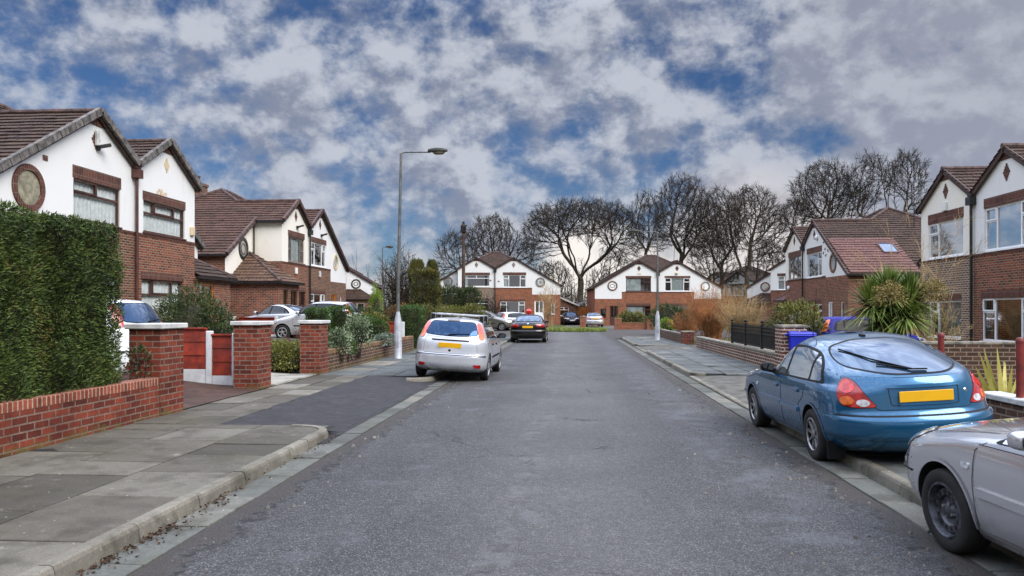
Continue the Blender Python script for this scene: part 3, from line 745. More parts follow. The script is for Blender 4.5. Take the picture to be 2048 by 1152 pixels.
class Shape:
    def __init__(s, rear, front, width, lr, lf, ea=2.1, eb=2.3):
        s.xr, s.xf, s.w, s.lr, s.lf = pchip(rear), pchip(front), pchip(width), pchip(lr), pchip(lf)
        s.z0, s.z1 = rear[0][0], rear[-1][0]; s.ea, s.eb = ea, eb
        z = s.z0; s.zs = [z]
        while z < s.z1 - 1e-6:
            dz = .035
            while dz > .0025 and (abs(s.xr(z + dz) - s.xr(z)) > .07 or abs(s.xf(z + dz) - s.xf(z)) > .07 or abs(s.w(z + dz) - s.w(z)) > .05): dz *= .7
            z = min(z + dz, s.z1); s.zs.append(z)
    def half(s, z, grow=0.0):
        "outline of one side at height z from the middle of the tail to the middle of the nose"
        xr, xf, w, lr, lf = s.xr(z) - grow, s.xf(z) + grow, s.w(z) + grow, s.lr(z), s.lf(z)
        if lr + lf > .95 * (xf - xr): k = .95 * (xf - xr) / (lr + lf); lr *= k; lf *= k
        c = lambda t: (1 - (1 - t) ** s.ea) ** (1 / s.eb)
        N, Mm = 13, 18; pts = []
        for i in range(N): t = (i / (N - 1)) ** 2.3; pts.append((xr + lr * t, w * c(t)))
        for i in range(1, Mm): pts.append((xr + lr + (xf - lf - xr - lr) * i / Mm, w))
        for i in range(N): t = ((N - 1 - i) / (N - 1)) ** 2.3; pts.append((xf - lf * t, w * c(t)))
        return pts
    def mesh(s):
        V, Fc = [], []
        for z in s.zs:
            h = s.half(z); ring = h + [(x, -y) for x, y in h[-2:0:-1]]
            n = len(ring); V += [(x, y, z) for x, y in ring]
        for i in range(len(s.zs) - 1):
            for k in range(n):
                q = (k + 1) % n; Fc.append((i * n + q, i * n + k, (i + 1) * n + k, (i + 1) * n + q))
        Fc.append(tuple(range(n))); Fc.append(tuple(reversed(range((len(s.zs) - 1) * n, len(s.zs) * n))))
        return V, Fc

def rounded(poly, r, n=5):
    out = []; N = len(poly)
    for i in range(N):
        p, a, b = Vector(poly[i]), Vector(poly[i - 1]), Vector(poly[(i + 1) % N])
        rr = r[i] if isinstance(r, (list, tuple)) else r
        d0, d1 = a - p, b - p; k = min(rr, d0.length * .48, d1.length * .48)
        s, e = p + d0.normalized() * k, p + d1.normalized() * k
        for j in range(n + 1):
            t = j / n; q = s * (1 - t) ** 2 + p * 2 * t * (1 - t) + e * t * t; out.append((q.x, q.y))
    return out
def grow_poly(poly, g):
    N = len(poly); area = sum(poly[i][0] * poly[(i + 1) % N][1] - poly[(i + 1) % N][0] * poly[i][1] for i in range(N)); sg = 1 if area > 0 else -1
    out = []
    for i in range(N):
        a, p, b = Vector(poly[i - 1]), Vector(poly[i]), Vector(poly[(i + 1) % N])
        e0, e1 = (p - a), (b - p)
        if e0.length < 1e-7 or e1.length < 1e-7: out.append(tuple(p)); continue
        n0 = Vector((e0.y, -e0.x)).normalized() * sg; n1 = Vector((e1.y, -e1.x)).normalized() * sg
        m = (n0 + n1); m = m.normalized() if m.length > .2 else n0
        out.append(tuple(p + m * g))
    return out

class Car:
    def __init__(s, root, shape, wheels, R_, arch, mats):
        s.root, s.sh, s.ax, s.Rw = root, shape, wheels, R_
        V, Fc = shape.mesh()
        s.bvh = BVHTree.FromPolygons(V, Fc)
        me = bpy.data.meshes.new('body'); me.from_pydata(V, [], Fc); me.materials.append(mats)
        tmp = link('tmp_body', me); cut = MB()
        for xa in wheels:
            for sg in (-1, 1):
                m = Matrix.Translation((xa, sg * (shape.w(.5) + .15 - .24), R_ + .015)) @ Matrix.Rotation(R(90), 4, 'X')
                cut.lathe([(0, -.24), (arch, -.24), (arch, .24), (0, .24)], 40, m)
        bm_ = MB(); bm_.v, bm_.f, bm_.m = cut.v, cut.f, cut.m
        co = bm_.build('tmp_cut', M_ARCH, uv=False)
        bb = bmesh.new(); bb.from_mesh(co.data); bmesh.ops.remove_doubles(bb, verts=bb.verts, dist=1e-5); bmesh.ops.dissolve_degenerate(bb, edges=bb.edges, dist=1e-5); bmesh.ops.recalc_face_normals(bb, faces=bb.faces); bb.to_mesh(co.data); bb.free()
        md = tmp.modifiers.new('b', 'BOOLEAN'); md.object = co; md.operation = 'DIFFERENCE'; md.solver = 'EXACT'; md.material_mode = 'TRANSFER'
        dg = bpy.context.evaluated_depsgraph_get(); dg.update()
        nm = bpy.data.meshes.new_from_object(tmp.evaluated_get(dg)); nm.name = 'body'
        bpy.data.objects.remove(tmp); bpy.data.objects.remove(co)
        nm.polygons.foreach_set('use_smooth', [True] * len(nm.polygons)); nm.set_sharp_from_angle(angle=R(38))
        s.body = link('body', nm, root)
    def hit(s, a, z, phi):
        d = Vector((math.cos(phi), math.sin(phi), 0)); ax = Vector((-math.sin(phi), math.cos(phi), 0))
        if phi == 'top': pass
        c = Vector((2.1, 0, 0)) if abs(math.sin(phi)) < .99 else Vector((0, 0, 0))
        o = ax * a + Vector((0, 0, z)) - d * 6 + (Vector((2.1, 0, 0)) if abs(math.sin(phi)) < .99 else Vector())
        p, n, i, _ = s.bvh.ray_cast(o, d)
        if p is None:
            q = ax * a + Vector((0, 0, z)) + (Vector((2.1, 0, 0)) - d * 2.2 if abs(math.sin(phi)) < .99 else -d * .8)
            p, n, i, _ = s.bvh.find_nearest(q)
        if n.dot(d) > 0: n = -n
        return p, n
    def hit_wrap(s, a, z, end='rear'):
        "a is measured round the plan outline from the middle of the tail (or nose)"
        h = s.sh.half(z); h = h if end == 'rear' else h[::-1]; L = 0; sg = 1 if a >= 0 else -1; q = abs(a)
        for i in range(len(h) - 1):
            d = math.hypot(h[i + 1][0] - h[i][0], h[i + 1][1] - h[i][1])
            if L + d >= q:
                t = (q - L) / max(d, 1e-9); p = Vector((h[i][0] + (h[i + 1][0] - h[i][0]) * t, sg * (h[i][1] + (h[i + 1][1] - h[i][1]) * t), z)); break
            L += d
        p2, n, i, _ = s.bvh.find_nearest(p)
        if n.dot(Vector((p.x - 2.1, p.y * 2, (z - .6) * 2))) < 0: n = -n
        return p2, n
    def hit_top(s, x, y):
        p, n, i, _ = s.bvh.ray_cast(Vector((x, y, 5)), Vector((0, 0, -1)))
        if p is None: p, n, i, _ = s.bvh.find_nearest(Vector((x, y, 1)))
        if n.z < 0: n = -n
        return p, n
    def panel(s, name, poly, view, mat, off=.004, step=.05, mirror=None, parent=None, skirt=.012, both=False, smooth=True):
        """lay a panel over the body. view: 'rear' (y, z), 'front' (y, z), 'side' (x, z) for the left flank, 'top' (x, y) or an angle.
           both=True makes the mirrored twin as a second object."""
        bm = bmesh.new(); vs = [bm.verts.new((p[0], p[1], 0)) for p in poly]
        f = bm.faces.new(vs); bm.normal_update()
        if f.normal.z < 0: f.normal_flip()
        for k, ax in ((0, (1, 0, 0)), (1, (0, 1, 0))):
            lo = min(p[k] for p in poly); hi = max(p[k] for p in poly); n = int((hi - lo) / step) + 1
            for i in range(1, n):
                c = lo + (hi - lo) * i / n
                bmesh.ops.bisect_plane(bm, geom=bm.verts[:] + bm.edges[:] + bm.faces[:], plane_co=Vector(ax) * c, plane_no=Vector(ax), dist=1e-5)
        nr = {}
        for v in bm.verts:
            a, b = v.co.x, v.co.y
            if view == 'rear': p, n = s.hit(a, b, 0.0)
            elif view == 'front': p, n = s.hit(-a, b, math.pi)
            elif view == 'side': p, n = s.hit(a, b, -math.pi / 2)
            elif view == 'top': p, n = s.hit_top(a, b)
            elif view == 'wrap': p, n = s.hit_wrap(a, b)
            elif view == 'wrapf': p, n = s.hit_wrap(a, b, 'front')
            else: p, n = s.hit(a, b, view)
            nr[v] = n.copy(); v.co = p + n * off
        bnd = [e for e in bm.edges if len(e.link_faces) == 1]
        if skirt:
            ret = bmesh.ops.extrude_edge_only(bm, edges=bnd)
            old = {v.co.to_tuple(5): nr[v] for v in nr}
            for v in [g for g in ret['geom'] if isinstance(g, bmesh.types.BMVert)]:
                v.co -= old.get(v.co.to_tuple(5), Vector((0, 0, 0))) * (off + skirt)
        bmesh.ops.recalc_face_normals(bm, faces=bm.faces)
        # outward: compare with body normal
        me = bpy.data.meshes.new(name); bm.to_mesh(me); bm.free(); me.materials.append(mat)
        if smooth: me.polygons.foreach_set('use_smooth', [True] * len(me.polygons)); me.set_sharp_from_angle(angle=R(50))
        o = link(name, me, parent or s.root); out = [o]
        if both:
            m2 = me.copy(); 
            for v in m2.vertices: v.co.y = -v.co.y
            m2.flip_normals(); out.append(link(name, m2, parent if parent and parent is not s.root else s.root))
        return out
    def line(s, pts, view, w=.006, off=.0025, mat=None, both=False, name='shut_line'):
        mat = mat or M_GAP; mb = MB(); P = [Vector(p) for p in pts]; Q = []
        for i in range(len(P) - 1):
            n = max(1, int((P[i + 1] - P[i]).length / .04))
            for k in range(n): Q.append(P[i].lerp(P[i + 1], k / n))
        Q.append(P[-1]); W = []
        for q in Q:
            f = {'rear': lambda a, b: s.hit(a, b, 0.0), 'front': lambda a, b: s.hit(-a, b, math.pi), 'side': lambda a, b: s.hit(a, b, -math.pi / 2), 'top': s.hit_top}[view]
            W.append(f(q.x, q.y))
        for i in range(len(W) - 1):
            (p, n), (q, m) = W[i], W[i + 1]; d = (q - p)
            if d.length < 1e-6 or d.length > .3: continue
            c = d.cross(n).normalized() * w / 2; c2 = d.cross(m).normalized() * w / 2
            mb.poly([p + n * off - c, p + n * off + c, q + m * off + c2, q + m * off - c2])
            if both:
                fl = lambda v: (v.x, -v.y, v.z)
                mb.poly([fl(p + n * off + c), fl(p + n * off - c), fl(q + m * off - c2), fl(q + m * off + c2)])
        return mb.build(name, mat, s.root, uv=False)
    def arch_lip(s, pts, w, off, mat):
        a = s.line(pts, 'side', w, off, mat, False, 'arch_lip'); me = a.data.copy()
        for v in me.vertices: v.co.y = -v.co.y
        me.flip_normals(); link('arch_lip', me, s.root)
    def band(s, name, z0, z1, end, xa, grow, mat, parent=None, step=.03, edge=.02):
        "a strip wrapped round one end of the car between two heights (bumper, moulding)"
        mb = MB(); n = max(2, int((z1 - z0) / step) + 1); rows = []
        for i in range(n + 2):
            if i == 0: z, g = z0, -edge
            elif i == n + 1: z, g = z1, -edge
            else:
                t = (i - 1) / (n - 1); z = z0 + (z1 - z0) * t; g = grow * (1 - max(0, abs(2 * t - 1) - .7) / .3 * .45)
            h = s.sh.half(z, g)
            h = [p for p in h if (p[0] <= xa if end == 'rear' else p[0] >= xa)]
            # exact end point so that all rows match
            rows.append((z, h))
        k = min(len(r[1]) for r in rows)
        rr = []
        for z, h in rows:
            h = h[:k] if end == 'rear' else h[-k:]
            if end == 'rear': h[-1] = (xa, h[-1][1])
            else: h[0] = (xa, h[0][1]); h = h[::-1]
            full = [(x, -y) for x, y in h[::-1]] + h[1:]
            rr.append([(x, y, z) for x, y in full])
        m = len(rr[0])
        for r in rr: mb.v += r
        for i in range(len(rr) - 1):
            for j in range(m - 1):
                q = (i * m + j, i * m + j + 1, (i + 1) * m + j + 1, (i + 1) * m + j)
                mb.f.append(q if end == 'front' else q[::-1]); mb.m.append(0)
        return mb.build(name, mat, parent or s.root, smooth=40, uv=False)
    def wheels(s, track, style, width=.185, rimr=None, flat=False):
        rim_r = rimr or s.Rw * .66; Rw = s.Rw; w = width / 2
        rot = Matrix.Rotation(R(-90), 4, 'X')      # lathe axis z -> y
        prof = [(rim_r, -w * .9), (rim_r + .02, -w), (Rw * .9, -w * 1.02), (Rw * .975, -w * .86), (Rw, -w * .55), (Rw, -w * .06), (Rw - .008, -w * .04), (Rw - .008, w * .04), (Rw, w * .06), (Rw, w * .55), (Rw * .975, w * .86), (Rw * .9, w * 1.02), (rim_r + .02, w), (rim_r, w * .9)]
        tm = MB().lathe(prof, 40, rot).build('wheel', M_TYRE, s.root, smooth=50, uv=False)
        rm = MB()
        rm.lathe([(rim_r + .006, w * .93), (rim_r - .012, w * .98), (rim_r - .02, w * .8), (rim_r - .03, w * .3), (rim_r * .3, w * .2), (.001, w * .2)], 40, rot, mi=1 if style != 'steel' else 0)  # on alloys, the black disc behind the spokes stands in for shade
        def spoke(a, r0, r1, w0, w1, y0, y1, mi=0):
            c, sn = math.cos(a), math.sin(a); P = lambda r, t, y: (r * c - t * sn, y, r * sn + t * c)
            rm.add([P(r0, -w0, y0 - .03), P(r0, w0, y0 - .03), P(r1, w1, y1 - .03), P(r1, -w1, y1 - .03), P(r0, -w0 * .7, y0), P(r0, w0 * .7, y0), P(r1, w1 * .7, y1), P(r1, -w1 * .7, y1)],
                   [(4, 7, 6, 5), (0, 1, 5, 4), (1, 2, 6, 5), (2, 3, 7, 6), (3, 0, 4, 7), (0, 3, 2, 1)], mi)
        if style == 'steel':
            rm.lathe([(rim_r * .84, w * .34), (rim_r * .78, w * .60), (rim_r * .56, w * .62), (rim_r * .50, w * .46), (rim_r * .30, w * .40), (rim_r * .24, w * .62), (.001, w * .64)], 40, rot, 0)
            for i in range(14):
                a = 2 * math.pi * i / 14; c = (rim_r * .665 * math.cos(a), w * .64, rim_r * .665 * math.sin(a)); rm.disc(c, rim_r * .085, 12, 'y', 1, flip=True)
            for i in range(4):
                a = 2 * math.pi * i / 4 + .4; m = Matrix.Translation((rim_r * .28 * math.cos(a), 0, rim_r * .28 * math.sin(a))) @ rot
                rm.lathe([(.012, w * .4), (.012, w * .7), (.001, w * .7)], 8, m, 2)
            mats = [M_STEELW, M_GAP, M_ALLOY]
        else:
            n = {'star8': 8, 'ten': 10, 'five': 5, 'seven': 7}[style]
            rm.lathe([(rim_r, w * .95), (rim_r - .018, w * 1.0), (rim_r - .028, w * .86)], 40, rot, 0)
            for i in range(n):
                a = 2 * math.pi * i / n + .2
                if style == 'five':
                    for dd in (-.16, .16): spoke(a + dd, .03, rim_r - .018, .018, .016, w * .78, w * .9)
                elif style == 'star8':
                    spoke(a, .03, rim_r - .018, .012, .020, w * .8, w * .92)
                else: spoke(a, .03, rim_r - .018, .016, .018, w * .8, w * .92)
            rm.lathe([(.052, w * .6), (.05, w * .84), (.035, w * .9), (.001, w * .9)], 20, rot, 0)
            mats = [M_ALLOY if style == 'star8' else M_ALLOYB, M_GAP]
        ro = rm.build('rim', mats, tm, smooth=40, uv=False)
        pos = [(s.ax[0], 1), (s.ax[0], -1), (s.ax[1], 1), (s.ax[1], -1)]
        for i, (x, sg) in enumerate(pos):
            if i == 0: t, q = tm, ro
            else:
                t = tm.copy(); COL.objects.link(t); t.parent = s.root; q = ro.copy(); COL.objects.link(q); q.parent = t
            t.location = (x, sg * (track / 2), Rw); t.rotation_euler = (0, 0, 0 if sg > 0 else math.pi)
    def mirrors(s, x, z, mat, w=.2, h=.14, out=.12, big=1.0):
        for sg in (1, -1):
            yb = s.hit(x, z, -math.pi / 2)[0].y
            mb = MB(); N, K = 14, 10; vs = []
            for i in range(N + 1):
                th = math.pi * i / N
                for k in range(K * 2):
                    ph = math.pi * k / K
                    c = lambda v, e: math.copysign(abs(v) ** e, v)
                    vs.append((c(math.cos(th), .55) * .06 * (1.0 if math.cos(th) < 0 else 1.4) , c(math.sin(th), .6) * c(math.cos(ph), .7) * w / 2, c(math.sin(th), .6) * c(math.sin(ph), .7) * h / 2))
            fs = []
            for i in range(N):
                for k in range(2 * K): q = (k + 1) % (2 * K); fs.append((i * 2 * K + k, i * 2 * K + q, (i + 1) * 2 * K + q, (i + 1) * 2 * K + k))
            cy = sg * (yb + out)
            mb.add([(x + a, cy + b, z + .06 + c_) for a, b, c_ in vs], fs)
            mb.bar((x + .03, sg * (yb - .03), z - .0), (x + .02, cy, z + .02), .07, .05)
            o = mb.build('mirror', mat, s.root, smooth=60, uv=False)
            g = MB(); pts = [(x - .064, cy + w * .40 * math.copysign(abs(math.cos(a)) ** .7, math.cos(a)), z + .06 + h * .40 * math.copysign(abs(math.sin(a)) ** .7, math.sin(a))) for a in [2 * math.pi * k / 24 for k in range(24)]]
            g.poly(pts).build('mirror_glass', M_MIRR, o, uv=False)
    def plate(s, z, mat, end='rear', y=0.0, tilt=.0, w=.52, h=.111, name='number_plate', out=.012):
        p, n = s.hit(y, z, 0.0 if end == 'rear' else math.pi)
        x = p.x - out if end == 'rear' else p.x + out
        mb = MB(); mb.box(-.006, .006, -w / 2, w / 2, -h / 2, h / 2)
        o = mb.build(name, mat, s.root, bevel=.004, uv=False); o.location = (x, y, z); o.rotation_euler = (0, tilt, 0)
        return o
    def badge(s, z, r, mat, end='rear', y=0.0):
        p, n = s.hit(y, z, 0.0 if end == 'rear' else math.pi)
        q = n.to_track_quat('Z', 'Y').to_matrix().to_4x4()
        return MB().lathe([(r, -.004), (r, .004), (r * .8, .007), (.001, .008)], 24, Matrix.Translation(p) @ q).build('badge', mat, s.root, smooth=50, uv=False)
    def wiper(s, pts, view='rear', off=.02, w=.014):
        mb = MB(); W = []
        for a, b in pts:
            p, n = s.hit(a, b, 0.0); W.append(p + n * off)
        for i in range(len(W) - 1): mb.bar(W[i], W[i + 1], w * (1.3 if i == 0 else .8), .014)
        return mb.build('wiper', M_RUBBER, s.root, uv=False)
    def handle(s, x, z, parent, mat, l=.15):
        p, n = s.hit(x, z, -math.pi / 2)
        out = []
        for sg, par in zip((1, -1), parent):
            mb = MB(); mb.box(x - l / 2, x + l / 2, p.y - .01, p.y + .022, z - .018, z + .018); mb.box(x - l / 2 - .012, x + l / 2 + .012, p.y - .01, p.y + .006, z - .045, z + .03, 1)
            if sg < 0: mb.v = [(a, -b, c) for a, b, c in mb.v]; mb.f = [f[::-1] for f in mb.f]
            out.append(mb.build('handle', [mat, M_GAP], par, bevel=.006, uv=False))
        return out
    def doors(s, polys, mat, handles=None, hm=None):
        for i, pl in enumerate(polys):
            s.panel('door_gap', grow_poly(pl, .007), 'side', M_GAP, .0012, skirt=0, both=True)
            d = s.panel('door', pl, 'side', mat, .0035, both=True)
            if handles and handles[i]: s.handle(handles[i][0], handles[i][1], d, hm or mat)
    def glass(s, polys, mat, trim, view='side', off=.005):
        if trim: s.panel('window_trim', trim, view, M_RUBBER, off, both=(view == 'side'))
        for pl in polys: s.panel('window', pl, view, mat, off + .003, both=(view == 'side'))
def arc(cx, cz, r, a0, a1, n=10): return [(cx + r * math.cos(R(a0 + (a1 - a0) * i / n)), cz + r * math.sin(R(a0 + (a1 - a0) * i / n))) for i in range(n + 1)]
M_LAMPB = plain('bright_red_lens', '#d8231f', .12, var=.2, vs=10, coat=1)
M_DARKRED = plain('dark_red_lens', '#3a0d0d', .2, coat=1)
def place(root, ax0, pos, head, roll=0.0, z=0.0):
    "put the middle of the rear axle at pos"
    root.rotation_mode = 'XYZ'
    root.location = (pos[0] - ax0 * math.cos(head), pos[1] - ax0 * math.sin(head), z)
    root.rotation_euler = (roll, 0, head)
FWD = R(90) + YAW

def liftback(name, label, col, rim, wheelstyle, group=None):
    t = thing(name, label, 'car', group=group)
    sh = Shape(
        [(.19, .22), (.26, .07), (.38, .012), (.50, 0), (.585, .012), (.63, .045), (.72, .06), (.90, .085), (.985, .13), (1.02, .20), (1.07, .36), (1.15, .62), (1.25, .98), (1.315, 1.28), (1.355, 1.6), (1.378, 1.95), (1.385, 2.15)],
        [(.19, 4.05), (.26, 4.20), (.38, 4.265), (.50, 4.27), (.60, 4.255), (.70, 4.22), (.77, 4.13), (.815, 3.96), (.86, 3.66), (.905, 3.26), (.93, 2.97), (.97, 2.82), (1.10, 2.60), (1.22, 2.38), (1.31, 2.20), (1.36, 2.05), (1.385, 1.9)],
        [(.19, .76), (.25, .80), (.40, .835), (.55, .845), (.70, .842), (.82, .825), (.87, .80), (.90, .775), (1.0, .735), (1.15, .675), (1.25, .625), (1.30, .58), (1.335, .50), (1.36, .38), (1.378, .22), (1.385, .08)],
        [(.19, .7), (.5, .75), (.62, .72), (.9, .82), (1.05, .8), (1.2, .72), (1.385, .5)], [(.19, .5), (.5, .5), (.7, .55), (.82, .8), (.95, .55), (1.2, .4), (1.385, .4)], 2.1, 2.5)
    c = Car(t, sh, (.95, 3.415), .295, .335, rim)
    c.wheels(1.50, wheelstyle, .19)
    # doors and side glazing
    c.doors([[(1.37, .60), (1.325, .46), (1.33, .27), (2.02, .27), (2.02, .845), (1.16, .845), (1.20, .70)],
             [(2.045, .27), (2.93, .27), (3.02, .40), (3.03, .62), (2.99, .835), (2.045, .845)]], rim, [(1.42, .76), (2.22, .75)], rim)
    trim = rounded([(.70, .895), (2.86, .868), (2.62, 1.02), (2.33, 1.215), (2.02, 1.265), (1.55, 1.27), (1.15, 1.205), (.86, 1.06)], [.05, .03, .3, .12, .2, .3, .2, .12])
    c.glass([rounded([(1.16, .905), (1.93, .898), (1.90, 1.235), (1.55, 1.245), (1.19, 1.19)], [.02, .02, .04, .1, .05]),
             rounded([(2.0, .897), (2.78, .886), (2.58, 1.01), (2.30, 1.185), (1.975, 1.235)], [.02, .02, .2, .1, .04]),
             rounded([(.775, .915), (1.10, .907), (1.125, 1.17), (.92, 1.07)], [.05, .02, .03, .12])], M_CGLASSB, trim)
    # rear window and tailgate
    rw = rounded([(.59, 1.09), (.30, 1.012), (-.30, 1.012), (-.59, 1.09), (-.52, 1.25), (-.25, 1.318), (.25, 1.318), (.52, 1.25)], [.12, .3, .3, .12, .14, .25, .25, .14])
    tg = rounded([(.655, .99), (.64, .92), (.50, .72), (.44, .66), (-.44, .66), (-.50, .72), (-.64, .92), (-.655, .99), (-.30, .975), (.30, .975)], [.03, .1, .06, .04, .04, .06, .1, .03, .2, .2])
    c.panel('tailgate_gap', grow_poly(tg, .007), 'rear', M_GAP, .0012, skirt=0)
    tail = c.panel('tailgate', tg, 'rear', rim, .004)[0]
    c.line([(.66, 1.0), (.70, 1.10), (.60, 1.25), (.50, 1.325)], 'rear', .008, both=True)
    c.panel('window_trim', grow_poly(rw, .012), 'rear', M_GAP, .003); c.panel('rear_window', rw, 'rear', M_CGLASSL, .006)
    c.wiper([(.04, 1.035), (.30, 1.13), (.46, 1.225)]); c.wiper([(-.10, 1.03), (.05, 1.035), (.30, 1.085)], w=.022)
    lamp = rounded([(.86, .80), (.85, .92), (.75, .985), (.65, .95), (.53, .78), (.455, .69), (.64, .675), (.81, .70)], [.1, .08, .1, .1, .15, .03, .1, .1])
    c.panel('lamp_gap', grow_poly(lamp, .006), 'wrap', M_GAP, .005, step=.03, both=True); ls = c.panel('tail_lamp', lamp, 'wrap', M_LAMPR, .010, step=.03, both=True)
    E = lambda y, z, a, b: [(y + a * math.cos(2 * math.pi * k / 18), z + b * math.sin(2 * math.pi * k / 18)) for k in range(18)]
    for poly, m in ((E(.745, .748, .075, .045), M_LAMPO), (E(.58, .728, .065, .036), M_LAMPW)):
        for o, par in zip(c.panel('lamp_lens', poly, 'wrap', m, .014, step=.03, both=True), ls): o.parent = par
    for o, par in zip(c.panel('lamp_lens', E(.74, .885, .085, .06), 'wrap', M_LAMPB, .014, step=.03, both=True), ls): o.parent = par
    pr = rounded([(.34, .90), (.33, .70), (-.33, .70), (-.34, .90)], .03)
    o = c.line([(.335, .885), (.325, .715), (.30, .70), (-.30, .70), (-.325, .715), (-.335, .885)], 'rear', .008, .006)
    c.panel('plate_hood', rounded([(.35, .905), (.35, .875), (-.35, .875), (-.35, .905)], .012), 'rear', rim, .022)
    c.panel('plate_lip', rounded([(.27, .715), (.25, .70), (-.25, .70), (-.27, .715)], .006), 'rear', rim, .015)
    c.plate(.79, M_PLATEY, out=.016)
    c.badge(.82, .022, M_CHROME, 'rear', -.42)
    b = c.band('rear_bumper', .35, .59, 'rear', .58, .032, rim); c.band('bumper_groove', .485, .500, 'rear', .57, .0335, M_GAP, edge=.004)
    c.band('bumper_step', .59, .606, 'rear', .60, .006, M_GAP, edge=.004)
    # front
    c.band('front_bumper', .22, .60, 'front', 3.80, .030, rim); c.band('bumper_step', .592, .606, 'front', 3.80, .008, M_GAP, edge=.004); c.band('bumper_groove', .50, .512, 'front', 3.79, .0315, M_GAP, edge=.004)
    hl = rounded([(.90, .66), (.90, .75), (.74, .80), (.52, .775), (.47, .69), (.64, .645)], .06)
    c.panel('headlight_trim', grow_poly(hl, .008), 'wrapf', M_GAP, .004, both=True, step=.03); c.panel('headlight', hl, 'wrapf', M_LAMPW, .014, both=True, step=.03)
    c.panel('grille', rounded([(.40, .70), (-.40, .70), (-.36, .62), (.36, .62)], .03), 'front', M_RUBBER, .008)
    c.line([(4.05, .66), (3.8, .70), (3.3, .70), (2.98, .69)], 'top', .007, both=True)
    ws = rounded([(.64, .95), (-.64, .95), (-.47, 1.30), (.47, 1.30)], [.06, .06, .1, .1]); c.panel('window_trim', grow_poly(ws, .02), 'front', M_RUBBER, .004); c.panel('windscreen', ws, 'front', M_CGLASS, .007)
    c.panel('side_moulding', rounded([(1.37, .505), (2.02, .505), (2.02, .56), (1.38, .56)], .01), 'side', rim, .024, both=True); c.panel('side_moulding', rounded([(2.045, .505), (3.0, .505), (3.0, .56), (2.045, .56)], .01), 'side', rim, .024, both=True)
    c.panel('side_indicator', rounded([(3.08, .66), (3.16, .66), (3.16, .70), (3.08, .70)], .015), 'side', M_LAMPW, .008, both=True)
    c.line([(.66, .62), (.66, .80), (.80, .80), (.80, .62), (.66, .62)], 'side', .005)
    c.line([(3.05, .29), (3.05, .60), (3.02, .80), (2.93, .86)], 'side', .006, both=True)
    ar = arc(.95, .31, .342, -8, 188, 26); c.arch_lip(ar, .022, .010, rim); ar = arc(3.415, .31, .342, -8, 188, 26); c.arch_lip(ar, .022, .010, rim)
    c.mirrors(2.45, .90, M_RUBBER if wheelstyle == 'star8' else rim, .165, .12, out=.10)
    t.scale = (1, 1, .965)
    c.panel('aerial_base', [(0.02, 1.345), (-.02, 1.345), (-.02, 1.355), (.02, 1.355)], 'rear', M_RUBBER, .02)
    if wheelstyle == 'star8':
        mb = MB(); p, n = c.hit_top(2.0, .42); mb.tube([p, p + Vector((-.25, .0, .62))], [.006, .002], 6); mb.build('aerial', M_RUBBER, t)
        for sg in (1, -1): MB().box(.50, .53, sg * .74 - .09, sg * .74 + .09, .10, .30).build('mud_flap', M_RUBBER, t)
    return t, .95

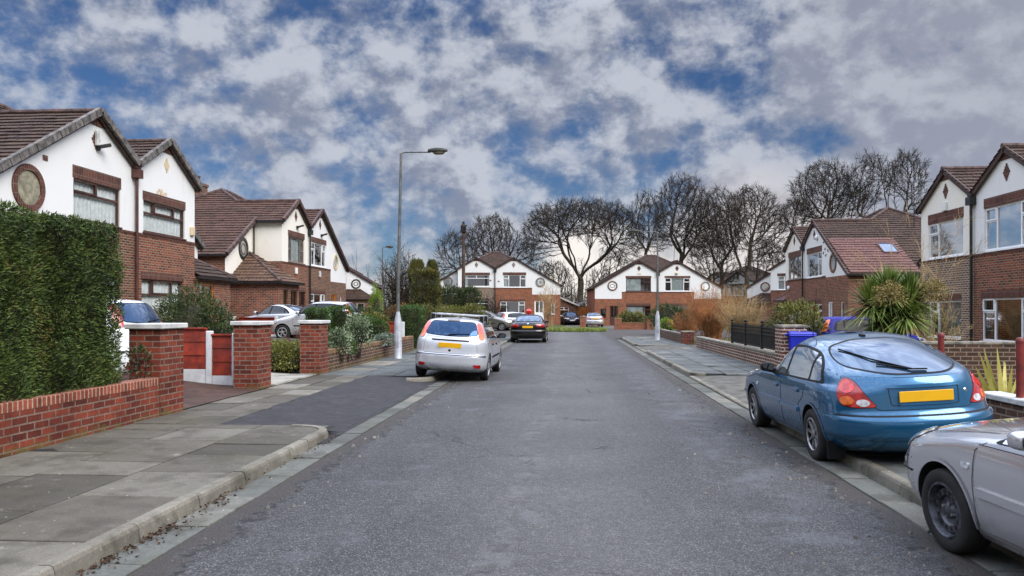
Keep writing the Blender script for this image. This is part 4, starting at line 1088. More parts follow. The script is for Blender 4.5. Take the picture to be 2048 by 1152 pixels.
def hatch(name, label, col, kind='tall', group=None, wheelstyle='five', glass=M_CGLASS, rails=False, detail=True, L=4.15, Hh=1.43, plate=M_PLATEY, frontplate=M_PLATEW, lampcol=M_LAMPP, black_bumper=False, wb=None, hw=.85, gf=1.0, nobrake=False):
    t = thing(name, label, 'car', group=group); k = Hh / 1.43; X = lambda x: x * L / 4.15
    Z = lambda z: z * k
    sh = Shape(
        [(Z(a), b) for a, b in [(.20, .16), (.28, .04), (.40, .0), (.56, .0), (.63, .03), (.80, .055), (.95, .10), (1.02, .14), (1.10, .19), (1.22, .28), (1.32, .37), (1.37, .44), (1.395, .56), (1.415, .85), (1.43, 1.5)]],
        [(Z(a), X(b)) for a, b in [(.20, 3.95), (.28, 4.08), (.40, 4.14), (.55, 4.15), (.66, 4.10), (.74, 3.95), (.80, 3.75), (.88, 3.42), (.94, 3.15), (.98, 3.02), (1.10, 2.80), (1.25, 2.50), (1.34, 2.28), (1.39, 2.08), (1.415, 1.9), (1.43, 1.75)]],
        [(Z(a), b * hw / .85) for a, b in [(.20, .78), (.30, .83), (.50, .85), (.70, .848), (.88, .83), (.95, .80), (1.0, .775), (1.15, .72), (1.28, .66), (1.34, .61), (1.38, .52), (1.405, .38), (1.42, .22), (1.43, .08)]],
        [(Z(.20), .45), (Z(.6), .5), (Z(.95), .42), (Z(1.3), .30), (Z(1.43), .3)], [(Z(.20), .7), (Z(.6), .75), (Z(.85), .8), (Z(1.0), .5), (Z(1.43), .4)], 2.2, 2.5)
    ax = (X(.74), X(.74) + (wb or X(2.615)))
    Rw = .30 * min(1, k + .02); c = Car(t, sh, ax, Rw, Rw + .045, col)
    c.wheels(2 * hw - .20, wheelstyle, .19)
    dl = lambda pts: [(X(a), Z(b)) for a, b in pts]
    if detail:
        c.doors([dl([(1.22, .60), (1.16, .42), (1.16, .28), (1.92, .28), (1.92, .90), (1.08, .92), (1.10, .78)]), dl([(1.945, .28), (2.86, .28), (2.92, .45), (2.92, .66), (2.88, .895), (1.945, .90)])], col, [(X(1.32), Z(.82)), (X(2.1), Z(.81))], M_RUBBER if rails else col)
    trim = rounded(dl([(.62, .985), (2.84, .935), (2.52, 1.14), (2.25, 1.29), (1.9, 1.335), (1.2, 1.335), (.72, 1.27)]), [.05, .03, .3, .15, .2, .3, .1])
    c.glass([rounded(dl([(1.02, .985), (1.86, .965), (1.84, 1.30), (1.2, 1.305), (1.04, 1.29)]), .03), rounded(dl([(1.93, .964), (2.74, .948), (2.48, 1.12), (2.22, 1.262), (1.91, 1.30)]), [.02, .02, .25, .12, .03]), rounded(dl([(.70, 1.0), (.96, .99), (.98, 1.285), (.78, 1.24)]), .04)], glass, trim)
    zz = Z
    lampw = .58 * hw / .85
    rw = rounded([(.60 * gf, zz(1.045)), (.2, zz(1.015)), (-.2, zz(1.015)), (-.60 * gf, zz(1.045)), (-.50 * gf, zz(1.33)), (.50 * gf, zz(1.33))], [.05, .2, .2, .05, .08, .08])
    tg = rounded([(.58, zz(.98)), (.62, zz(.62)), (-.62, zz(.62)), (-.58, zz(.98)), (0, zz(.965))], [.04, .05, .05, .04, .2])
    c.panel('tailgate_gap', grow_poly(tg, .007), 'rear', M_GAP, .0012, skirt=0); c.panel('tailgate', tg, 'rear', col, .004)
    c.panel('window_trim', grow_poly(rw, .014), 'rear', M_RUBBER, .004); c.panel('rear_window', rw, 'rear', M_CGLASSC if glass is not M_CGLASS or rails else M_CGLASS, .007)
    lp = rounded([(.80, zz(.95)), (.81, zz(1.03)), (.70, zz(1.28)), (.62, zz(1.335)), (.555, zz(1.31)), (.645, zz(1.02)), (.68, zz(.95))], [.04, .05, .06, .03, .03, .05, .03])
    lp = [(a * hw / .85, b) for a, b in lp]
    ls = c.panel('tail_lamp', lp, 'wrap', lampcol, .010, step=.04, both=True)
    if detail:
        for o, par in zip(c.panel('lamp_lens', [(a * .99, b) for a, b in rounded([(.795, zz(.955)), (.80, zz(1.03)), (.775, zz(1.09)), (.635, zz(1.09)), (.655, zz(1.02)), (.685, zz(.955))], .02)], 'wrap', M_LAMPO, .013, step=.04, both=True), ls): o.parent = par
    if not nobrake: c.panel('brake_light', rounded([(.14, zz(1.352)), (-.14, zz(1.352)), (-.14, zz(1.378)), (.14, zz(1.378))], .01), 'rear', M_LAMPR if not rails else M_DARKRED, .012)
    c.wiper([(.06, zz(1.03)), (-.10, zz(1.05)), (-.42, zz(1.065))], w=.022)
    c.panel('tailgate_strip', rounded([(.43, zz(.925)), (.42, zz(.90)), (-.42, zz(.90)), (-.43, zz(.925))], .008), 'rear', M_RUBBER, .02)
    c.plate(zz(.80), plate, tilt=-.06); c.badge(zz(.685), .03, M_RUBBER)
    bcol = M_RUBBER if black_bumper else col
    c.band('rear_bumper', zz(.27), zz(.60), 'rear', ax[0] - Rw - .05, .014, bcol); c.band('bumper_moulding', zz(.555), zz(.592), 'rear', ax[0] - Rw - .04, .024, M_RUBBER, edge=.004); c.band('bumper_crease', zz(.40), zz(.412), 'rear', ax[0] - Rw - .06, .019, M_CHROME if rails else M_GAP, edge=.004)
    c.panel('fog_reflector', rounded([(.70, zz(.315)), (.70, zz(.39)), (.54, zz(.385)), (.58, zz(.32))], .02), 'rear', M_LAMPR, .028, both=True)
    if rails:
        mb = MB(); mb.tube([(.05, .45, .24), (-.06, .45, .235)], .03, 12); mb.build('exhaust_pipe', M_RUBBER, t)
    c.band('front_bumper', zz(.22), zz(.58), 'front', ax[1] + Rw + .06, .014, col); c.band('bumper_moulding', zz(.52), zz(.55), 'front', ax[1] + Rw + .07, .02, M_RUBBER, edge=.004)
    hl = rounded([(.78 * hw / .85, zz(.62)), (.76 * hw / .85, zz(.78)), (.60, zz(.76)), (.40, zz(.68)), (.46, zz(.61))], .05)
    c.panel('headlight', hl, 'front', M_LAMPW, .012, both=True, step=.04); c.panel('grille', rounded([(.36, zz(.67)), (-.36, zz(.67)), (-.32, zz(.60)), (.32, zz(.60))], .03), 'front', M_RUBBER, .008)
    c.plate(zz(.45), frontplate, 'front')
    ws = rounded([(.62, zz(1.0)), (-.62, zz(1.0)), (-.50, zz(1.335)), (.50, zz(1.335))], [.06, .06, .1, .1]); c.panel('window_trim', grow_poly(ws, .02), 'front', M_RUBBER, .004); c.panel('windscreen', ws, 'front', glass, .007)
    c.panel('side_moulding', rounded(dl([(1.25, .50), (1.90, .50), (1.90, .545), (1.25, .545)]), .01), 'side', M_RUBBER, .012, both=True); c.panel('side_moulding', rounded(dl([(1.96, .50), (2.86, .50), (2.86, .545), (1.96, .545)]), .01), 'side', M_RUBBER, .012, both=True)
    for a in ax: c.arch_lip(arc(a, Rw + .015, Rw + .052, -5, 185, 22), .022, .010, col)
    c.mirrors(X(2.62), Z(.94), M_RUBBER if rails else col, .2, .14, out=.13)
    if rails:
        for xx in (.95, 1.75):
            mb = MB(); 
            pts = []
            for i in range(9):
                y = -.60 + 1.2 * i / 8; p, n = c.hit_top(xx, y if abs(y) < .58 else math.copysign(.58, y)); pts.append((xx, y, 1.485))
            for i in range(8): mb.bar(pts[i], pts[i + 1], .06, .035)
            for sg in (-1, 1):
                p, n = c.hit_top(xx, sg * .60); mb.add([(xx - .07, sg * .64, p.z - .04), (xx + .07, sg * .64, p.z - .04), (xx + .07, sg * .52, p.z), (xx - .07, sg * .52, p.z), (xx - .05, sg * .635, 1.50), (xx + .05, sg * .635, 1.50), (xx + .05, sg * .53, 1.50), (xx - .05, sg * .53, 1.50)],
                                               [(0, 3, 2, 1), (4, 5, 6, 7), (0, 1, 5, 4), (1, 2, 6, 5), (2, 3, 7, 6), (3, 0, 4, 7)], 1)
            mb.build('roof_bar', [M_ALLOYB, M_RUBBER], t, bevel=.008)
    return t, ax[0]


def saloon(name, label, col, group=None, wheelstyle='seven', glass=M_CGLASS, detail=True, L=4.52, Hh=1.42, plate=M_PLATEY, frontplate=M_PLATEW, hw=.90, kidney=False, smoked=False):
    t = thing(name, label, 'car', group=group); X = lambda x: x * L / 4.52; k = Hh / 1.42; Z = lambda z: z * k
    sh = Shape(
        [(Z(a), X(b)) for a, b in [(.20, .18), (.28, .05), (.40, .0), (.58, .0), (.66, .03), (.80, .03), (.95, .06), (1.0, .10), (1.025, .22), (1.045, .42), (1.065, .60), (1.10, .70), (1.20, .98), (1.30, 1.28), (1.36, 1.52), (1.395, 1.8), (1.412, 2.05), (1.42, 2.2)]],
        [(Z(a), X(b)) for a, b in [(.20, 4.32), (.28, 4.46), (.40, 4.51), (.55, 4.52), (.66, 4.48), (.74, 4.36), (.80, 4.12), (.86, 3.75), (.92, 3.38), (.96, 3.15), (1.02, 3.02), (1.15, 2.80), (1.28, 2.58), (1.35, 2.44), (1.395, 2.32), (1.412, 2.26), (1.42, 2.22)]],
        [(Z(a), b * hw / .90) for a, b in [(.20, .80), (.30, .87), (.50, .90), (.70, .898), (.88, .875), (.96, .84), (1.0, .80), (1.05, .76), (1.15, .70), (1.28, .63), (1.34, .57), (1.38, .47), (1.402, .34), (1.415, .18), (1.42, .08)]],
        [(Z(.20), .5), (Z(.6), .5), (Z(.95), .5), (Z(1.06), .5), (Z(1.2), .35), (Z(1.42), .3)], [(Z(.20), .7), (Z(.6), .8), (Z(.85), .9), (Z(1.0), .5), (Z(1.42), .35)], 2.2, 2.5)
    ax = (X(.98), X(3.74)); Rw = .31; c = Car(t, sh, ax, Rw, Rw + .045, col); c.wheels(2 * hw - .19, wheelstyle, .21)
    dl = lambda pts: [(X(a), Z(b)) for a, b in pts]
    if detail:
        c.doors([dl([(1.50, .60), (1.42, .42), (1.42, .28), (2.18, .28), (2.18, .90), (1.34, .92), (1.38, .75)]), dl([(2.205, .28), (3.14, .28), (3.20, .50), (3.16, .88), (2.205, .90)])], col, [(X(1.60), Z(.80)), (X(2.38), Z(.79))])
    trim = rounded(dl([(1.02, 1.0), (3.02, .94), (2.74, 1.12), (2.44, 1.28), (2.1, 1.335), (1.7, 1.325), (1.28, 1.20)]), [.05, .03, .3, .15, .2, .2, .15])
    c.glass([rounded(dl([(1.34, .995), (2.10, .97), (2.08, 1.30), (1.7, 1.295), (1.40, 1.20)]), .03), rounded(dl([(2.17, .968), (2.92, .948), (2.68, 1.12), (2.42, 1.25), (2.15, 1.30)]), [.02, .02, .25, .12, .03]), rounded(dl([(1.12, 1.005), (1.29, 1.0), (1.34, 1.18)]), .03)], glass, trim)
    zz = Z
    rw = rounded([(.62, zz(1.09)), (-.62, zz(1.09)), (-.50, zz(1.345)), (.50, zz(1.345))], [.06, .06, .1, .1])
    c.panel('window_trim', grow_poly(rw, .02), 'rear', M_RUBBER, .004); c.panel('rear_window', rw, 'rear', M_CGLASSL if detail else M_CGLASSC, .007)
    tg = rounded([(.60, zz(1.0)), (.60, zz(.93)), (.45, zz(.76)), (.44, zz(.68)), (-.44, zz(.68)), (-.45, zz(.76)), (-.60, zz(.93)), (-.60, zz(1.0))], .03)
    c.panel('boot_gap', grow_poly(tg, .007), 'rear', M_GAP, .0012, skirt=0); c.panel('boot_lid', tg, 'rear', col, .004)
    lp = rounded([(1.0, zz(.82)), (.99, zz(.90)), (.80, zz(.945)), (.42, zz(.91)), (.44, zz(.81)), (.72, zz(.78))], .04)
    ls = c.panel('tail_lamp', lp, 'wrap', M_LAMPR, .010, step=.04, both=True)
    for o, par in zip(c.panel('lamp_lens', rounded([(.92, zz(.815)), (.92, zz(.84)), (.50, zz(.845)), (.50, zz(.82))], .01), 'wrap', M_DARKRED if smoked else M_LAMPW, .015, step=.04, both=True), ls): o.parent = par
    c.plate(zz(.80), plate); c.badge(zz(.965), .035, M_CHROME)
    c.band('rear_bumper', zz(.27), zz(.64), 'rear', ax[0] - Rw - .06, .014, col); c.band('bumper_groove', zz(.42), zz(.435), 'rear', ax[0] - Rw - .07, .018, M_CHROME if smoked else M_GAP, edge=.004); c.band('bumper_groove', zz(.635), zz(.65), 'rear', ax[0] - Rw - .05, .006, M_GAP, edge=.004)
    mb = MB()
    for e in (.50, .42): mb.tube([(.06, e, .25), (-.02, e, .245)], .032, 12)
    mb.build('exhaust_pipe', M_DARKMET, t)
    c.band('front_bumper', zz(.22), zz(.60), 'front', ax[1] + Rw + .07, .014, col)
    hl = rounded([(.82 * hw / .9, zz(.66)), (.80 * hw / .9, zz(.77)), (.62, zz(.775)), (.34, zz(.72)), (.36, zz(.65))], .04); c.panel('headlight', hl, 'front', M_LAMPW, .012, both=True, step=.04)
    if kidney: c.panel('grille', rounded([(.27, zz(.74)), (.03, zz(.74)), (.03, zz(.64)), (.25, zz(.64))], .03), 'front', M_RUBBER, .016, both=True)
    else: c.panel('grille', rounded([(.30, zz(.71)), (-.30, zz(.71)), (-.28, zz(.63)), (.28, zz(.63))], .03), 'front', M_RUBBER, .01)
    c.panel('air_intake', rounded([(.60, zz(.40)), (-.60, zz(.40)), (-.55, zz(.30)), (.55, zz(.30))], .03), 'front', M_RUBBER, .022)
    c.plate(zz(.50), frontplate, 'front', out=.02)
    ws = rounded([(.68, zz(1.02)), (-.68, zz(1.02)), (-.52, zz(1.345)), (.52, zz(1.345))], [.06, .06, .1, .1]); c.panel('window_trim', grow_poly(ws, .02), 'front', M_RUBBER, .004); c.panel('windscreen', ws, 'front', M_CGLASSC, .007)
    for a in ax: c.arch_lip(arc(a, Rw + .015, Rw + .052, -5, 185, 22), .02, .010, col)
    c.mirrors(X(2.82), Z(.97), col, .2, .14, out=.12)
    return t, ax[0]

P_BLUE = paint('blue_metallic_paint', '#185a80', .55, .25, .3); P_SILV = paint('silver_paint', '#cbcccf', .6, .15, .25); P_SILV2 = paint('pale_silver_paint', '#c2c6cc', .45, .24, .25)
P_BLACK = paint('black_paint', '#060505', .0, .3, 0.0); MATS['black_paint'].node_tree.nodes['Principled BSDF'].inputs['Specular IOR Level'].default_value = .25; P_WHITE = paint('white_car_paint', '#dfe2e6', .0, .3); P_GREY = paint('warm_grey_paint', '#85837c', .7, .3)
P_NAVY = paint('dark_blue_paint', '#0c1230', .2, .25, .1); P_RBLUE = plain('royal_blue_paint', '#141c78', .5, spec=.2, var=.05); P_ICE = paint('ice_silver_paint', '#c3c9d2', .35, .28, .2)

def camxy(xc, yc): return xc * CA - yc * SA, xc * SA + yc * CA
t, a = liftback('parked_car', 'blue liftback car with two wheels up on the right hand kerb', None, P_BLUE, 'star8')
place(t, a, camxy(4.16, 8.55), FWD - R(2.8), R(-3.6), .047)
t, a = liftback('parked_car', 'silver car cut off by the right frame edge, plain black steel wheel showing', None, P_SILV, 'steel')
place(t, a, camxy(3.83, 2.88), FWD + R(.5), R(-3.6), .047)
t, a = hatch('parked_car', 'silver hatchback with roof bars parked half on the left pavement, yellow plate to the camera', P_SILV2, rails=True, wheelstyle='five')
place(t, a, (-2.72, 18.25), R(90) - R(.8), R(3.6), .05)
t, a = saloon('parked_car', 'black saloon with red tail lights standing at the left kerb ahead of the silver hatchback', P_BLACK, wheelstyle='seven', smoked=True)
place(t, a, (-2.02, onx(1055, -2.02) + 1.1), R(90))
# far end
p = dep(1140, 86); t, a = saloon('parked_car', 'dark blue saloon facing the street on the drive beside the open carport', P_NAVY, kidney=True, detail=False); place(t, a, (p[0], p[1] + 3.7), R(-90) + YAW)
p = dep(1189, 76); t, a = saloon('parked_car', 'silver saloon parked nose in beside the brick gate pillar at the street head', P_SILV, detail=False, hw=.86); place(t, a, (p[0], p[1] + 1), FWD)
p = dep(992, 62); t, a = hatch('parked_car', 'warm grey people carrier standing across the far left kerb', P_GREY, Hh=1.62, L=4.5, detail=False, hw=.88); place(t, a, (p[0] - 2.2, p[1] + .9), R(-8))
p = dep(1040, 65); t, a = hatch('parked_car', 'pale silver hatchback with dark bumper showing past the roof of the black saloon', P_ICE, detail=False, black_bumper=True, Hh=1.5); place(t, a, (p[0] - 1.3, p[1] - .9), R(38))
# left drives
sx, sy = dep(300, 16.2)
t, a = hatch('parked_car', 'white car on the first left drive, half hidden by hedge and gate pillar', P_WHITE, Hh=1.55, L=3.9, hw=.84, detail=False, glass=M_CGLASSB, lampcol=M_LAMPR, nobrake=True); place(t, a, (-7.95, 13.35), R(180), 0, .32)
sx, sy = dep(625, 31.0)
t, a = hatch('parked_car', 'small silver car with tall red tail lights behind the clipped garden hedges', P_SILV2, Hh=1.54, L=3.6, hw=.80, detail=True, glass=M_CGLASS, wheelstyle='five', wb=2.3); place(t, a, (sx + 1.25, sy + .3), R(180), 0, .47)

t, a = saloon('parked_car', 'pale silver saloon parked close to the brick porch, beyond the small silver car', P_ICE, detail=False); place(t, a, (-11.7, 33.7), R(160), 0, .5)
sx, sy = dep(1700, 24.5)
t, a = hatch('parked_car', 'royal blue hatchback on the right drive, half behind the spiky palm', P_RBLUE, L=3.9, Hh=1.42, detail=False, lampcol=M_LAMPO, hw=.82, glass=M_CGLASSK); place(t, a, (sx - .6, sy + .4), R(8), 0, .03)
# ------------------------------------------------------------------ ground, road, pavements
def gz(x, y):
    if x < 0:
        a = .09 + .44 * sstep(-6.2, -11.0, x) if y < 46 else -.06 + .55 * max(sstep(-12, -16, x), sstep(70, 82, y) * sstep(-1, -4, x))
        return a
    return .06 - .04 * sstep(5.5, 9, x) if y < 46 else -.06 + .1 * sstep(13, 18, x)
def mat_ground():
    m, t, b = newmat('soil_and_turf'); tc = t.n('ShaderNodeTexCoord')
    f = t.noise(tc.outputs['Object'], .5, 5, .65); f2 = t.noise(tc.outputs['Object'], 14, 4, .7)
    col = t.mix(t.smooth(f, .42, .58), '#4a4434', '#46502a'); col = t.mix(.6, col, t.ramp(f2, [(.2, .2), (.8, .8)]), 'OVERLAY')
    t.l(col, b.inputs['Base Color']); setp(b, rough=.95, spec=.1)
    t.l(t.n('ShaderNodeBump', i={'Strength': .7, 'Distance': .04, 'Height': f2}).outputs[0], b.inputs['Normal'])
    return m
def mat_asphalt():
    m, t, b = newmat('worn_asphalt'); tc = t.n('ShaderNodeTexCoord'); P = tc.outputs['Object']
    wob = t.noise(P, .35, 4, .6); xyz = t.n('ShaderNodeSeparateXYZ'); t.l(P, xyz.inputs[0])
    xw = t.math('ADD', xyz.outputs[0], t.math('MULTIPLY_ADD', wob, .9, -.45))
    st = t.n('ShaderNodeMapping'); t.l(P, st.inputs[0]); st.inputs['Scale'].default_value = (1.6, .22, 1)
    streak = t.noise(st.outputs[0], 1.1, 5, .65); big = t.noise(P, .22, 4, .55); mid = t.noise(P, 2.2, 6, .7)
    vor = t.n('ShaderNodeTexVoronoi', i={'Scale': 120.0, 'Randomness': 1.0}); t.l(P, vor.inputs['Vector'])
    grain = t.n('ShaderNodeSeparateColor'); t.l(vor.outputs['Color'], grain.inputs[0])
    fine = t.noise(P, 150, 2, .7)
    col = t.mix(t.smooth(big, .35, .68), '#393938', '#444443')
    col = t.mix(t.math('MULTIPLY', t.smooth(streak, .45, .75), .55), col, '#545453')
    col = t.mix(t.math('MULTIPLY', t.smooth(mid, .52, .8), .5), col, '#29292b')
    # aggregate: pale and dark chips
    col = t.mix(t.math('MULTIPLY', t.smooth(grain.outputs[0], .62, .95), .6), col, '#8a8b8d')
    col = t.mix(t.math('MULTIPLY', t.smooth(grain.outputs[1], .5, .9), .72), col, '#17171a')
    col = t.mix(.6, col, t.ramp(fine, [(.2, .12), (.8, .88)]), 'OVERLAY')
    col = t.mix(t.math('MULTIPLY', t.math('SUBTRACT', 1.0, t.smooth(t.math('ABSOLUTE', t.math('ADD', xw, .1)), .2, 1.5)), .22), col, '#7b7a77')
    col = t.mix(.6, col, t.ramp(t.noise(P, 11, 5, .75), [(.25, .25), (.75, .75)]), 'OVERLAY'); col = t.mix(.45, col, t.ramp(t.noise(P, .55, 5, .6), [(.3, .28), (.7, .72)]), 'OVERLAY')
    # long seams where two strips of surfacing meet
    def band(c, w, lo=.47, sc=1.3):
        d = t.math('ABSOLUTE', t.math('SUBTRACT', xw, c)); k = t.math('SUBTRACT', 1.0, t.smooth(d, w * .25, w))
        return t.math('MULTIPLY', k, t.smooth(t.noise(P, sc, 6, .75), lo, lo + .17))
    col = t.mix(t.math('MULTIPLY', band(-.42, .22, .46, 2.6), .38), col, '#77777a')
    col = t.mix(t.math('MULTIPLY', band(-.42, .12, .5, 4.0), .8), col, '#3c3a38')
    col = t.mix(t.math('MULTIPLY', band(1.75, .5, .45, 1.6), .4), col, '#6d7077')
    col = t.mix(t.math('MULTIPLY', band(1.55, .16, .5, 3.0), .8), col, '#343332')
    col = t.mix(t.math('MULTIPLY', band(-1.7, .5, .5, 1.2), .35), col, '#6d7077')
    # crumbling dark edges by the channel stones
    e = t.math('ABSOLUTE', t.math('ADD', xyz.outputs[0], .035)); en = t.math('ADD', e, t.math('MULTIPLY_ADD', t.noise(P, 2.6, 5, .7), .9, -.45))
    col = t.mix(t.math('MULTIPLY', t.smooth(en, 2.38, 2.62), .8), col, '#3b342e')
    col = t.mix(t.math('MULTIPLY', t.math('MULTIPLY', t.smooth(en, 2.34, 2.44), t.math('SUBTRACT', 1.0, t.smooth(en, 2.46, 2.56))), t.smooth(t.noise(P, 9, 4, .7), .42, .6)), col, '#191716')
    # hairline cracks
    v2 = t.n('ShaderNodeTexVoronoi', feature='DISTANCE_TO_EDGE', i={'Scale': .33}); vm = t.n('ShaderNodeVectorMath', operation='ADD'); t.l(P, vm.inputs[0])
    nz = t.n('ShaderNodeTexNoise', i={'Scale': 1.6, 'Detail': 6.0, 'Roughness': .7}); t.l(P, nz.inputs['Vector']); t.l(nz.outputs[1], vm.inputs[1]); t.l(vm.outputs[0], v2.inputs['Vector'])
    crack = t.math('MULTIPLY', t.math('SUBTRACT', 1.0, t.smooth(v2.outputs[0], .002, .007)), t.smooth(t.noise(P, .4, 3, .6), .50, .6))
    col = t.mix(t.math('MULTIPLY', crack, .75), col, '#1f1d1c')
    # oil spots
    col = t.mix(t.math('MULTIPLY', t.smooth(t.noise(P, .9, 5, .65), .66, .75), .5), col, '#302e2d')
    t.l(col, b.inputs['Base Color']); setp(b, rough=.72, spec=.45)
    hgt = t.math('ADD', t.math('MULTIPLY', vor.outputs['Distance'], -1.0), t.math('MULTIPLY_ADD', mid, .8, t.math('MULTIPLY', crack, -2.0)))
    t.l(t.n('ShaderNodeBump', i={'Strength': .9, 'Distance': .012, 'Height': hgt}).outputs[0], b.inputs['Normal'])
    return m
def mat_slab(name, c1, c2, moss=.2):
    m, t, b = newmat(name); tc = t.n('ShaderNodeTexCoord'); P = tc.outputs['Object']
    g = t.n('ShaderNodeNewGeometry').outputs['Random Per Island']
    col = t.ramp(g, [(0, c1), (.55, c2), (.80, tuple(min(1, x * 1.12) for x in lin(c2))), (.95, '#77746a')])
    f = t.noise(P, 1.8, 6, .7); f2 = t.noise(P, 60, 4, .75)
    col = t.mix(t.math('MULTIPLY', t.smooth(f, .45, .68), .65), col, '#38352b'); col = t.mix(.4, col, t.ramp(t.noise(P, 7, 6, .75), [(.25, .25), (.75, .75)]), 'OVERLAY')
    vc = t.n('ShaderNodeTexVoronoi', i={'Scale': 7.0}); t.l(P, vc.inputs['Vector']); col = t.mix(t.math('MULTIPLY', t.math('SUBTRACT', 1.0, t.smooth(vc.outputs['Distance'], .03, .075)), .6), col, '#c4c2b8')
    col = t.mix(t.math('MULTIPLY', t.smooth(t.noise(P, .8, 5, .65), .5, .7), moss), col, '#565536')
    col = t.mix(t.math('MULTIPLY', t.smooth(t.noise(P, 3.4, 7, .75), .60, .74), .45), col, '#b5b3a8')
    col = t.mix(.55, col, t.ramp(f2, [(.2, .12), (.8, .88)]), 'OVERLAY')
    t.l(col, b.inputs['Base Color']); setp(b, rough=.8, spec=.3)
    t.l(t.n('ShaderNodeBump', i={'Strength': .5, 'Distance': .006, 'Height': t.math('ADD', f2, t.math('MULTIPLY', f, .6))}).outputs[0], b.inputs['Normal'])
    return m
M_GROUND = mat_ground(); M_ROAD = mat_asphalt()
M_SLAB = mat_slab('paving_slab', '#434038', '#57534a'); M_SLABG = mat_slab('grey_paving_slab', '#4c5050', '#5c6060', .15); M_KERB = mat_slab('kerb_stone', '#68645a', '#787469', .25)
M_GUT = mat_slab('channel_stone', '#4c4e4a', '#5c5e59', .25); M_SLABW = mat_slab('pale_paving_slab', '#8a877f', '#9b988f', .15)
M_JOINT = plain('dark_joint_soil', '#14130e', .95, var=.3, vs=6, bump=.4)
M_TAR = plain('dark_tarmac', '#222123', .8, var=.16, vs=5, bump=.7, bs=170, dirt=('#323134', 5, .5))
M_CONC = plain('rough_concrete', '#514f48', .85, var=.25, vs=3, bump=.6, bs=60, dirt=('#4a473c', 3, .55))
M_PAVER = brick('block_paving', '#574037', '#43342f', '#33302a', bw=.2, rh=.1, ms=.006)

# one ground sheet to the horizon
xs = [-900, -300, -120, -60, -40, -30, -24, -20, -18] + [-16 + .5 * i for i in range(20)] + [-6.25, -5.99, -5.98, -2, 0, 2, 5.32, 5.33] + [5.5 + .5 * i for i in range(12)] + [12, 13, 14, 16, 18, 22, 28, 40, 70, 150, 400, 900]
ys = [-120, -60, -30, -10, 0, 10, 20, 30, 40, 45.9, 46, 48, 50, 55, 60, 65, 70, 73, 76, 79, 82, 86, 90, 100, 130, 200, 400, 900, 1800]
mb = MB()
for y in ys:
    for x in xs:
        z = gz(x, y)
        if -5.985 < x < 5.325 and y < 46: z = -.12
        mb.v.append((x, y, z))
W_ = len(xs)
for j in range(len(ys) - 1):
    for i in range(W_ - 1): mb.f.append((j * W_ + i, j * W_ + i + 1, (j + 1) * W_ + i + 1, (j + 1) * W_ + i)); mb.m.append(0)
tag(mb.build('ground', M_GROUND, uv=False, smooth=180), 'bare soil and thin turf around the plots', kind='structure')
# road with its round end
out = [(-2.72, -40, 0), (2.65, -40, 0)] + [(2.65, y, 0) for y in range(-30, 45, 10)] + [(2.65, 45, 0)]
cx, cy, rr = 0.5, 57.5, 13.5
for i in range(41):
    a = R(-62 + (304) * i / 40); out.append((cx + rr * math.cos(a), cy + rr * math.sin(a), 0))
out += [(-2.72, 45, 0)] + [(-2.72, y, 0) for y in range(40, -40, -10)]
tag(MB().poly(out).build('road', M_ROAD, uv=False), 'worn grey asphalt road with patched seams', kind='structure')
rnd = random.Random(11)
def slabs(x0, x1, y0, y1, z, rows, mat, name, lens=(.6, .95, 1.2), hole=None, mb=None):
    mb = mb or MB(); w = (x1 - x0) / rows
    for r in range(rows):
        y = y0 - rnd.random() * .3
        while y < y1:
            l = rnd.choice(lens) + rnd.uniform(-.05, .05); a, b = max(y, y0), min(y + l, y1); y += l
            if y1 - b < .3: b = y1; y = y1 + 1
            if b - a < .06: continue
            xa, xb = x0 + r * w + .012, x0 + (r + 1) * w - .012
            if hole and hole(( xa + xb) / 2, (a + b) / 2): continue
            dz = [rnd.uniform(-.004, .004) for _ in range(4)]; base = rnd.uniform(-.005, .005)
            a += .013; b -= .013; c = .005
            Z = [z + base + d for d in dz]
            mb.add([(xa, a, z - .06), (xb, a, z - .06), (xb, b, z - .06), (xa, b, z - .06), (xa, a, Z[0] - c), (xb, a, Z[1] - c), (xb, b, Z[2] - c), (xa, b, Z[3] - c),
                    (xa + c, a + c, Z[0]), (xb - c, a + c, Z[1]), (xb - c, b - c, Z[2]), (xa + c, b - c, Z[3])],
                   [(0, 1, 5, 4), (1, 2, 6, 5), (2, 3, 7, 6), (3, 0, 4, 7), (4, 5, 9, 8), (5, 6, 10, 9), (6, 7, 11, 10), (7, 4, 8, 11), (8, 9, 10, 11)])
    return mb
def pave(name, mb, mat, base):
    o = tag(mb.build(name, mat, uv=False), kind='structure')
    b = MB()
    for (x0, x1, y0, y1, z) in base: b.poly([(x0, y0, z), (x1, y0, z), (x1, y1, z), (x0, y1, z)])
    b.build('joint_bed', M_JOINT, o, uv=False); return o
T0, T1 = 10.35, 17.3
mb = slabs(-5.95, -3.185, -12, T0 - .1, .10, 3, M_SLAB, 'p', (.62, .92, 1.25))
slabs(-5.95, -4.72, T0 - .1, T1 + .9, .10, 2, M_SLAB, 'p', (.6, .9), mb=mb)
o = pave('pavement', mb, M_SLAB, [(-5.97, -3.1, -12, T0 - .1, .093), (-5.97, -4.66, T0 - .1, T1 + .9, .093)])
mb = slabs(-5.95, -3.185, T1 + .9, 45.5, .10, 3, M_SLABG, 'p', (.62, .92))
pave('pavement', mb, M_SLABG, [(-5.97, -3.1, T1 + .9, 45.5, .093)])
def rhole(x, y): return 12.6 < y < 19.4 or (30.2 < y < 35.4 and x < 4.6)
mb = slabs(3.085, 5.28, -12, 46, .10, 3, M_SLABG, 'p', (.6, .9), rhole)
pave('pavement', mb, M_SLABG, [(3.0, 5.33, -12, 12.6, .093), (3.0, 5.33, 19.4, 30.2, .093), (3.0, 5.33, 35.4, 46, .093), (4.6, 5.33, 30.2, 35.4, .092)])
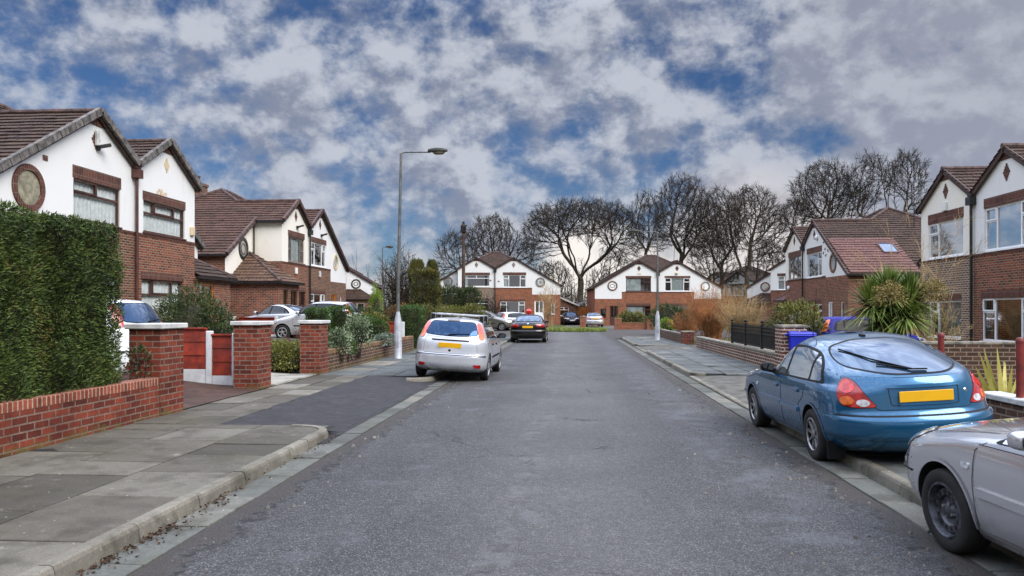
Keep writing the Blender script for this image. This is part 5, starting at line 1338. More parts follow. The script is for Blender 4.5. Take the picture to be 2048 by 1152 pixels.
# dropped crossings
def ramp(name, mat, x_in, x_out, y0, y1, zi, zo, fl=.5, n=24):
    mb = MB()
    for i in range(n + 1):
        y = y0 + (y1 - y0) * i / n
        for j in range(5):
            t = j / 4; e = min((y - y0), (y1 - y)); k = 1.0; z = zi + (zo - zi) * t * k + (.0 if k else 0)
            x = x_in + (x_out - x_in) * t + (.05 * math.sin(i * 1.7) + .03 * math.sin(i * 4.1) if j == 0 else 0)
            mb.v.append((x, y, z + .004 * math.sin(i * 2.1 + j)))
    for i in range(n):
        for j in range(4):
            q = (i * 5 + j, (i + 1) * 5 + j, (i + 1) * 5 + j + 1, i * 5 + j + 1); mb.f.append(q if x_in > x_out else q[::-1]); mb.m.append(0)
    return tag(mb.build(name, mat, uv=False, smooth=180), kind='structure')
ramp('crossing_tarmac', M_TAR, -4.70, -3.05, T0 - .08, T1 + .85, .106, .016)
tag(MB().poly([(-4.75, T0 - 1.0, .0135), (-2.98, T0 - 1.0, .0135), (-2.98, T1 + 1.3, .0135), (-4.75, T1 + 1.3, .0135)]).build('tarmac_bed', M_TAR, uv=False), kind='structure')
ramp('crossing_concrete', M_CONC, 5.3, 2.96, 12.6, 19.4, .10, .02)
ramp('crossing_concrete', M_CONC, 4.62, 2.96, 30.2, 35.4, .104, .02)
# kerbs
def kerb(mb, path, h=.115, w=.13, side=1):
    "path: road-side foot of the kerb; the stone lies to the given side of its direction"
    pts = [Vector((p[0], p[1], 0)) for p in path]; seg = []
    L = [0]
    for i in range(1, len(pts)): L.append(L[-1] + (pts[i] - pts[i - 1]).length)
    def at(s):
        s = min(max(s, 0), L[-1])
        for i in range(1, len(L)):
            if s <= L[i] + 1e-9:
                t = (s - L[i - 1]) / max(1e-9, L[i] - L[i - 1]); d = (pts[i] - pts[i - 1]).normalized(); return pts[i - 1].lerp(pts[i], t), d
    s = 0
    while s < L[-1] - .05:
        e = min(s + .915, L[-1]); n = max(1, int((e - s) / .16)); j = rnd.uniform(-.006, .006); jz = rnd.uniform(-.006, .006); rows = []
        for k in range(n + 1):
            p, d = at(s + .005 + (e - s - .01) * k / n); nn = Vector((-d.y, d.x, 0)) * side
            prof = [(0 + j, -.06), (.018 + j, h - .035 + jz), (.03 + j, h - .01 + jz), (.05 + j, h + jz), (w, h + jz - .002), (w, -.06)]
            rows.append([p + nn * a + Vector((0, 0, b)) for a, b in prof])
        b = len(mb.v); m = len(prof)
        for r_ in rows: mb.v += [tuple(v) for v in r_]
        for k in range(n):
            for i in range(m - 1):
                q = (b + k * m + i, b + (k + 1) * m + i, b + (k + 1) * m + i + 1, b + k * m + i + 1); mb.f.append(q[::-1] if side > 0 else q); mb.m.append(0)
        for r_, fl in ((0, 0), (n, 1)):
            q = tuple(b + r_ * m + i for i in range(m)); mb.f.append(q if (side > 0) != bool(fl) else q[::-1]); mb.m.append(0)
        s = e
kb = MB()
KL = -3.05; cv = lambda x, y, r, a0, a1, n=8: [(x + r * math.cos(R(a0 + (a1 - a0) * i / n)), y + r * math.sin(R(a0 + (a1 - a0) * i / n))) for i in range(n + 1)]
kerb(kb, [(KL, -12), (KL, T0 - .62)] + cv(KL - .55, T0 - .62, .55, 8, 100) , side=1)
kerb(kb, list(reversed([(KL, 44)] + [(KL, T1 + .6)] + cv(KL - .55, T1 + .6, .55, -8, -95)))[::1], side=1)
kerb(kb, [(KL, 44)] + cv(KL - 6, 44, 6.0, 6, 70, 14), side=1)
tag(kb.build('kerb', M_KERB, uv=False), 'weathered concrete kerb stones along the left pavement', kind='structure')
kb = MB(); KR = 2.95
kerb(kb, [(KR, -12), (KR, 12.5)], side=-1); kerb(kb, cv(KR + .4, 19.7, .4, 270, 180, 5) + [(KR, 20), (KR, 30)], side=-1); kerb(kb, [(KR, 12.5), (KR, 19.5)], h=.03, side=-1); kerb(kb, [(KR, 30), (KR, 35.6)], h=.03, side=-1)
kerb(kb, cv(KR + .4, 35.9, .4, 270, 180, 5) + [(KR, 36.2), (KR, 43.5)] + cv(KR + 3, 43.5, 3.0, 174, 100, 10), side=-1)
tag(kb.build('kerb', M_KERB, uv=False), 'weathered concrete kerb stones along the right pavement', kind='structure')
mb = slabs(-3.045, -2.725, -12, 44, .008, 1, M_GUT, 'g', (.9, .91)); tag(mb.build('gutter', M_GUT, uv=False), kind='structure')
mb = slabs(2.655, 2.945, -12, 44, .008, 1, M_GUT, 'g', (.9, .91)); tag(mb.build('gutter', M_GUT, uv=False), kind='structure')
# drives
def sheet(name, mat, x0, x1, y0, y1, dz=.012, n=14):
    mb = MB()
    for i in range(n + 1):
        x = x0 + (x1 - x0) * i / n
        for y in (y0, y1): mb.v.append((x, y, gz(x, y) + dz))
    for i in range(n): mb.f.append((2 * i, 2 * i + 2, 2 * i + 3, 2 * i + 1) if x1 > x0 else (2 * i + 1, 2 * i + 3, 2 * i + 2, 2 * i)); mb.m.append(0)
    return tag(mb.build(name, mat), kind='structure')
sheet('driveway', M_PAVER, -5.98, -14, 11.75, 15.3, .016); sheet('driveway', M_SLABW, -5.98, -14, 15.6, 18.3, .016); sheet('driveway', M_CONC, -6.2, -14, 28.8, 37.5, .014)
sheet('driveway', M_CONC, 5.31, 14, 12.4, 19.6, .014); sheet('driveway', M_CONC, 5.31, 14.5, 33, 36, .014)
sheet('driveway', M_CONC, -2, 6, 70.3, 90, .02)
mb = slabs(-7.9, -5.99, 15.65, 18.25, .13, 3, M_SLABW, 'x', (.6, .9)); pave('path', mb, M_SLABW, [])
# ------------------------------------------------------------------ walls, pillars, fences, street furniture
def garden_wall(label, x0, x1, y0, y1, z0, z1, bm, cm=None, ch=.11, over=.0, cat='wall', loc_seed=0):
    t = thing('garden_wall', label, cat, ((x0 + x1) / 2, (y0 + y1) / 2, z0)); w, d = (x1 - x0) / 2, (y1 - y0) / 2; h = z1 - z0
    MB().box(-w, w, -d, d, -.25, h - ch - .001).build('brickwork', bm, t)
    if cm: MB().box(-w - over, w + over, -d - over * .3, d + over * .3, h - ch, h).build('coping', cm, t, bevel=.01 if over else .006)
    return t
def pillar(label, x0, x1, y0, y1, z0, z1, bm, cm, ch=.08, over=.05):
    t = thing('brick_pillar', label, 'gate pillar', ((x0 + x1) / 2, (y0 + y1) / 2, z0)); w, d, h = (x1 - x0) / 2, (y1 - y0) / 2, z1 - z0
    MB().box(-w, w, -d, d, -.25, h - ch - .001).build('brickwork', bm, t)
    MB().box(-w - over, w + over, -d - over, d + over, h - ch, h).build('cap', cm, t, bevel=.012)
    return t
garden_wall('low red brick garden wall under the tall conifer hedge', -6.2, -5.95, -3, 10.99, .05, .66, M_WALLB, M_COPB)
pillar('brick gate pillar standing at the end of the conifer hedge', -6.42, -5.94, 11.0, 11.68, .05, 1.45, M_WALLB, M_STONECAP)
pillar('brick gate pillar beside the red fence panels', -6.52, -6.02, 14.8, 15.45, .05, 1.43, M_WALLB, M_STONECAP)
pillar('brick gate pillar with green moss at its foot, beside the yellow green shrub', -6.42, -5.92, 18.3, 18.9, .05, 1.40, M_WALLB, M_STONECAP)
garden_wall('low brown brick wall with tan coping behind the tall lamp post', -6.12, -5.92, 18.91, 29.6, .05, .66, M_WALLD, M_COPO)
garden_wall('brown brick wall beyond the second fence on the left', -6.12, -5.92, 33.5, 43, .05, .62, M_WALLD, M_COPO)
garden_wall('brown brick front wall carrying the black iron railings', 5.3, 5.54, 20.32, 32.8, .02, .56, M_WALLR, M_STONECAPD, .07, .03)
pillar('purple brick pillar at the end of the railings, next to the blue bin', 5.26, 5.86, 19.66, 20.31, .02, 1.28, M_WALLR, M_STONECAPD, .07, .02)
garden_wall('low stone coloured wall under the orange bushes past the lamp post', 5.3, 5.52, 37.0, 46.5, .02, .55, M_WALLD, M_STONECAPD, .06)
pillar('short brick pillar ending the low wall under the orange bushes', 5.25, 5.75, 36.2, 36.99, .02, .68, M_WALLB, M_STONECAPD, .06, .02)
garden_wall('near right front wall with a pale slab coping and red post', 5.3, 5.54, -3, 10.5, .02, .60, M_WALLD, M_STONECAP, .07, .04)
p = dep(1236, 66); pillar('squat orange brick pillar at the left end of the far front wall', p[0] - .3, p[0] + .3, p[1] - .3, p[1] + .3, -.05, .95, M_BRKF, M_BRKF, .06, .02)
q = dep(1300, 66); garden_wall('far low brick front wall before the house with the orange ground floor', p[0] + .31, q[0] - .3, p[1] - .1 + .3, p[1] + .12 + .3, -.05, .6, M_BRKF, M_COPO, .1)
pillar('squat orange brick pillar at the right end of the far front wall', q[0] - .28, q[0] + .25, p[1] - .0, p[1] + .55, -.05, .9, M_BRKF, M_BRKF, .06, .02)
p = dep(1166, 74); pillar('brick pillar between the two drives at the street head', p[0] - .28, p[0] + .28, p[1] - .28, p[1] + .28, -.05, 1.05, M_BRKF, M_STONECAPD, .08, .03)
# red fence panels between concrete posts
M_REDW = plain('red_stained_timber', '#842a14', .6, var=.25, vs=3, bump=.4, bs=30); M_CPOST = plain('pale_concrete_post', '#c6c8c9', .8, var=.08, vs=4, bump=.25)
def fence(label, xs_, y, zt, gap_z=.3):
    t = thing('panel_fence', label, 'fence', (xs_[0], y, 0))
    for i, x in enumerate(xs_):
        g = gz(x, y); MB().box(x - xs_[0] - .06, x - xs_[0] + .06, -.06, .06, g - .1, g + zt + .05).build('concrete_post', M_CPOST, t, bevel=.012)
        if i:
            a, b = x - xs_[0] + .062, xs_[i - 1] - xs_[0] - .062; g = gz((x + xs_[i - 1]) / 2, y)
            MB().box(a, b, -.03, .03, g - .1, g + gap_z).build('gravel_board', M_CPOST, t, bevel=.008)
            m_ = MB(); n = 3; hh = (zt - gap_z) / n
            for k in range(n): m_.add([(a, -.03, g + gap_z + .004 + k * hh), (b, -.03, g + gap_z + .004 + k * hh), (b, .02, g + gap_z + k * hh + .004), (a, .02, g + gap_z + k * hh + .004), (a, -.012, g + gap_z + (k + 1) * hh), (b, -.012, g + gap_z + (k + 1) * hh), (b, .02, g + gap_z + (k + 1) * hh), (a, .02, g + gap_z + (k + 1) * hh)],
                                      [(0, 3, 2, 1), (4, 5, 6, 7), (0, 1, 5, 4), (1, 2, 6, 5), (2, 3, 7, 6), (3, 0, 4, 7)])
            m_.bar((a, -.04, g + zt), (b, -.04, g + zt), .06, .03); m_.build('panel', M_REDW, t)
    return t
fence('red wooden panel fence with white concrete posts beside the first left drive', [-6.72, -7.26, -9.06, -10.86, -12.66], 15.36, 1.03, .2)
fence('red wooden panel fence between the small silver car and the porch', [-12.2, -14.0, -15.8], 31.9, .80, .1)
fence('bright red panel fence beside the clipped hedge behind the lamp post', [-6.4, -7.7], 29.9, 1.05, .1)
# lamp posts
M_LPOST = plain('pale_painted_post', '#a7abb2', .5, .1, var=.12, vs=3); M_LGREY = plain('galvanised_arm', '#6b6c6a', .5, .6, var=.15); M_LHEAD = plain('lamp_housing', '#26261f', .5, .2, var=.15); M_LDIFF = plain('lamp_diffuser', '#6b6656', .25, var=.1)
def lamp_post(label, x, y, z, hgt, arm, lean=0.0):
    t = thing('street_lamp', label, 'street lamp', (x, y, z)); s = Vector((lean, 0, 0))
    b = MB(); b.lathe([(.16, -.05), (.125, .0), (.115, 1.05), (.11, 1.22), (.062, 1.45), (.06, 1.5)], 20); b.build('base', M_LPOST, t, smooth=40)
    MB().box(-.045, .045, -.125, -.105, .35, .85).build('door', M_LPOST, t, bevel=.006)
    MB().tube([Vector((0, 0, 1.45)), Vector((0, 0, 2.6)) + s * .1, Vector((0, 0, hgt)) + s], [.058, .054, .038], 14).build('pole', M_LGREY, t, smooth=40)
    a0 = Vector((0, 0, hgt - .06)) + s; a1 = a0 + Vector((arm, 0, .09))
    MB().tube([a0 + Vector((0, 0, .06)), a0 + Vector((arm * .12, 0, .1)), a1], .024, 10).build('arm', M_LGREY, t, smooth=40)
    m_ = MB(); sg = 1 if arm > 0 else -1
    pr = []
    for i in range(13):
        u = i / 12; x_ = a1.x + sg * (-.08 + .62 * u); w_ = .12 * math.sin(math.pi * min(.97, .12 + .8 * u)) ** .6; h_ = .11 * math.sin(math.pi * min(.97, .15 + .75 * u)) ** .6
        pr.append([(x_, w_ * math.cos(a), a1.z + .03 + h_ * max(-.25, math.sin(a))) for a in [2 * math.pi * k / 16 for k in range(16)]])
    for r_ in pr: m_.v += r_
    for i in range(12):
        for k in range(16): q_ = (k + 1) % 16; m_.f.append((i * 16 + k, i * 16 + q_, (i + 1) * 16 + q_, (i + 1) * 16 + k)); m_.m.append(0)
    m_.f += [tuple(range(16)), tuple(12 * 16 + k for k in reversed(range(16)))]; m_.m += [0, 0]
    h_ = m_.build('lamp_head', M_LHEAD, t, smooth=60)
    d = MB(); cx_ = a1.x + sg * .27
    for i in range(7):
        u = i / 6; 
    d.lathe([(.001, -.085), (.07, -.075), (.098, -.03), (.1, .01)], 18, Matrix.Translation((cx_, 0, a1.z)) @ Matrix.Diagonal((2.0, .95, 1, 1))); d.build('diffuser', M_LDIFF, h_, smooth=60)
    return t
p = gp(796, 717, .1); lamp_post('tall street lamp on the left pavement with its arm over the road', p[0], p[1], .1, 6.55, .95, .1)
p = gp(1315, 680, .1); lamp_post('slim street lamp on the right pavement before the orange bushes', p[0], p[1], .1, 5.55, -.95)
p = dep(765, 62); lamp_post('distant street lamp rising beside the dark conifers on the left', p[0], p[1], .2, 6.4, .35)
# telegraph pole
M_POLE = plain('weathered_timber_pole', '#4a3a2f', .85, var=.3, vs=2, bump=.4)
p = dep(927, 60); t = thing('telegraph_pole', 'brown wooden telegraph pole in front of the white house at the street head', 'telegraph pole', (p[0], p[1], .1))
MB().tube([(0, 0, -.3), (0, 0, 8.2)], [.16, .115], 14).build('pole', M_POLE, t, smooth=40)
m_ = MB(); m_.box(-.2, .2, -.2, .2, 7.5, 8.0); m_.tube([(-.2, 0, 8.05), (.3, 0, 8.05)], .05, 8); m_.tube([(0, 0, 8.0), (0, 0, 8.35)], .09, 10); m_.build('junction_box', M_DARKMET, t, bevel=.02)
# overhead wire from the pole to the near right house
# red pillar box
p = dep(1058, 72); t = thing('pillar_box', 'red domed pillar box top showing between parked cars and the white house', 'post box', (p[0], p[1], .0))
M_POST = plain('post_box_red', '#c8231c', .3, var=.05, coat=.6)
MB().lathe([(.26, 0), (.26, .12), (.22, .14), (.22, 1.45), (.27, 1.48), (.28, 1.56), (.25, 1.60), (.18, 1.70), (.001, 1.76)], 24).build('body', M_POST, t, smooth=40)
m_ = MB(); m_.box(-.12, .12, -.235, -.2, 1.28, 1.34); m_.build('slot', M_GAP, t)
MB().box(-.14, .14, -.232, -.2, .4, 1.15).build('door', M_POST, t, bevel=.01)
# iron railings
M_IRON = plain('black_iron', '#171717', .5, .4, var=.2)
def railings(label, x, y0, y1, z0, z1, posts):
    t = thing('iron_railing', label, 'railings', (x, y0, z0)); h = z1 - z0
    for py in posts:
        m_ = MB(); m_.box(-.035, .035, py - y0 - .035, py - y0 + .035, -.02, h + .03); m_.lathe([(.001, -.05), (.045, -.02), (.05, .02), (.001, .06)], 12, Matrix.Translation((0, py - y0, h + .09))); m_.build('post', M_IRON, t)
    m_ = MB()
    for zz in (.06, h * .62, h * .78, h - .05): m_.box(-.018, .018, 0, y1 - y0, zz - .015, zz + .015)
    m_.build('rail', M_IRON, t); m_ = MB(); n = int((y1 - y0) / .1)
    for i in range(1, n):
        y = i * (y1 - y0) / n; m_.box(-.008, .008, y - .008, y + .008, .03, h - .02 + (.05 if i % 2 else 0)); 
    for i in range(1, n): y = (i + .5) * (y1 - y0) / n; m_.box(-.006, .006, y - .006, y + .006, .03, h * .62)
    o = m_.build('baluster', M_IRON, t); 
    return t
railings('black iron railings on top of the brown brick front wall', 5.42, 20.35, onx(1464, 5.42), .56, 1.22, [onx(1464, 5.42) - .04, onx(1491, 5.42), onx(1524, 5.42), 20.4])
# red posts on the near right wall
M_RPOST = plain('dark_red_post', '#6b1f1a', .5, var=.2, vs=4)
for y, z0, lab in ((onx(2040, 5.4), .6, 'dark red post standing on the near right wall, close to the frame edge'), (onx(1882, 5.4), .03, 'dark red post between the blue car and the brown brick house')):
    t = thing('gate_post', lab, 'post', (5.4, y, z0)); MB().tube([(0, 0, 0), (0, 0, 1.26 - z0)], .043, 14).build('shaft', M_RPOST, t, smooth=40); MB().lathe([(.048, 0), (.05, .03), (.034, .055), (.001, .065)], 14, Matrix.Translation((0, 0, 1.26 - z0))).build('cap', M_RPOST, t, smooth=40)
# wheelie bin
M_BIN = plain('blue_plastic', '#1525a8', .4, var=.08); p = dep(1600, 19.3)
t = thing('wheelie_bin', 'blue wheelie bin beside the purple brick pillar', 'bin', (p[0], p[1], .05), R(90) )
m_ = MB(); m_.add([(-.22, -.24, .12), (.22, -.24, .12), (.22, .24, .05), (-.22, .24, .05), (-.28, -.3, .95), (.28, -.3, .95), (.28, .32, .95), (-.28, .32, .95)], [(0, 3, 2, 1), (4, 5, 6, 7), (0, 1, 5, 4), (1, 2, 6, 5), (2, 3, 7, 6), (3, 0, 4, 7)]); m_.box(-.3, .3, -.32, .34, .951, .99); m_.build('body', M_BIN, t, bevel=.02)
MB().add([(-.29, -.34, .991), (.29, -.34, .991), (.29, .36, .991), (-.29, .36, .991), (-.25, -.28, 1.06), (.25, -.28, 1.06), (.25, .3, 1.08), (-.25, .3, 1.08)], [(0, 3, 2, 1), (4, 5, 6, 7), (0, 1, 5, 4), (1, 2, 6, 5), (2, 3, 7, 6), (3, 0, 4, 7)]).build('lid', M_BIN, t, bevel=.02)
MB().tube([(-.28, .40, 1.0), (.28, .40, 1.0)], .018, 8).build('handle', M_BIN, t)
for sg in (-1, 1): MB().tube([(sg * .24, .3, .1), (sg * .3, .3, .1)], .1, 16).build('wheel', M_TYRE, t)
# carport and garage between the far houses
M_DTIMB = plain('old_brown_timber', '#4d3322', .8, var=.3, vs=3)
p = dep(1180, 94); t = thing('carport', 'open gabled carport with pale bargeboards behind the silver saloon', 'carport', (p[0], p[1], 0), YAW)
m_ = MB(); w = 2.2
for sg in (-1, 1): roof_plane(m_, [(0, -.3, 2.95), (sg * (w + .3), -.3, 2.0), (sg * (w + .3), 5, 2.0), (0, 5, 2.95)])
m_.build('roof', M_ROOF, t); m_ = MB()
for sg in (-1, 1): m_.bar((0, -.34, 2.9), (sg * (w + .3), -.34, 1.95), .04, .2)
m_.build('bargeboard', M_STONECAP, t)
for sx_ in (-w, w):
    for y_ in (0, 4.8): MB().box(sx_ - .06, sx_ + .06, y_ - .06, y_ + .06, -.1, 2.05).build('post', M_DTIMB, t)
MB().box(-w, w, 4.9, 5.0, -.1, 2.1).build('back_wall', M_DTIMB, t)
p = dep(1136, 90); t = thing('garage', 'small lean-to garage with sloping roof on the side of the white house', 'garage', (p[0], p[1], 0), YAW)
m_ = MB(); facade(m_, [(-2.3, 0), (1.0, 0), (1.0, 2.2), (-2.3, 3.6)], [(-1.0, .1, 1.0, 2.0)]); m_.poly([(1.0, 0, 0), (1.0, 5, 0), (1.0, 5, 2.2), (1.0, 0, 2.2)]); m_.build('wall', M_BRKD, t)
m_ = MB(); roof_plane(m_, [(-2.3, -.2, 3.75), (1.3, -.2, 2.2), (1.3, 5, 2.2), (-2.3, 5, 3.75)]); m_.build('roof', M_ROOF, t); MB().bar((-2.3, -.22, 3.68), (1.3, -.22, 2.13), .04, .18).build('bargeboard', M_STONECAP, t)
window(t, -1.0, .1, 1.0, 2.0, 0, 'top2', M_WFRAME, M_PANE, None, M_WFRAME)
MB().box(1.02, 3.0, .4, .5, -.1, 2.0).build('side_gate', M_OAK, t)
# television aerial above the near right house
t = thing('tv_aerial', 'thin television aerial mast above the roof of the nearest right house', 'aerial', dep(1828, 40.5) + (6.9,))
m_ = MB(); m_.tube([(0, 0, -1), (0, 0, 2.5)], .022, 8); m_.tube([(-.35, 0, -1), (-.3, 0, 2.2)], .018, 8); m_.tube([(-.3, 0, 2.3), (.9, 0, 2.45)], .012, 6); m_.build('mast', M_DARKMET, t)
m_ = MB()
for i in range(7): m_.tube([(-.2 + .16 * i, -.22, 2.33 + .015 * i), (-.2 + .16 * i, .22, 2.33 + .015 * i)], .007, 5)
m_.build('element', M_DARKMET, t)
# low wall across the right front gardens
garden_wall('low brown brick wall with flat coping below the spiky palm', 7.2, 12.2, 16.6, 16.82, .0, 1.0, M_WALLD, M_STONECAPD, .06, .03)
garden_wall('short white painted marker wall end beside the right lamp post', 5.32, 5.5, 46.6, 47.2, .0, .7, M_WPLAST)
# ------------------------------------------------------------------ plants
def mesh_np(name, V, Fq, mats, parent=None, smooth=False, mi=None):
    me = bpy.data.meshes.new(name); n = len(V); m, k = Fq.shape
    me.vertices.add(n); me.vertices.foreach_set('co', V.astype(np.float32).ravel())
    me.loops.add(m * k); me.loops.foreach_set('vertex_index', Fq.astype(np.int32).ravel())
    me.polygons.add(m); me.polygons.foreach_set('loop_start', np.arange(0, m * k, k, dtype=np.int32))
    for q in (mats if isinstance(mats, (list, tuple)) else [mats]): me.materials.append(q)
    if mi is not None: me.polygons.foreach_set('material_index', mi.astype(np.int32))
    if smooth: me.polygons.foreach_set('use_smooth', [True] * m)
    me.update(calc_edges=True); me.validate()
    return link(name, me, parent)
def leaves(name, P, D, length, width, mat, parent=None, rng=None, flat=.5, up=None):
    "one leaf per point: P base points, D long axes"
    rng = rng or np.random.default_rng(1); n = len(P)
    D = D / np.linalg.norm(D, axis=1, keepdims=True); Q = rng.normal(size=(n, 3)); B = np.cross(D, Q); B /= np.linalg.norm(B, axis=1, keepdims=True) + 1e-9
    L = length * rng.uniform(.6, 1.3, (n, 1)); W = width * rng.uniform(.7, 1.25, (n, 1)); N = np.cross(D, B)
    V = np.stack([P, P + D * L * .45 + B * W * .5 + N * W * .12, P + D * L, P + D * L * .45 - B * W * .5 + N * W * .12], 1).reshape(-1, 3)
    return mesh_np(name, V, np.arange(4 * n).reshape(n, 4), mat, parent)
def tubes_np(name, A, B, ra, rb, mat, parent=None, sides=4, smooth=True):
    n = len(A); d = B - A; L = np.linalg.norm(d, axis=1, keepdims=True) + 1e-9; d = d / L
    ref = np.where(np.abs(d[:, 2:3]) > .9, np.array([[1., 0, 0]]), np.array([[0, 0, 1.]])); u = np.cross(d, ref); u /= np.linalg.norm(u, axis=1, keepdims=True); v = np.cross(d, u)
    rows = []
    for c, r in ((A, ra), (B, rb)):
        for k in range(sides):
            a = 2 * math.pi * k / sides; rows.append(c + (u * math.cos(a) + v * math.sin(a)) * r[:, None])
    V = np.stack(rows, 1).reshape(-1, 3); base = np.arange(n)[:, None] * 2 * sides
    F = np.concatenate([base + np.array([[k, (k + 1) % sides, sides + (k + 1) % sides, sides + k]]) for k in range(sides)], 0)
    return mesh_np(name, V, F, mat, parent, smooth)
M_BARK = plain('bark', '#453d31', .95, var=.3, vs=2, bump=.6, bs=14, dirt=('#5b5a3c', 1.2, .55)); M_TWIG = plain('twig', '#2f2820', .95, var=.25, vs=.4)
M_TWIGO = plain('orange_twig', '#9c6a40', .9, var=.3, vs=1.2); M_TWIGT = plain('tan_twig', '#a58c63', .9, var=.25, vs=1.2); M_TWIGR = plain('reddish_twig', '#6b4034', .9, var=.2)
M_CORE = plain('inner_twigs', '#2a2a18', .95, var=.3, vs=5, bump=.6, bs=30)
L_HEDGE = leafmat('conifer_hedge_leaf', '#243219', '#566a30', .6, '#76683a'); L_CONB = leafmat('bronze_conifer_leaf', '#343a1e', '#6f6e38', .6, '#837845')
L_CLIP = leafmat('clipped_hedge_leaf', '#253b17', '#466325', .6); L_DARK = leafmat('dark_shrub_leaf', '#28331c', '#46552c', .5, '#6b6a45'); L_OLIVE = leafmat('olive_shrub_leaf', '#4a4f24', '#7c7c3a', .55, '#8f8a52')
L_VARI = leafmat('variegated_leaf', '#3c4f33', '#8f9d7c', .5, '#d9dcc0'); L_GREY = leafmat('grey_green_leaf', '#4a5a4a', '#8a9a8a', .6); L_BROWN = leafmat('brown_autumn_leaf', '#54412a', '#7c6136', .7)
L_LIME = leafmat('lime_conifer_leaf', '#4f6d20', '#86a535', .6); L_PALM = leafmat('sword_leaf', '#42562a', '#8a9c52', .45, '#aea46c'); L_YUC = leafmat('yellow_sword_leaf', '#85803a', '#bdb264', .45, '#5d7030')
L_STRAW = leafmat('straw_panicle', '#75683f', '#9c8a58', .8); L_GRASS = leafmat('rough_grass', '#5a6a2f', '#8f9a56', .8, '#a39a6a'); L_FALL = leafmat('fallen_leaf', '#2e2118', '#4c3626', .85)
def nz(p, s, seed=0.0):
    x, y, z = p[:, 0] * s + seed, p[:, 1] * s + seed * 1.7, p[:, 2] * s - seed
    return (np.sin(x * 1.7 + 1.3 * np.sin(y * 1.1)) + np.sin(y * 2.1 + 1.1 * np.sin(z * 1.3 + 1)) + np.sin(z * 1.9 + 1.2 * np.sin(x * .9 + 2)) + .6 * np.sin(x * 4.1 + y * 3.3) + .6 * np.sin(y * 4.7 - z * 3.9)) / 4.2
def hedge(label, x0, x1, y0, y1, z0, z1, n, leaf, ll, lw, amp=.08, seed=1, cat='hedge', taper=0.0, droop=.35, name='hedge', group=None, face=None, edge=.10):
    t = thing(name, label, cat, ((x0 + x1) / 2, (y0 + y1) / 2, z0), group=group); rng = np.random.default_rng(seed)
    w, d, h = (x1 - x0) / 2, (y1 - y0) / 2, z1 - z0
    ar = np.array([2 * d * h, 2 * d * h, 2 * w * h, 2 * w * h, 4 * w * d]); 
    if face is not None: ar = ar * np.array(face)
    f = rng.choice(5, n, p=ar / ar.sum()); a, b = rng.uniform(-1, 1, n), rng.uniform(0, 1, n)
    P = np.zeros((n, 3)); N = np.zeros((n, 3))
    for k, (nx, ny, nz_) in enumerate([(1, 0, 0), (-1, 0, 0), (0, 1, 0), (0, -1, 0), (0, 0, 1)]):
        m = f == k; N[m] = (nx, ny, nz_)
        if k < 2: P[m] = np.stack([np.full(m.sum(), nx * w), a[m] * d, b[m] * h], 1)
        elif k < 4: P[m] = np.stack([a[m] * w, np.full(m.sum(), ny * d), b[m] * h], 1)
        else: P[m] = np.stack([a[m] * w, (b[m] * 2 - 1) * d, np.full(m.sum(), h)], 1)
    e = nz(P, 2.2, seed) * amp + nz(P, 6.0, seed + 3) * amp * .6; depth = rng.exponential(.045, n)
    P = P + N * (e - depth)[:, None]
    # round the top edges
    k = np.clip((P[:, 2] - h + .15) / .15, 0, 1) ** 2 * edge + taper * P[:, 2] / h
    P[:, 0] -= np.sign(P[:, 0]) * k * np.abs(P[:, 0]) / w; P[:, 1] -= np.sign(P[:, 1]) * k * np.abs(P[:, 1]) / max(d, .01)
    flow = np.stack([nz(P, 3.1, 5 + seed), nz(P, 3.1, 9 + seed), nz(P, 2.7, 14 + seed) + .3], 1)
    D = N * .9 + flow * 1.1 + rng.normal(size=(n, 3)) * .45; D[:, 2] -= droop * (f < 4)
    leaves('foliage', P, D, ll, lw, leaf, t, rng)
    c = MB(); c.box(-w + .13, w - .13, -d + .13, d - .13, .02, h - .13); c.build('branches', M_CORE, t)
    return t
def blob_pts(n, c, r, rng, seed, lump=.25, shell=.35, zmin=None):
    u = rng.normal(size=(n, 3)); u /= np.linalg.norm(u, axis=1, keepdims=True); u[:, 2] = np.where(u[:, 2] < -.5, -u[:, 2], u[:, 2])
    rad = 1 - shell * rng.random(n) ** 1.5; rad *= 1 + lump * nz(u * 2.0, 1.6, seed)
    return np.array(c) + u * rad[:, None] * np.array(r), u
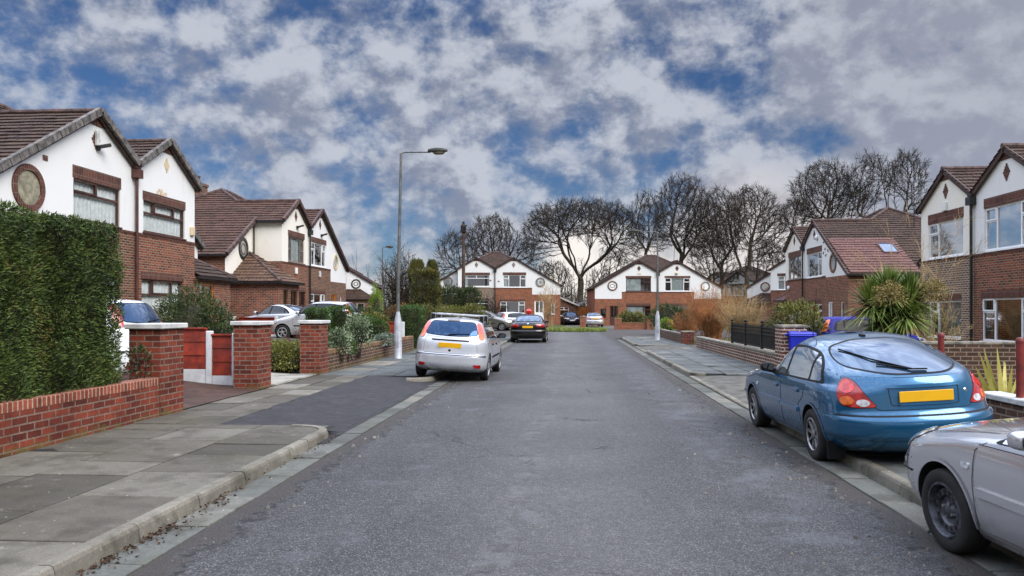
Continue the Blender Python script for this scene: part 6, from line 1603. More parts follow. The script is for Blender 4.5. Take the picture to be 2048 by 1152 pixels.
def shrub(label, loc, blobs, n, leaf, ll, lw, seed=1, up=.25, stems=14, cat='shrub', stem_mat=None, name='shrub', lump=.28, droop=0.0, stemr=.012, core=True, group=None):
    t = thing(name, label, cat, loc, group=group); rng = np.random.default_rng(seed); PP, DD = [], []
    vol = np.array([b[3] * b[4] + b[3] * b[5] + b[4] * b[5] for b in blobs]); vol = vol / vol.sum()
    A, B = [], []
    for b, v in zip(blobs, vol):
        P, u = blob_pts(int(n * v), b[:3], b[3:6], rng, seed + b[0], lump); PP.append(P); DD.append(u + rng.normal(size=u.shape) * .5 + np.array([0, 0, up - droop]))
        k = max(3, int(stems * v)); e = P[rng.integers(0, len(P), k)]; st = np.stack([rng.normal(0, .08, k) + b[0] * .3, rng.normal(0, .08, k) + b[1] * .3, np.zeros(k)], 1)
        A.append(st); B.append(e)
    P, D = np.concatenate(PP), np.concatenate(DD); m = P[:, 2] > .0
    leaves('foliage', P[m], D[m], ll, lw, leaf, t, rng)
    A, B = np.concatenate(A), np.concatenate(B); M1 = (A + B) / 2 + rng.normal(0, .05, A.shape); M1[:, 2] += .05
    tubes_np('stem', np.concatenate([A, M1]), np.concatenate([M1, B]), np.full(2 * len(A), stemr), np.full(2 * len(A), stemr * .5), stem_mat or M_TWIG, t)
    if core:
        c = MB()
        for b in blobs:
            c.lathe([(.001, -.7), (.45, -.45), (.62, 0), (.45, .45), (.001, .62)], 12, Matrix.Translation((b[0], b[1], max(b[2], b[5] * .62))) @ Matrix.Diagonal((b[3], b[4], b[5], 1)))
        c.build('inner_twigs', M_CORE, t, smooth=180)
    return t
def twig_shrub(label, loc, h, rx, ry, n, mat, seed=1, r=.008, spread=.8, cat='shrub', arch=.0, leaf=None, name='bare_shrub', fan=3):
    t = thing(name, label, cat, loc); rng = np.random.default_rng(seed); A, B, ra, rb = [], [], [], []
    for i in range(n):
        th = rng.uniform(0, 2 * math.pi); q = math.sqrt(rng.random()); tip = np.array([rx * q * math.cos(th), ry * q * math.sin(th), h * (1 - .35 * q * q) * rng.uniform(.72, 1.05)])
        b0 = np.array([rng.normal(0, rx * .16), rng.normal(0, ry * .16), 0]); K = 5; prev = b0; lastp = []
        for k in range(1, K + 1):
            s = k / K; p = b0 + (tip - b0) * np.array([s ** (1 + arch), s ** (1 + arch), s ** (1 - .25 * spread)]) + rng.normal(0, .035 * h * s, 3) * .5
            A.append(prev); B.append(p); ra.append(r * (1.7 - 1.3 * (k - 1) / K)); rb.append(r * (1.7 - 1.3 * k / K)); lastp.append(p)
            if k >= 2:
                for _ in range(fan):
                    dv = (p - prev) / (np.linalg.norm(p - prev) + 1e-6) + rng.normal(0, .55, 3); dv /= np.linalg.norm(dv); l = h * rng.uniform(.08, .2); q2 = p + dv * l
                    A.append(p); B.append(q2); ra.append(r * .6); rb.append(r * .3)
                    dv2 = dv + rng.normal(0, .5, 3); A.append(p + dv * l * .5); B.append(p + dv * l * .5 + dv2 * l * .5); ra.append(r * .45); rb.append(r * .25)
            prev = p
    A, B = np.array(A), np.array(B); tubes_np('twigs' if False else 'stem', A, B, np.array(ra), np.array(rb), mat, t, 3)
    if leaf:
        m = rng.random(len(B)) < leaf[1]; P = B[m]; leaves('foliage', P, rng.normal(size=P.shape), leaf[2], leaf[2] * .5, leaf[0], t, rng)
    return t

# the tall hedge
hx0, hx1 = -7.35, -6.07
hedge('tall dense green conifer hedge rising above the red brick garden wall', hx0, hx1, -3.0, onx(252, -6.0), .58, 2.80, 190000, L_HEDGE, .055, .016, .085, 2, droop=-.15, name='conifer_hedge', face=(1.2, .05, 1.5, .1, .5), edge=.03)
p = (-6.05, 10.75); shrub('little leafy sprig growing out beside the first gate pillar', (p[0] - .15, p[1] + .1, .55), [(0, 0, .3, .16, .18, .3)], 160, L_DARK, .06, .035, 5, core=False, stems=6)
# left gardens
sx, sy = dep(385, 18.8)
shrub('big rounded evergreen shrub behind the red fence panels', (sx, sy, gz(sx, sy)), [(0, 0, .8, .85, .8, 1.0), (-.45, .1, .65, .6, .6, .85), (.6, -.1, .55, .6, .6, .75), (.95, .1, .35, .45, .5, .55)], 11000, L_DARK, .075, .028, 11)
sx, sy = dep(445, 18.4); hedge('low dark clipped hedge between the round shrub and the second gate pillar', sx - .5, sx + .38, sy - .3, sy + .3, gz(sx, sy), gz(sx, sy) + 1.05, 5000, L_DARK, .06, .025, .05, 13)
sx, sy = dep(575, 19.6); shrub('low spreading yellow green conifer at the second gateway', (sx, sy - .3, .12), [(0, 0, .28, .62, .5, .36), (.35, -.1, .22, .5, .45, .30), (-.3, .2, .3, .4, .4, .36)], 6000, L_OLIVE, .07, .025, 15, up=0, droop=.1)
sx, sy = dep(560, 22.5); shrub('olive green low bush behind the yellow green conifer', (sx, sy, .2), [(0, 0, .25, .6, .5, .32), (.5, .1, .25, .5, .5, .3)], 3000, L_OLIVE, .06, .025, 16)
sx, sy = dep(592, 23.5); twig_shrub('small reddish bare twiggy shrub before the silver car wheel', (sx, sy, .3), .85, .36, .35, 12, M_TWIGR, 17, .007)
def clip(label, px0, px1, ytop, Y, n, seed, dpt=.7, bumps=1):
    a, b = dep(px0, Y), dep(px1, Y); zt = H + (HOR - ytop) * Y / F; y = (a[1] + b[1]) / 2; g = gz((a[0] + b[0]) / 2, y)
    return hedge(label, a[0], b[0], y - dpt / 2, y + dpt / 2, g - .05, zt, n, L_CLIP, .075, .022, .09, seed, group=None)
clip('tall clipped hedge just right of the third gate pillar', 612, 662, 616, 24.0, 6000, 21); clip('clipped hedge block touching the tall one, silver car behind', 658, 703, 614, 24.4, 6000, 22)
clip('lower clipped hedge between the variegated shrubs and the lamp post', 694, 752, 634, 27.0, 8000, 23, 1.0); clip('small clipped hedge end stepping down to the red fence', 735, 776, 645, 26.2, 4500, 24)
clip('free standing clipped hedge right behind the street lamp', 803, 845, 612, 32.0, 9000, 25, .9)
sx, sy = dep(678, 20.3); shrub('pale variegated shrub against the third gate pillar', (sx, sy, .3), [(0, 0, .42, .30, .3, .42)], 900, L_VARI, .075, .036, 31, core=False)
sx, sy = dep(714, 21.8); shrub('tall cream variegated shrub before the lower clipped hedge', (sx, sy, .3), [(0, 0, .6, .42, .35, .58), (-.3, .0, .3, .3, .3, .32)], 1500, L_VARI, .08, .038, 32, core=False)
sx, sy = dep(693, 21.0); shrub('small green shrub between the two variegated ones', (sx, sy, .3), [(0, 0, .3, .26, .3, .3)], 700, L_CLIP, .06, .03, 33, core=False)
sx, sy = dep(780, 25.2); shrub('grey green trailing plant hanging over the brown wall by the lamp', (sx - .1, sy, .45), [(0, 0, .2, .40, .6, .24), (-.3, .7, .18, .3, .4, .22)], 1600, L_GREY, .07, .03, 34, core=False, up=0)
sx, sy = dep(856, 37.5); t = hedge('tall dark bronze conifer with two tops standing over the left hedges', sx - .85, sx + .62, sy - .6, sy + .6, .15, 3.5, 20000, L_CONB, .12, .03, .16, 41, 'conifer', .12, -.7, 'conifer_tree')
rng = np.random.default_rng(5)
for dx, r_, z_ in ((-.42, .40, 4.15), (.30, .27, 4.1)):
    P, u = blob_pts(3500, (dx, 0, 3.2), (r_, r_, z_ - 3.2 - .2), rng, 3); leaves('foliage', P, u + np.array([0, 0, 1.0]), .12, .03, L_CONB, t, rng)
MB().tube([(0, 0, -.2), (0, 0, 2.5)], .12, 8).build('trunk', M_BARK, t)
sx, sy = dep(858, 36.2); shrub('brownish green skirt of bushes around the tall conifer', (sx, sy, .15), [(-.3, 0, .8, 1.0, .7, .9), (.7, .1, .7, .8, .7, .9)], 6000, L_CONB, .1, .035, 42, up=.3)
sx, sy = dep(752, 45.5); shrub('small lime green pointed conifer before the far left house', (sx, sy, .3), [(0, 0, 1.3, .42, .42, 1.5), (0, 0, .7, .5, .5, .8)], 3500, L_LIME, .09, .03, 43, up=.8, name='small_conifer', cat='conifer')
for i, (px, Y, w, h_, lf, lab) in enumerate([(715, 42, 1.3, 1.5, L_DARK, 'dark bush left of the lime conifer'), (778, 43, .95, 1.35, L_DARK, 'dark bush right of the lime conifer'), (742, 38, 1.0, 1.15, L_OLIVE, 'olive bush in front of the lime conifer'), (800, 40, .9, 1.6, L_BROWN, 'brown leaved bush behind the street lamp')]):
    sx, sy = dep(px, Y); shrub(lab, (sx, sy, .3), [(0, 0, h_ * .5, w, w * .8, h_ * .55), (w * .5, 0, h_ * .4, w * .6, w * .6, h_ * .45)], 3500, lf, .1, .04, 50 + i)
sx, sy = dep(800, 50); twig_shrub('leafless brown tree beside the tall bronze conifer', (sx, sy, .2), 5.0, 1.4, 1.3, 60, M_TWIG, 61, .018, leaf=(L_BROWN, .35, .12), name='bare_tree', cat='tree', fan=4)
sx, sy = dep(905, 57); shrub('dark evergreen bush below the telegraph pole', (sx, sy, -.05), [(-.2, 0, 2.2, 1.15, 1.0, 1.2), (1.2, .1, 2.3, 1.0, 1.0, 1.15), (.5, -.3, 1.0, 1.6, 1.0, 1.1)], 9000, L_DARK, .16, .06, 62)
sx, sy = dep(918, 53); shrub('olive bush in front of the dark evergreen by the pole', (sx, sy, -.05), [(-.6, 0, .9, 1.2, .9, 1.0), (.8, 0, 1.0, 1.2, .9, 1.1)], 5000, L_OLIVE, .13, .05, 63)
sx, sy = dep(985, 68); twig_shrub('small pollarded bare tree before the white house', (sx, sy, -.05), 3.0, 1.2, 1.0, 30, M_TWIG, 64, .022, name='bare_tree', cat='tree')
sx, sy = dep(1098, 68); twig_shrub('slender pale bare tree on the verge before the white house', (sx, sy, -.05), 4.2, .9, .9, 22, M_TWIGT, 65, .016, name='bare_tree', cat='tree')
# right gardens
for i, (px, Y, h_, rx, n, m_, lab) in enumerate([(1425, 38, 2.75, 1.45, 210, M_TWIGO, 'dense orange brown bare bush, left of the paler one'), (1478, 34, 2.5, 1.2, 120, M_TWIGT, 'pale tan bare bush behind the iron railings'), (1372, 41, 1.5, 1.0, 120, M_TWIGO, 'low ginger bare bush spilling over the far wall'), (1500, 36, 1.9, .8, 70, M_TWIGT, 'thin straw coloured bush beside the railings')]):
    sx, sy = dep(px, Y); twig_shrub(lab, (max(sx, 5.9), sy, .02), h_, rx, rx * .9, int(n * 1.1), m_, 70 + i, .0078, fan=2)
sx, sy = dep(1335, 52); shrub('dark spiky evergreen shrub before the far orange house', (sx, sy, -.05), [(0, 0, 1.0, 1.3, 1.0, 1.1), (1.3, 0, .8, 1.0, .9, .9)], 5000, L_DARK, .16, .04, 80, up=.5)
sx, sy = dep(1332, 45.5); shrub('small lime green plant beside the right street lamp', (sx, sy, .3), [(0, 0, .4, .45, .45, .45)], 900, L_LIME, .1, .04, 81)
sx, sy = dep(1262, 68); shrub('olive clipped bush behind the far front wall', (sx, sy, -.05), [(-.4, 0, .8, .9, .7, .75), (.6, 0, .75, .8, .7, .75)], 3500, L_OLIVE, .13, .05, 82)
sx, sy = dep(1286, 68.5); shrub('dark small bush beside the olive one on the far wall', (sx + .7, sy, -.05), [(0, 0, .6, .7, .6, .6)], 2000, L_DARK, .12, .05, 83)
sx, sy = dep(1596, 24.5); shrub('loose yellow green shrub above the blue bin', (sx, sy, .02), [(0, 0, 1.0, .75, .7, .95), (-.35, .1, 1.3, .45, .45, .5), (.35, 0, .8, .6, .6, .7)], 3800, L_OLIVE, .10, .035, 84, core=False, stems=40)
sx, sy = dep(1500, 39); shrub('low dark evergreen at the back of the railings', (sx, sy, .02), [(0, 0, .6, .9, .7, .65), (1.2, 0, .6, .9, .7, .6)], 3000, L_DARK, .1, .04, 85)
# cordyline palm
def palm(label, loc, heads, leaf, ll, lw, n, seed, panicles, trunk):
    t = thing('cordyline_palm', label, 'palm', loc); rng = np.random.default_rng(seed); V, F_ = [], []
    for (cx_, cy_, cz_, s) in heads:
        for i in range(n):
            th = rng.uniform(0, 2 * math.pi); el = rng.uniform(-.55, 1.5); l = ll * s * rng.uniform(.75, 1.1); d = np.array([math.cos(th) * math.cos(el), math.sin(th) * math.cos(el), math.sin(el)])
            side = np.cross(d, [0, 0, 1.0]); side /= np.linalg.norm(side) + 1e-9; p = np.array([cx_, cy_, cz_]) + d * .05; b = len(V); K = 4
            for k in range(K + 1):
                u = k / K; q = p + d * l * u - np.array([0, 0, 1]) * l * .24 * u * u * (1 - abs(el) / 2.2); w_ = lw * (.7 + .6 * u if u < .4 else 1.0 * (1 - u) / .6 + .02)
                V += [q - side * w_ / 2, q + side * w_ / 2]
            for k in range(K): F_.append((b + 2 * k, b + 2 * k + 1, b + 2 * k + 3, b + 2 * k + 2))
    mesh_np('foliage', np.array(V), np.array(F_), leaf, t)
    for (cx_, cy_, cz_, r_) in panicles:
        P, u = blob_pts(1500, (cx_, cy_, cz_), (r_, r_, r_ * 1.05), rng, seed, .2, .7); leaves('flower_panicle', P, u + rng.normal(size=u.shape) * .8, .07, .022, L_STRAW, t, rng)
    for (cx_, cy_, cz_, s) in heads: MB().tube([(0, 0, -.1), (cx_ * .5, cy_ * .5, cz_ * .55), (cx_, cy_, cz_)], [.13, .10, .08], 10).build('trunk', M_BARK, t, smooth=40)
    return t
sx, sy = dep(1785, 21.5)
palm('spiky cordyline palm with tan flower heads in the right front garden', (sx, sy, .02), [(-.1, 0, 2.0, 1.05), (.5, .1, 1.85, 1.05), (-.5, .1, 1.7, 1.05), (.25, -.25, 1.45, 1.05), (-.2, .2, 1.25, 1.0)], L_PALM, .93, .06, 420, 90, [(-.36, -.72, 1.95, .42), (.92, -.3, 2.05, .40)], 1)
sx, sy = dep(2003, 10.9); t = thing('yucca', 'yellow striped sword leaved plant behind the near right wall', 'plant', (sx + .05, sy, .05)); rng = np.random.default_rng(4); V, F_ = [], []
for i in range(26):
    th = rng.uniform(0, 2 * math.pi); el = rng.uniform(.7, 1.5); l = rng.uniform(.55, 1.1); d = np.array([math.cos(th) * math.cos(el), math.sin(th) * math.cos(el), math.sin(el)]); s_ = np.cross(d, [0, .9, .3]); s_ /= np.linalg.norm(s_); b = len(V)
    for u, w_ in ((0, .03), (.35, .07), (.7, .055), (1, .004)): q = d * l * u; V += [q - s_ * w_ / 2, q + s_ * w_ / 2]
    for k in range(3): F_.append((b + 2 * k, b + 2 * k + 1, b + 2 * k + 3, b + 2 * k + 2))
mesh_np('foliage', np.array(V), np.array(F_), L_YUC, t); MB().tube([(0, 0, -.05), (0, 0, .12)], .06, 8).build('stem', M_BARK, t)
sx, sy = dep(1845, 25); twig_shrub('thin arching bare shrub in front of the nearest right house', (sx, sy, .02), 4.6, 2.0, 1.6, 16, M_TWIGT, 91, .010, arch=.5, fan=3)
sx, sy = dep(1875, 21.5); twig_shrub('pale dry bush beneath the cream gable window', (sx, sy, .02), 1.7, .8, .7, 26, M_TWIGT, 92, .007)
sx, sy = dep(1935, 17.5); shrub('low green ground cover bed in front of the brown brick house', (sx, sy, .02), [(0, 0, .15, 1.3, 1.2, .25), (1.6, .5, .15, 1.2, 1.2, .25)], 3500, L_OLIVE, .07, .03, 93, core=False)
# rough grass patch on the island
def grass_patch(name, label, cx_, cy_, rx, ry, n, h_, z):
    rng = np.random.default_rng(8); th = rng.uniform(0, 2 * math.pi, n); q = np.sqrt(rng.random(n)); P = np.stack([cx_ + rx * q * np.cos(th), cy_ + ry * q * np.sin(th), np.full(n, z)], 1)
    k = .6 + .6 * nz(P, 1.3, 2); D = rng.normal(size=(n, 3)) * .35 + np.array([0, 0, 1]); o = leaves(name, P, D, h_, .05, L_GRASS, None, rng); return tag(o, label, 'grass', kind='stuff')
p = dep(1146, 61); grass_patch('grass', 'rough grass island in front of the far drives', p[0], p[1], 2.6, 2.8, 9000, .26, 0.0)
M_TURF = plain('turf', '#6c7440', .95, var=.25, vs=2, bump=.5); m_ = MB(); m_.poly([(p[0] + 2.7 * math.cos(a), p[1] + 2.9 * math.sin(a), .03) for a in [2 * math.pi * k / 40 for k in range(40)]]); tag(m_.build('grass_bed', M_TURF, uv=False), kind='structure')
sx, sy = dep(1990, 16); grass_patch('grass', 'short grass in the near right garden', 10.2, 15.0, 3.4, 1.5, 9000, .12, .02); grass_patch('grass', 'short grass behind the near right wall', 8.3, 10.8, 2.6, 1.6, 7000, .10, .02)
# litter in the channel, stones on the road
rng = np.random.default_rng(12); n = 330; yy = np.concatenate([rng.normal(5.5, .22, 120), rng.normal(4.85, .15, 60), rng.uniform(4, 10, 90), rng.normal(6.4, .15, 60)]); P = np.stack([-3.03 + np.abs(rng.normal(0, .07, n)), yy, .012 + rng.random(n) * .02], 1)
D = rng.normal(size=(n, 3)) * np.array([1, 1, .25]); tag(leaves('fallen_leaves', P, D, .034, .02, L_FALL, None, rng), 'brown fallen leaves lying against the left kerb', 'leaves', kind='stuff')
rng = np.random.default_rng(13); n = 900; side = rng.random(n) < .62; X_ = np.where(side, 2.6 - np.abs(rng.normal(0, .55, n)), -2.65 + np.abs(rng.normal(0, .3, n))); Y_ = rng.uniform(3, 22, n); m_ = MB()
for i in range(n):
    r_ = .004 + rng.exponential(.0055); r_ = min(r_, .03); a = rng.random() * 6; pts = [(X_[i] + r_ * math.cos(a + k * 1.57) * rng.uniform(.7, 1.3), Y_[i] + r_ * math.sin(a + k * 1.57) * rng.uniform(.7, 1.3), .001) for k in range(4)]; tp = [(x * .5 + X_[i] * .5, y * .5 + Y_[i] * .5, r_ * .9) for x, y, z in pts]
    m_.add(pts + tp, [(4, 5, 6, 7), (0, 1, 5, 4), (1, 2, 6, 5), (2, 3, 7, 6), (3, 0, 4, 7)])
tag(m_.build('gravel', plain('loose_stone', '#6a655e', .9, var=.2, isl=.5), uv=False), 'loose stones and grit along the road edges', 'gravel', kind='stuff')
# ------------------------------------------------------------------ bare trees by space colonisation
def bare_tree(label, px, Y, blobs, fork, seed, natt=900, D=.40, base=0.0, lean=0.0, twr=.022, tw=4, kill=.54, reach=5.0, rmax=None, expo=2.15, limbs=4, lr=.45):
    """blobs: (px, ytop, halfwidth px, height px) crown lobes as seen at distance Y; fork: picture row where the limbs begin"""
    rng = np.random.default_rng(seed); x0, y0 = dep(px, Y); t = thing('bare_tree', label, 'tree', (x0, y0, base), group=None)
    zz = lambda yp: H + (HOR - yp) * Y / F - base
    att = []
    tot = sum(b[2] * b[3] for b in blobs)
    for (bx, bt, bw, bh) in blobs:
        n = int(3.0 * natt * bw * bh / tot); cx_ = (bx - px) * Y / F; rx = bw * Y / F; zt = zz(bt); rz = bh * Y / F
        u = rng.uniform(-1, 1, (n * 6, 3)); q = np.linalg.norm(u * np.array([1, 1, 1]), axis=1); m = (q < 1) & (q > .30 + .25 * (u[:, 2] < 0)); u = u[m][:n]
        att.append(np.stack([cx_ + u[:, 0] * rx, u[:, 1] * rx * .85, zt - rz / 2 + u[:, 2] * rz / 2], 1))
    att = np.concatenate(att); zf = zz(fork)
    pos = [np.array([0., 0, 0])]; par = [-1]; k = max(2, int(zf / D))
    for i in range(1, k + 1): pos.append(np.array([lean * i / k + .06 * math.sin(i * .9 + seed), .05 * math.cos(i * .7), zf * i / k])); par.append(i - 1)
    mx = max(abs(att[:, 0]).max(), 1); hz = att[:, 2].max() - zf
    for j in range(limbs):
        th = 2 * math.pi * (j + .3 * rng.random()) / limbs + seed; prev = k - int(rng.integers(0, max(1, k // 4))); q = pos[prev].copy(); el = rng.uniform(.55, 1.05); n_ = max(3, int(lr * (mx + hz) / 2 / D))
        d = np.array([math.cos(th) * math.cos(el), math.sin(th) * math.cos(el), math.sin(el)])
        for i in range(n_): d = d + rng.normal(0, .10, 3) + np.array([0, 0, .03]); d /= np.linalg.norm(d); q = q + d * D; pos.append(q.copy()); par.append(prev); prev = len(pos) - 1
    near = np.full(len(att), 0); dist = np.full(len(att), 1e9); alive = np.ones(len(att), bool)
    def upd(i0):
        nonlocal near, dist
        for i in range(i0, len(pos)):
            d = np.linalg.norm(att - pos[i], axis=1); m = d < dist; near[m] = i; dist[m] = d[m]
    upd(k - 1); first = True
    kids = {}
    for it in range(170):
        act = alive & ((dist < reach) if it > 12 else alive)
        if not act.any(): break
        ids = np.unique(near[act]); i0 = len(pos); 
        for i in ids:
            m = act & (near == i); v = att[m] - pos[i]; v /= np.linalg.norm(v, axis=1, keepdims=True) + 1e-9; d = v.mean(0); l = np.linalg.norm(d)
            if l < .05: d = v[0]
            d = d / np.linalg.norm(d) 
            if par[i] >= 0: pd = pos[i] - pos[par[i]]; pd /= np.linalg.norm(pd) + 1e-9; d = d + pd * .45
            d = d + rng.normal(0, .15, 3); d /= np.linalg.norm(d); q = pos[i] + d * D
            ks = kids.setdefault(int(i), [])
            if len(ks) > 3 or any(np.linalg.norm(q - z) < D * .35 for z in ks): alive[m] = alive[m] & (rng.random(m.sum()) > .4); continue
            ks.append(q); pos.append(q); par.append(int(i))
        if len(pos) == i0: continue
        upd(i0); alive &= dist > kill
    P = np.array(pos); par = np.array(par); n = len(P); rad = np.zeros(n); nch = np.zeros(n, int)
    for i in range(1, n): nch[par[i]] += 1
    acc = np.zeros(n)
    for i in range(n - 1, -1, -1):
        r = twr ** expo if nch[i] == 0 else acc[i]; rad[i] = r ** (1 / expo)
        if par[i] >= 0: acc[par[i]] += r * 1.0
    if rmax and rad[0] > rmax: rad = np.maximum(twr, rad * (rmax / rad[0]) ** np.clip((rad / rad[0]) ** .4, 0, 1))
    rad[:3] *= np.array([1.35, 1.15, 1.05]); idx = np.arange(1, n); A, B = P[par[idx]], P[idx]; ra, rb = rad[par[idx]], rad[idx]; ra = np.minimum(ra, rb * 1.6)
    big = rb > rad[0] * .33
    # twigs
    fine = np.where(rad < twr * 2.6)[0]; TA, TB, Ta, Tb = [], [], [], []
    for i in fine:
        if par[i] < 0: continue
        pd = P[i] - P[par[i]]; pd /= np.linalg.norm(pd) + 1e-9
        for _ in range(tw if nch[i] == 0 else max(1, tw - 2)):
            d = pd + rng.normal(0, .33, 3) + np.array([0, 0, .12]); d /= np.linalg.norm(d); l = rng.uniform(.4, 1.15); q = P[i] + d * l; TA.append(P[i]); TB.append(q); Ta.append(twr * .8); Tb.append(twr * .55)
            for _ in range(2): d2 = d + rng.normal(0, .4, 3); d2 /= np.linalg.norm(d2); s = P[i] + d * l * rng.uniform(.35, .8); TA.append(s); TB.append(s + d2 * l * .6); Ta.append(twr * .65); Tb.append(twr * .45)
    tubes_np('trunk', A[big], B[big], ra[big], rb[big], M_BARK, t, 8)
    sm = ~big; TA, TB = np.array(TA), np.array(TB)
    tubes_np('crown', np.concatenate([A[sm], TA]), np.concatenate([B[sm], TB]), np.concatenate([ra[sm], Ta]), np.concatenate([rb[sm], Tb]), M_TWIG, t, 3)
    return t
bare_tree('small bare tree with the leftmost crown behind the telegraph pole', 930, 96, [(915, 466, 42, 70), (890, 520, 25, 30)], 560, 1, 420)
bare_tree('rounded bare tree rising behind the white house roof left of the huge one', 1000, 99, [(985, 432, 48, 95), (1040, 470, 32, 70)], 545, 2, 800)
bare_tree('huge umbrella shaped bare tree with a thick pale trunk at the street head', 1161, 104, [(1160, 404, 108, 70), (1090, 425, 45, 75), (1235, 425, 45, 80), (1072, 470, 24, 60), (1252, 470, 24, 60)], 552, 3, 1700, rmax=.78, tw=4, limbs=8, lr=.75)
bare_tree('low bare tree with drooping branches under the left side of the huge one', 1118, 108, [(1105, 525, 40, 65)], 600, 4, 320)
bare_tree('low bare tree standing under the right side of the huge one', 1206, 108, [(1205, 540, 30, 60), (1225, 500, 28, 50)], 600, 5, 320)
bare_tree('slim upright bare tree between the huge tree and the far orange house', 1291, 100, [(1294, 386, 36, 120), (1300, 450, 34, 60)], 500, 6, 700, rmax=.34)
bare_tree('tall bare tree rising behind the ridge of the far orange house', 1362, 106, [(1365, 350, 56, 150), (1400, 400, 45, 100), (1335, 430, 28, 60)], 500, 7, 1200, rmax=.5)
bare_tree('leaning bare tree behind the right end of the far orange house', 1440, 104, [(1440, 378, 48, 140), (1405, 430, 36, 90)], 520, 8, 800, rmax=.42, lean=.3)
bare_tree('stout dark bare tree just left of the right hand terrace', 1493, 92, [(1500, 374, 60, 130), (1545, 410, 34, 120), (1462, 420, 36, 90)], 545, 9, 1200, rmax=.55)
bare_tree('bare tree with a dark low crown behind the roof peaks on the right', 1590, 104, [(1592, 402, 38, 60)], 480, 10, 420)
bare_tree('wide bare tree above the roof with the skylight', 1650, 95, [(1650, 324, 66, 130), (1690, 360, 40, 90)], 470, 11, 1200, rmax=.45)
bare_tree('bare tree with a tall fan crown right of the wide one', 1745, 92, [(1742, 310, 42, 105), (1725, 360, 30, 70)], 440, 12, 650, rmax=.35)
bare_tree('rightmost bare tree close to the aerial mast', 1806, 94, [(1812, 305, 40, 100), (1840, 380, 20, 50)], 430, 13, 600, rmax=.35)
bare_tree('low tangled bare tree filling the gap behind the orange bushes', 1425, 100, [(1420, 470, 42, 90), (1450, 520, 30, 60)], 590, 14, 420)
bare_tree('low tangled bare tree beside the far right house wing', 1535, 98, [(1532, 480, 34, 90)], 590, 15, 350)
# distant scrub beyond the gardens
rng = np.random.default_rng(77); n = 2600; X_ = rng.uniform(-60, 95, n); Y_ = rng.uniform(125, 150, n); h_ = rng.gamma(4, .9, n) + 1; A = np.stack([X_, Y_, np.zeros(n)], 1); B = A + np.stack([rng.normal(0, .8, n), rng.normal(0, .8, n), h_], 1); M1 = A + (B - A) * .5; C2 = M1 + np.stack([rng.normal(0, 1.2, n), rng.normal(0, 1, n), h_ * .4], 1); M2 = A + (B - A) * .7; C3 = M2 + np.stack([rng.normal(0, 1.2, n), rng.normal(0, 1, n), h_ * .25], 1)
tag(tubes_np('undergrowth', np.concatenate([A, M1, M2]), np.concatenate([B, C2, C3]), np.concatenate([np.full(n, .07), np.full(2 * n, .04)]), np.full(3 * n, .02), M_TWIG, None, 3), 'far tangle of bare scrub beyond the gardens', 'scrub', kind='stuff')
# ------------------------------------------------------------------ sky, sun, camera
SUN_EL, SUN_AZ = R(42), R(128)      # azimuth clockwise from +y (the street direction)
w = bpy.data.worlds.new('World'); scene.world = w; w.use_nodes = True; t = NT(w.node_tree)
bg = [n for n in w.node_tree.nodes if n.type == 'BACKGROUND'][0]
sky = t.n('ShaderNodeTexSky', sky_type='NISHITA', sun_disc=False, sun_elevation=SUN_EL, sun_rotation=SUN_AZ, altitude=50, air_density=1.0, dust_density=.6, ozone_density=3.0)
tc = t.n('ShaderNodeTexCoord'); D_ = tc.outputs['Generated']; xyz = t.n('ShaderNodeSeparateXYZ'); t.l(D_, xyz.inputs[0]); Xd, Yd, Zd = xyz.outputs
zc = t.math('ADD', t.math('MAXIMUM', Zd, 0.0), .42)
cv_ = t.n('ShaderNodeCombineXYZ'); t.l(Xd, cv_.inputs[0]); t.l(Yd, cv_.inputs[1]); t.l(t.math('MULTIPLY', Zd, 1.35), cv_.inputs[2])
mp = t.n('ShaderNodeMapping'); t.l(cv_.outputs[0], mp.inputs[0]); mp.inputs['Location'].default_value = (3.1, 1.7, 0.3)
off = t.n('ShaderNodeVectorMath', operation='ADD'); t.l(mp.outputs[0], off.inputs[0]); off.inputs[1].default_value = (.012, -.01, .035)
def cloud(v): return t.math('ADD', t.math('MULTIPLY', t.noise(v, 9.5, 10, .56, .15), .60), t.math('MULTIPLY', t.noise(v, 26.0, 6, .6, .15), .28))
n1 = cloud(mp.outputs[0]); n1b = cloud(off.outputs[0]); n2 = t.noise(mp.outputs[0], 14, 6, .6); n3 = t.noise(mp.outputs[0], 3.6, 3, .5)
dens = t.math('ADD', n1, t.math('MULTIPLY', n3, .22))
az = t.n('ShaderNodeMath', operation='ARCTAN2'); t.l(Xd, az.inputs[0]); t.l(Yd, az.inputs[1])
dens = t.math('ADD', dens, t.math('MULTIPLY', t.smooth(az.outputs[0], .05, .7), .16)); dens = t.math('ADD', dens, t.math('MULTIPLY', t.smooth(Zd, .42, .8), .12))
dens = t.math('ADD', dens, t.math('MULTIPLY', t.math('SUBTRACT', 1.0, t.smooth(az.outputs[0], -1.0, -.68)), .16))
cover = t.smooth(dens, .43, .61)
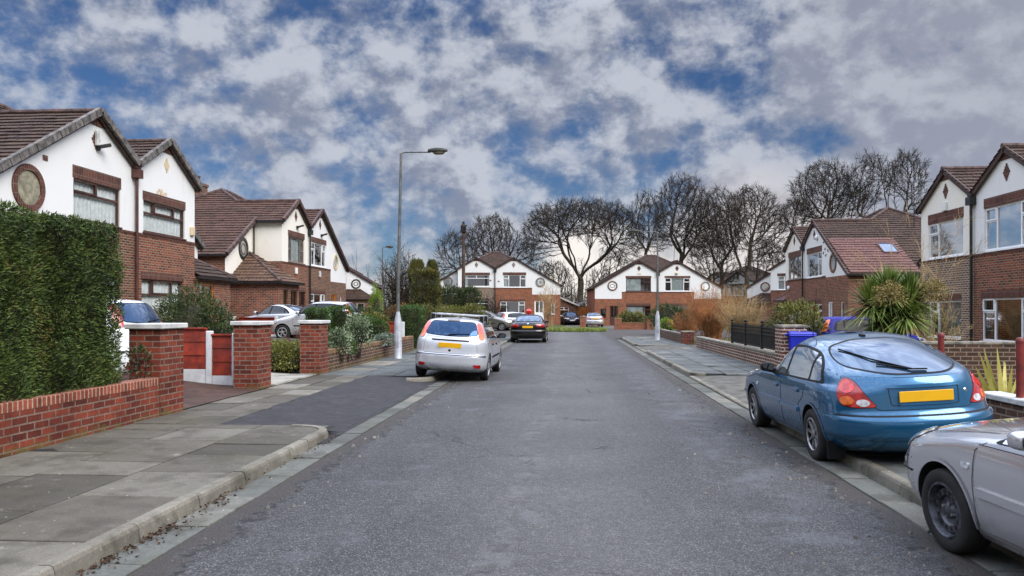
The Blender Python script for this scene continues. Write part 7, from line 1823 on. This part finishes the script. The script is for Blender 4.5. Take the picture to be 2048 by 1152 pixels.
# cloud body: lit edges towards the light, grey where deep
lit = t.smooth(t.math('SUBTRACT', t.math('MULTIPLY', t.math('SUBTRACT', n1, n1b), 5.0), t.math('MULTIPLY', t.math('SUBTRACT', dens, .55), .9)), -.42, .38)
ccol = t.mix(lit, (.26, .29, .38), (.58, .61, .68))
ccol = t.mix(t.math('MULTIPLY', t.smooth(az.outputs[0], .05, .6), .6), ccol, (.42, .43, .50))
warm = t.math('MULTIPLY', t.math('SUBTRACT', 1.0, t.smooth(Zd, .0, .14)), .6)
ccol = t.mix(warm, ccol, (.72, .68, .67))
glow = t.math('MULTIPLY', t.math('MULTIPLY', t.math('SUBTRACT', 1.0, t.smooth(az.outputs[0], -1.05, -.72)), t.math('SUBTRACT', 1.0, t.smooth(Zd, .12, .5))), .75); ccol = t.mix(glow, ccol, (.92, .82, .68))
blue = t.mix(1.0, sky.outputs[0], (.60, .84, 1.18), 'MULTIPLY')
sc = t.n('ShaderNodeVectorMath', operation='SCALE'); t.l(blue, sc.inputs[0]); sc.inputs['Scale'].default_value = .055
base = t.mix(t.math('MULTIPLY', cover, .9), sc.outputs[0], ccol)
# pale break in the cloud low over the street head
gv = Vector((dep(1195, 1)[0], dep(1195, 1)[1], .035)).normalized(); dt = t.n('ShaderNodeVectorMath', operation='DOT_PRODUCT'); t.l(D_, dt.inputs[0]); dt.inputs[1].default_value = gv
base = t.mix(t.math('MULTIPLY', t.smooth(t.math('ADD', dt.outputs['Value'], t.math('MULTIPLY_ADD', n2, .008, -.004)), .9955, .9995), .9), base, (1.05, .98, .92))
gv2 = Vector((dep(1500, 1)[0], dep(1500, 1)[1], .02)).normalized(); dt2 = t.n('ShaderNodeVectorMath', operation='DOT_PRODUCT'); t.l(D_, dt2.inputs[0]); dt2.inputs[1].default_value = gv2
base = t.mix(t.math('MULTIPLY', t.smooth(t.math('ADD', dt2.outputs['Value'], t.math('MULTIPLY_ADD', n2, .012, -.006)), .985, .9995), .75), base, (.9, .82, .78))
# extra brightness added to the unseen sky above the frame, to light the walls
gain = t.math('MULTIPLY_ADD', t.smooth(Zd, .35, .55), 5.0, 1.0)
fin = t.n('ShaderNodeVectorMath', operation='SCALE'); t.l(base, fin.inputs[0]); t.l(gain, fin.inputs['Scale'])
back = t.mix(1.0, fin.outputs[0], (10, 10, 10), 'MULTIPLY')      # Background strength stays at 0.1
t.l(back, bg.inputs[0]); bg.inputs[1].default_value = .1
sun = bpy.data.lights.new('sun', 'SUN'); sun.energy = 3.3; sun.angle = R(38); sun.color = (1, .93, .82); so = link('sun', sun)
dv = Vector((math.sin(SUN_AZ) * math.cos(SUN_EL), math.cos(SUN_AZ) * math.cos(SUN_EL), math.sin(SUN_EL))); so.rotation_euler = dv.to_track_quat('Z', 'Y').to_euler()
cam = bpy.data.cameras.new('camera'); co = link('camera', cam); scene.camera = co
cam.sensor_width = 36; cam.lens = F / 2048 * 36; cam.shift_y = (HOR - 576) / 2048; cam.clip_end = 4000; cam.clip_start = .05
co.location = (0, 0, H); co.rotation_euler = (R(90), 0, YAW)
vs = scene.view_settings; vs.view_transform = 'Standard'; vs.look = 'None'; vs.gamma = 1; vs.exposure = 0
scene.cycles.max_bounces = 8; scene.cycles.transparent_max_bounces = 8; scene.cycles.caustics_reflective = False; scene.cycles.caustics_refractive = False

# things of one kind share a group
GROUPS = {'car': 'cars parked in the street and on the drives', 'house': 'gabled semi detached houses round the street', 'tree': 'bare winter trees', 'gate pillar': 'brick gate pillars', 'wall': 'low garden walls',
          'hedge': 'clipped garden hedges', 'shrub': 'garden shrubs', 'street lamp': 'street lamps', 'fence': 'red panel fences', 'post': 'dark red posts', 'conifer': 'garden conifers'}
for o in list(COL.objects):
    if o.parent is None and o.get('category') in GROUPS: o['group'] = GROUPS[o['category']]
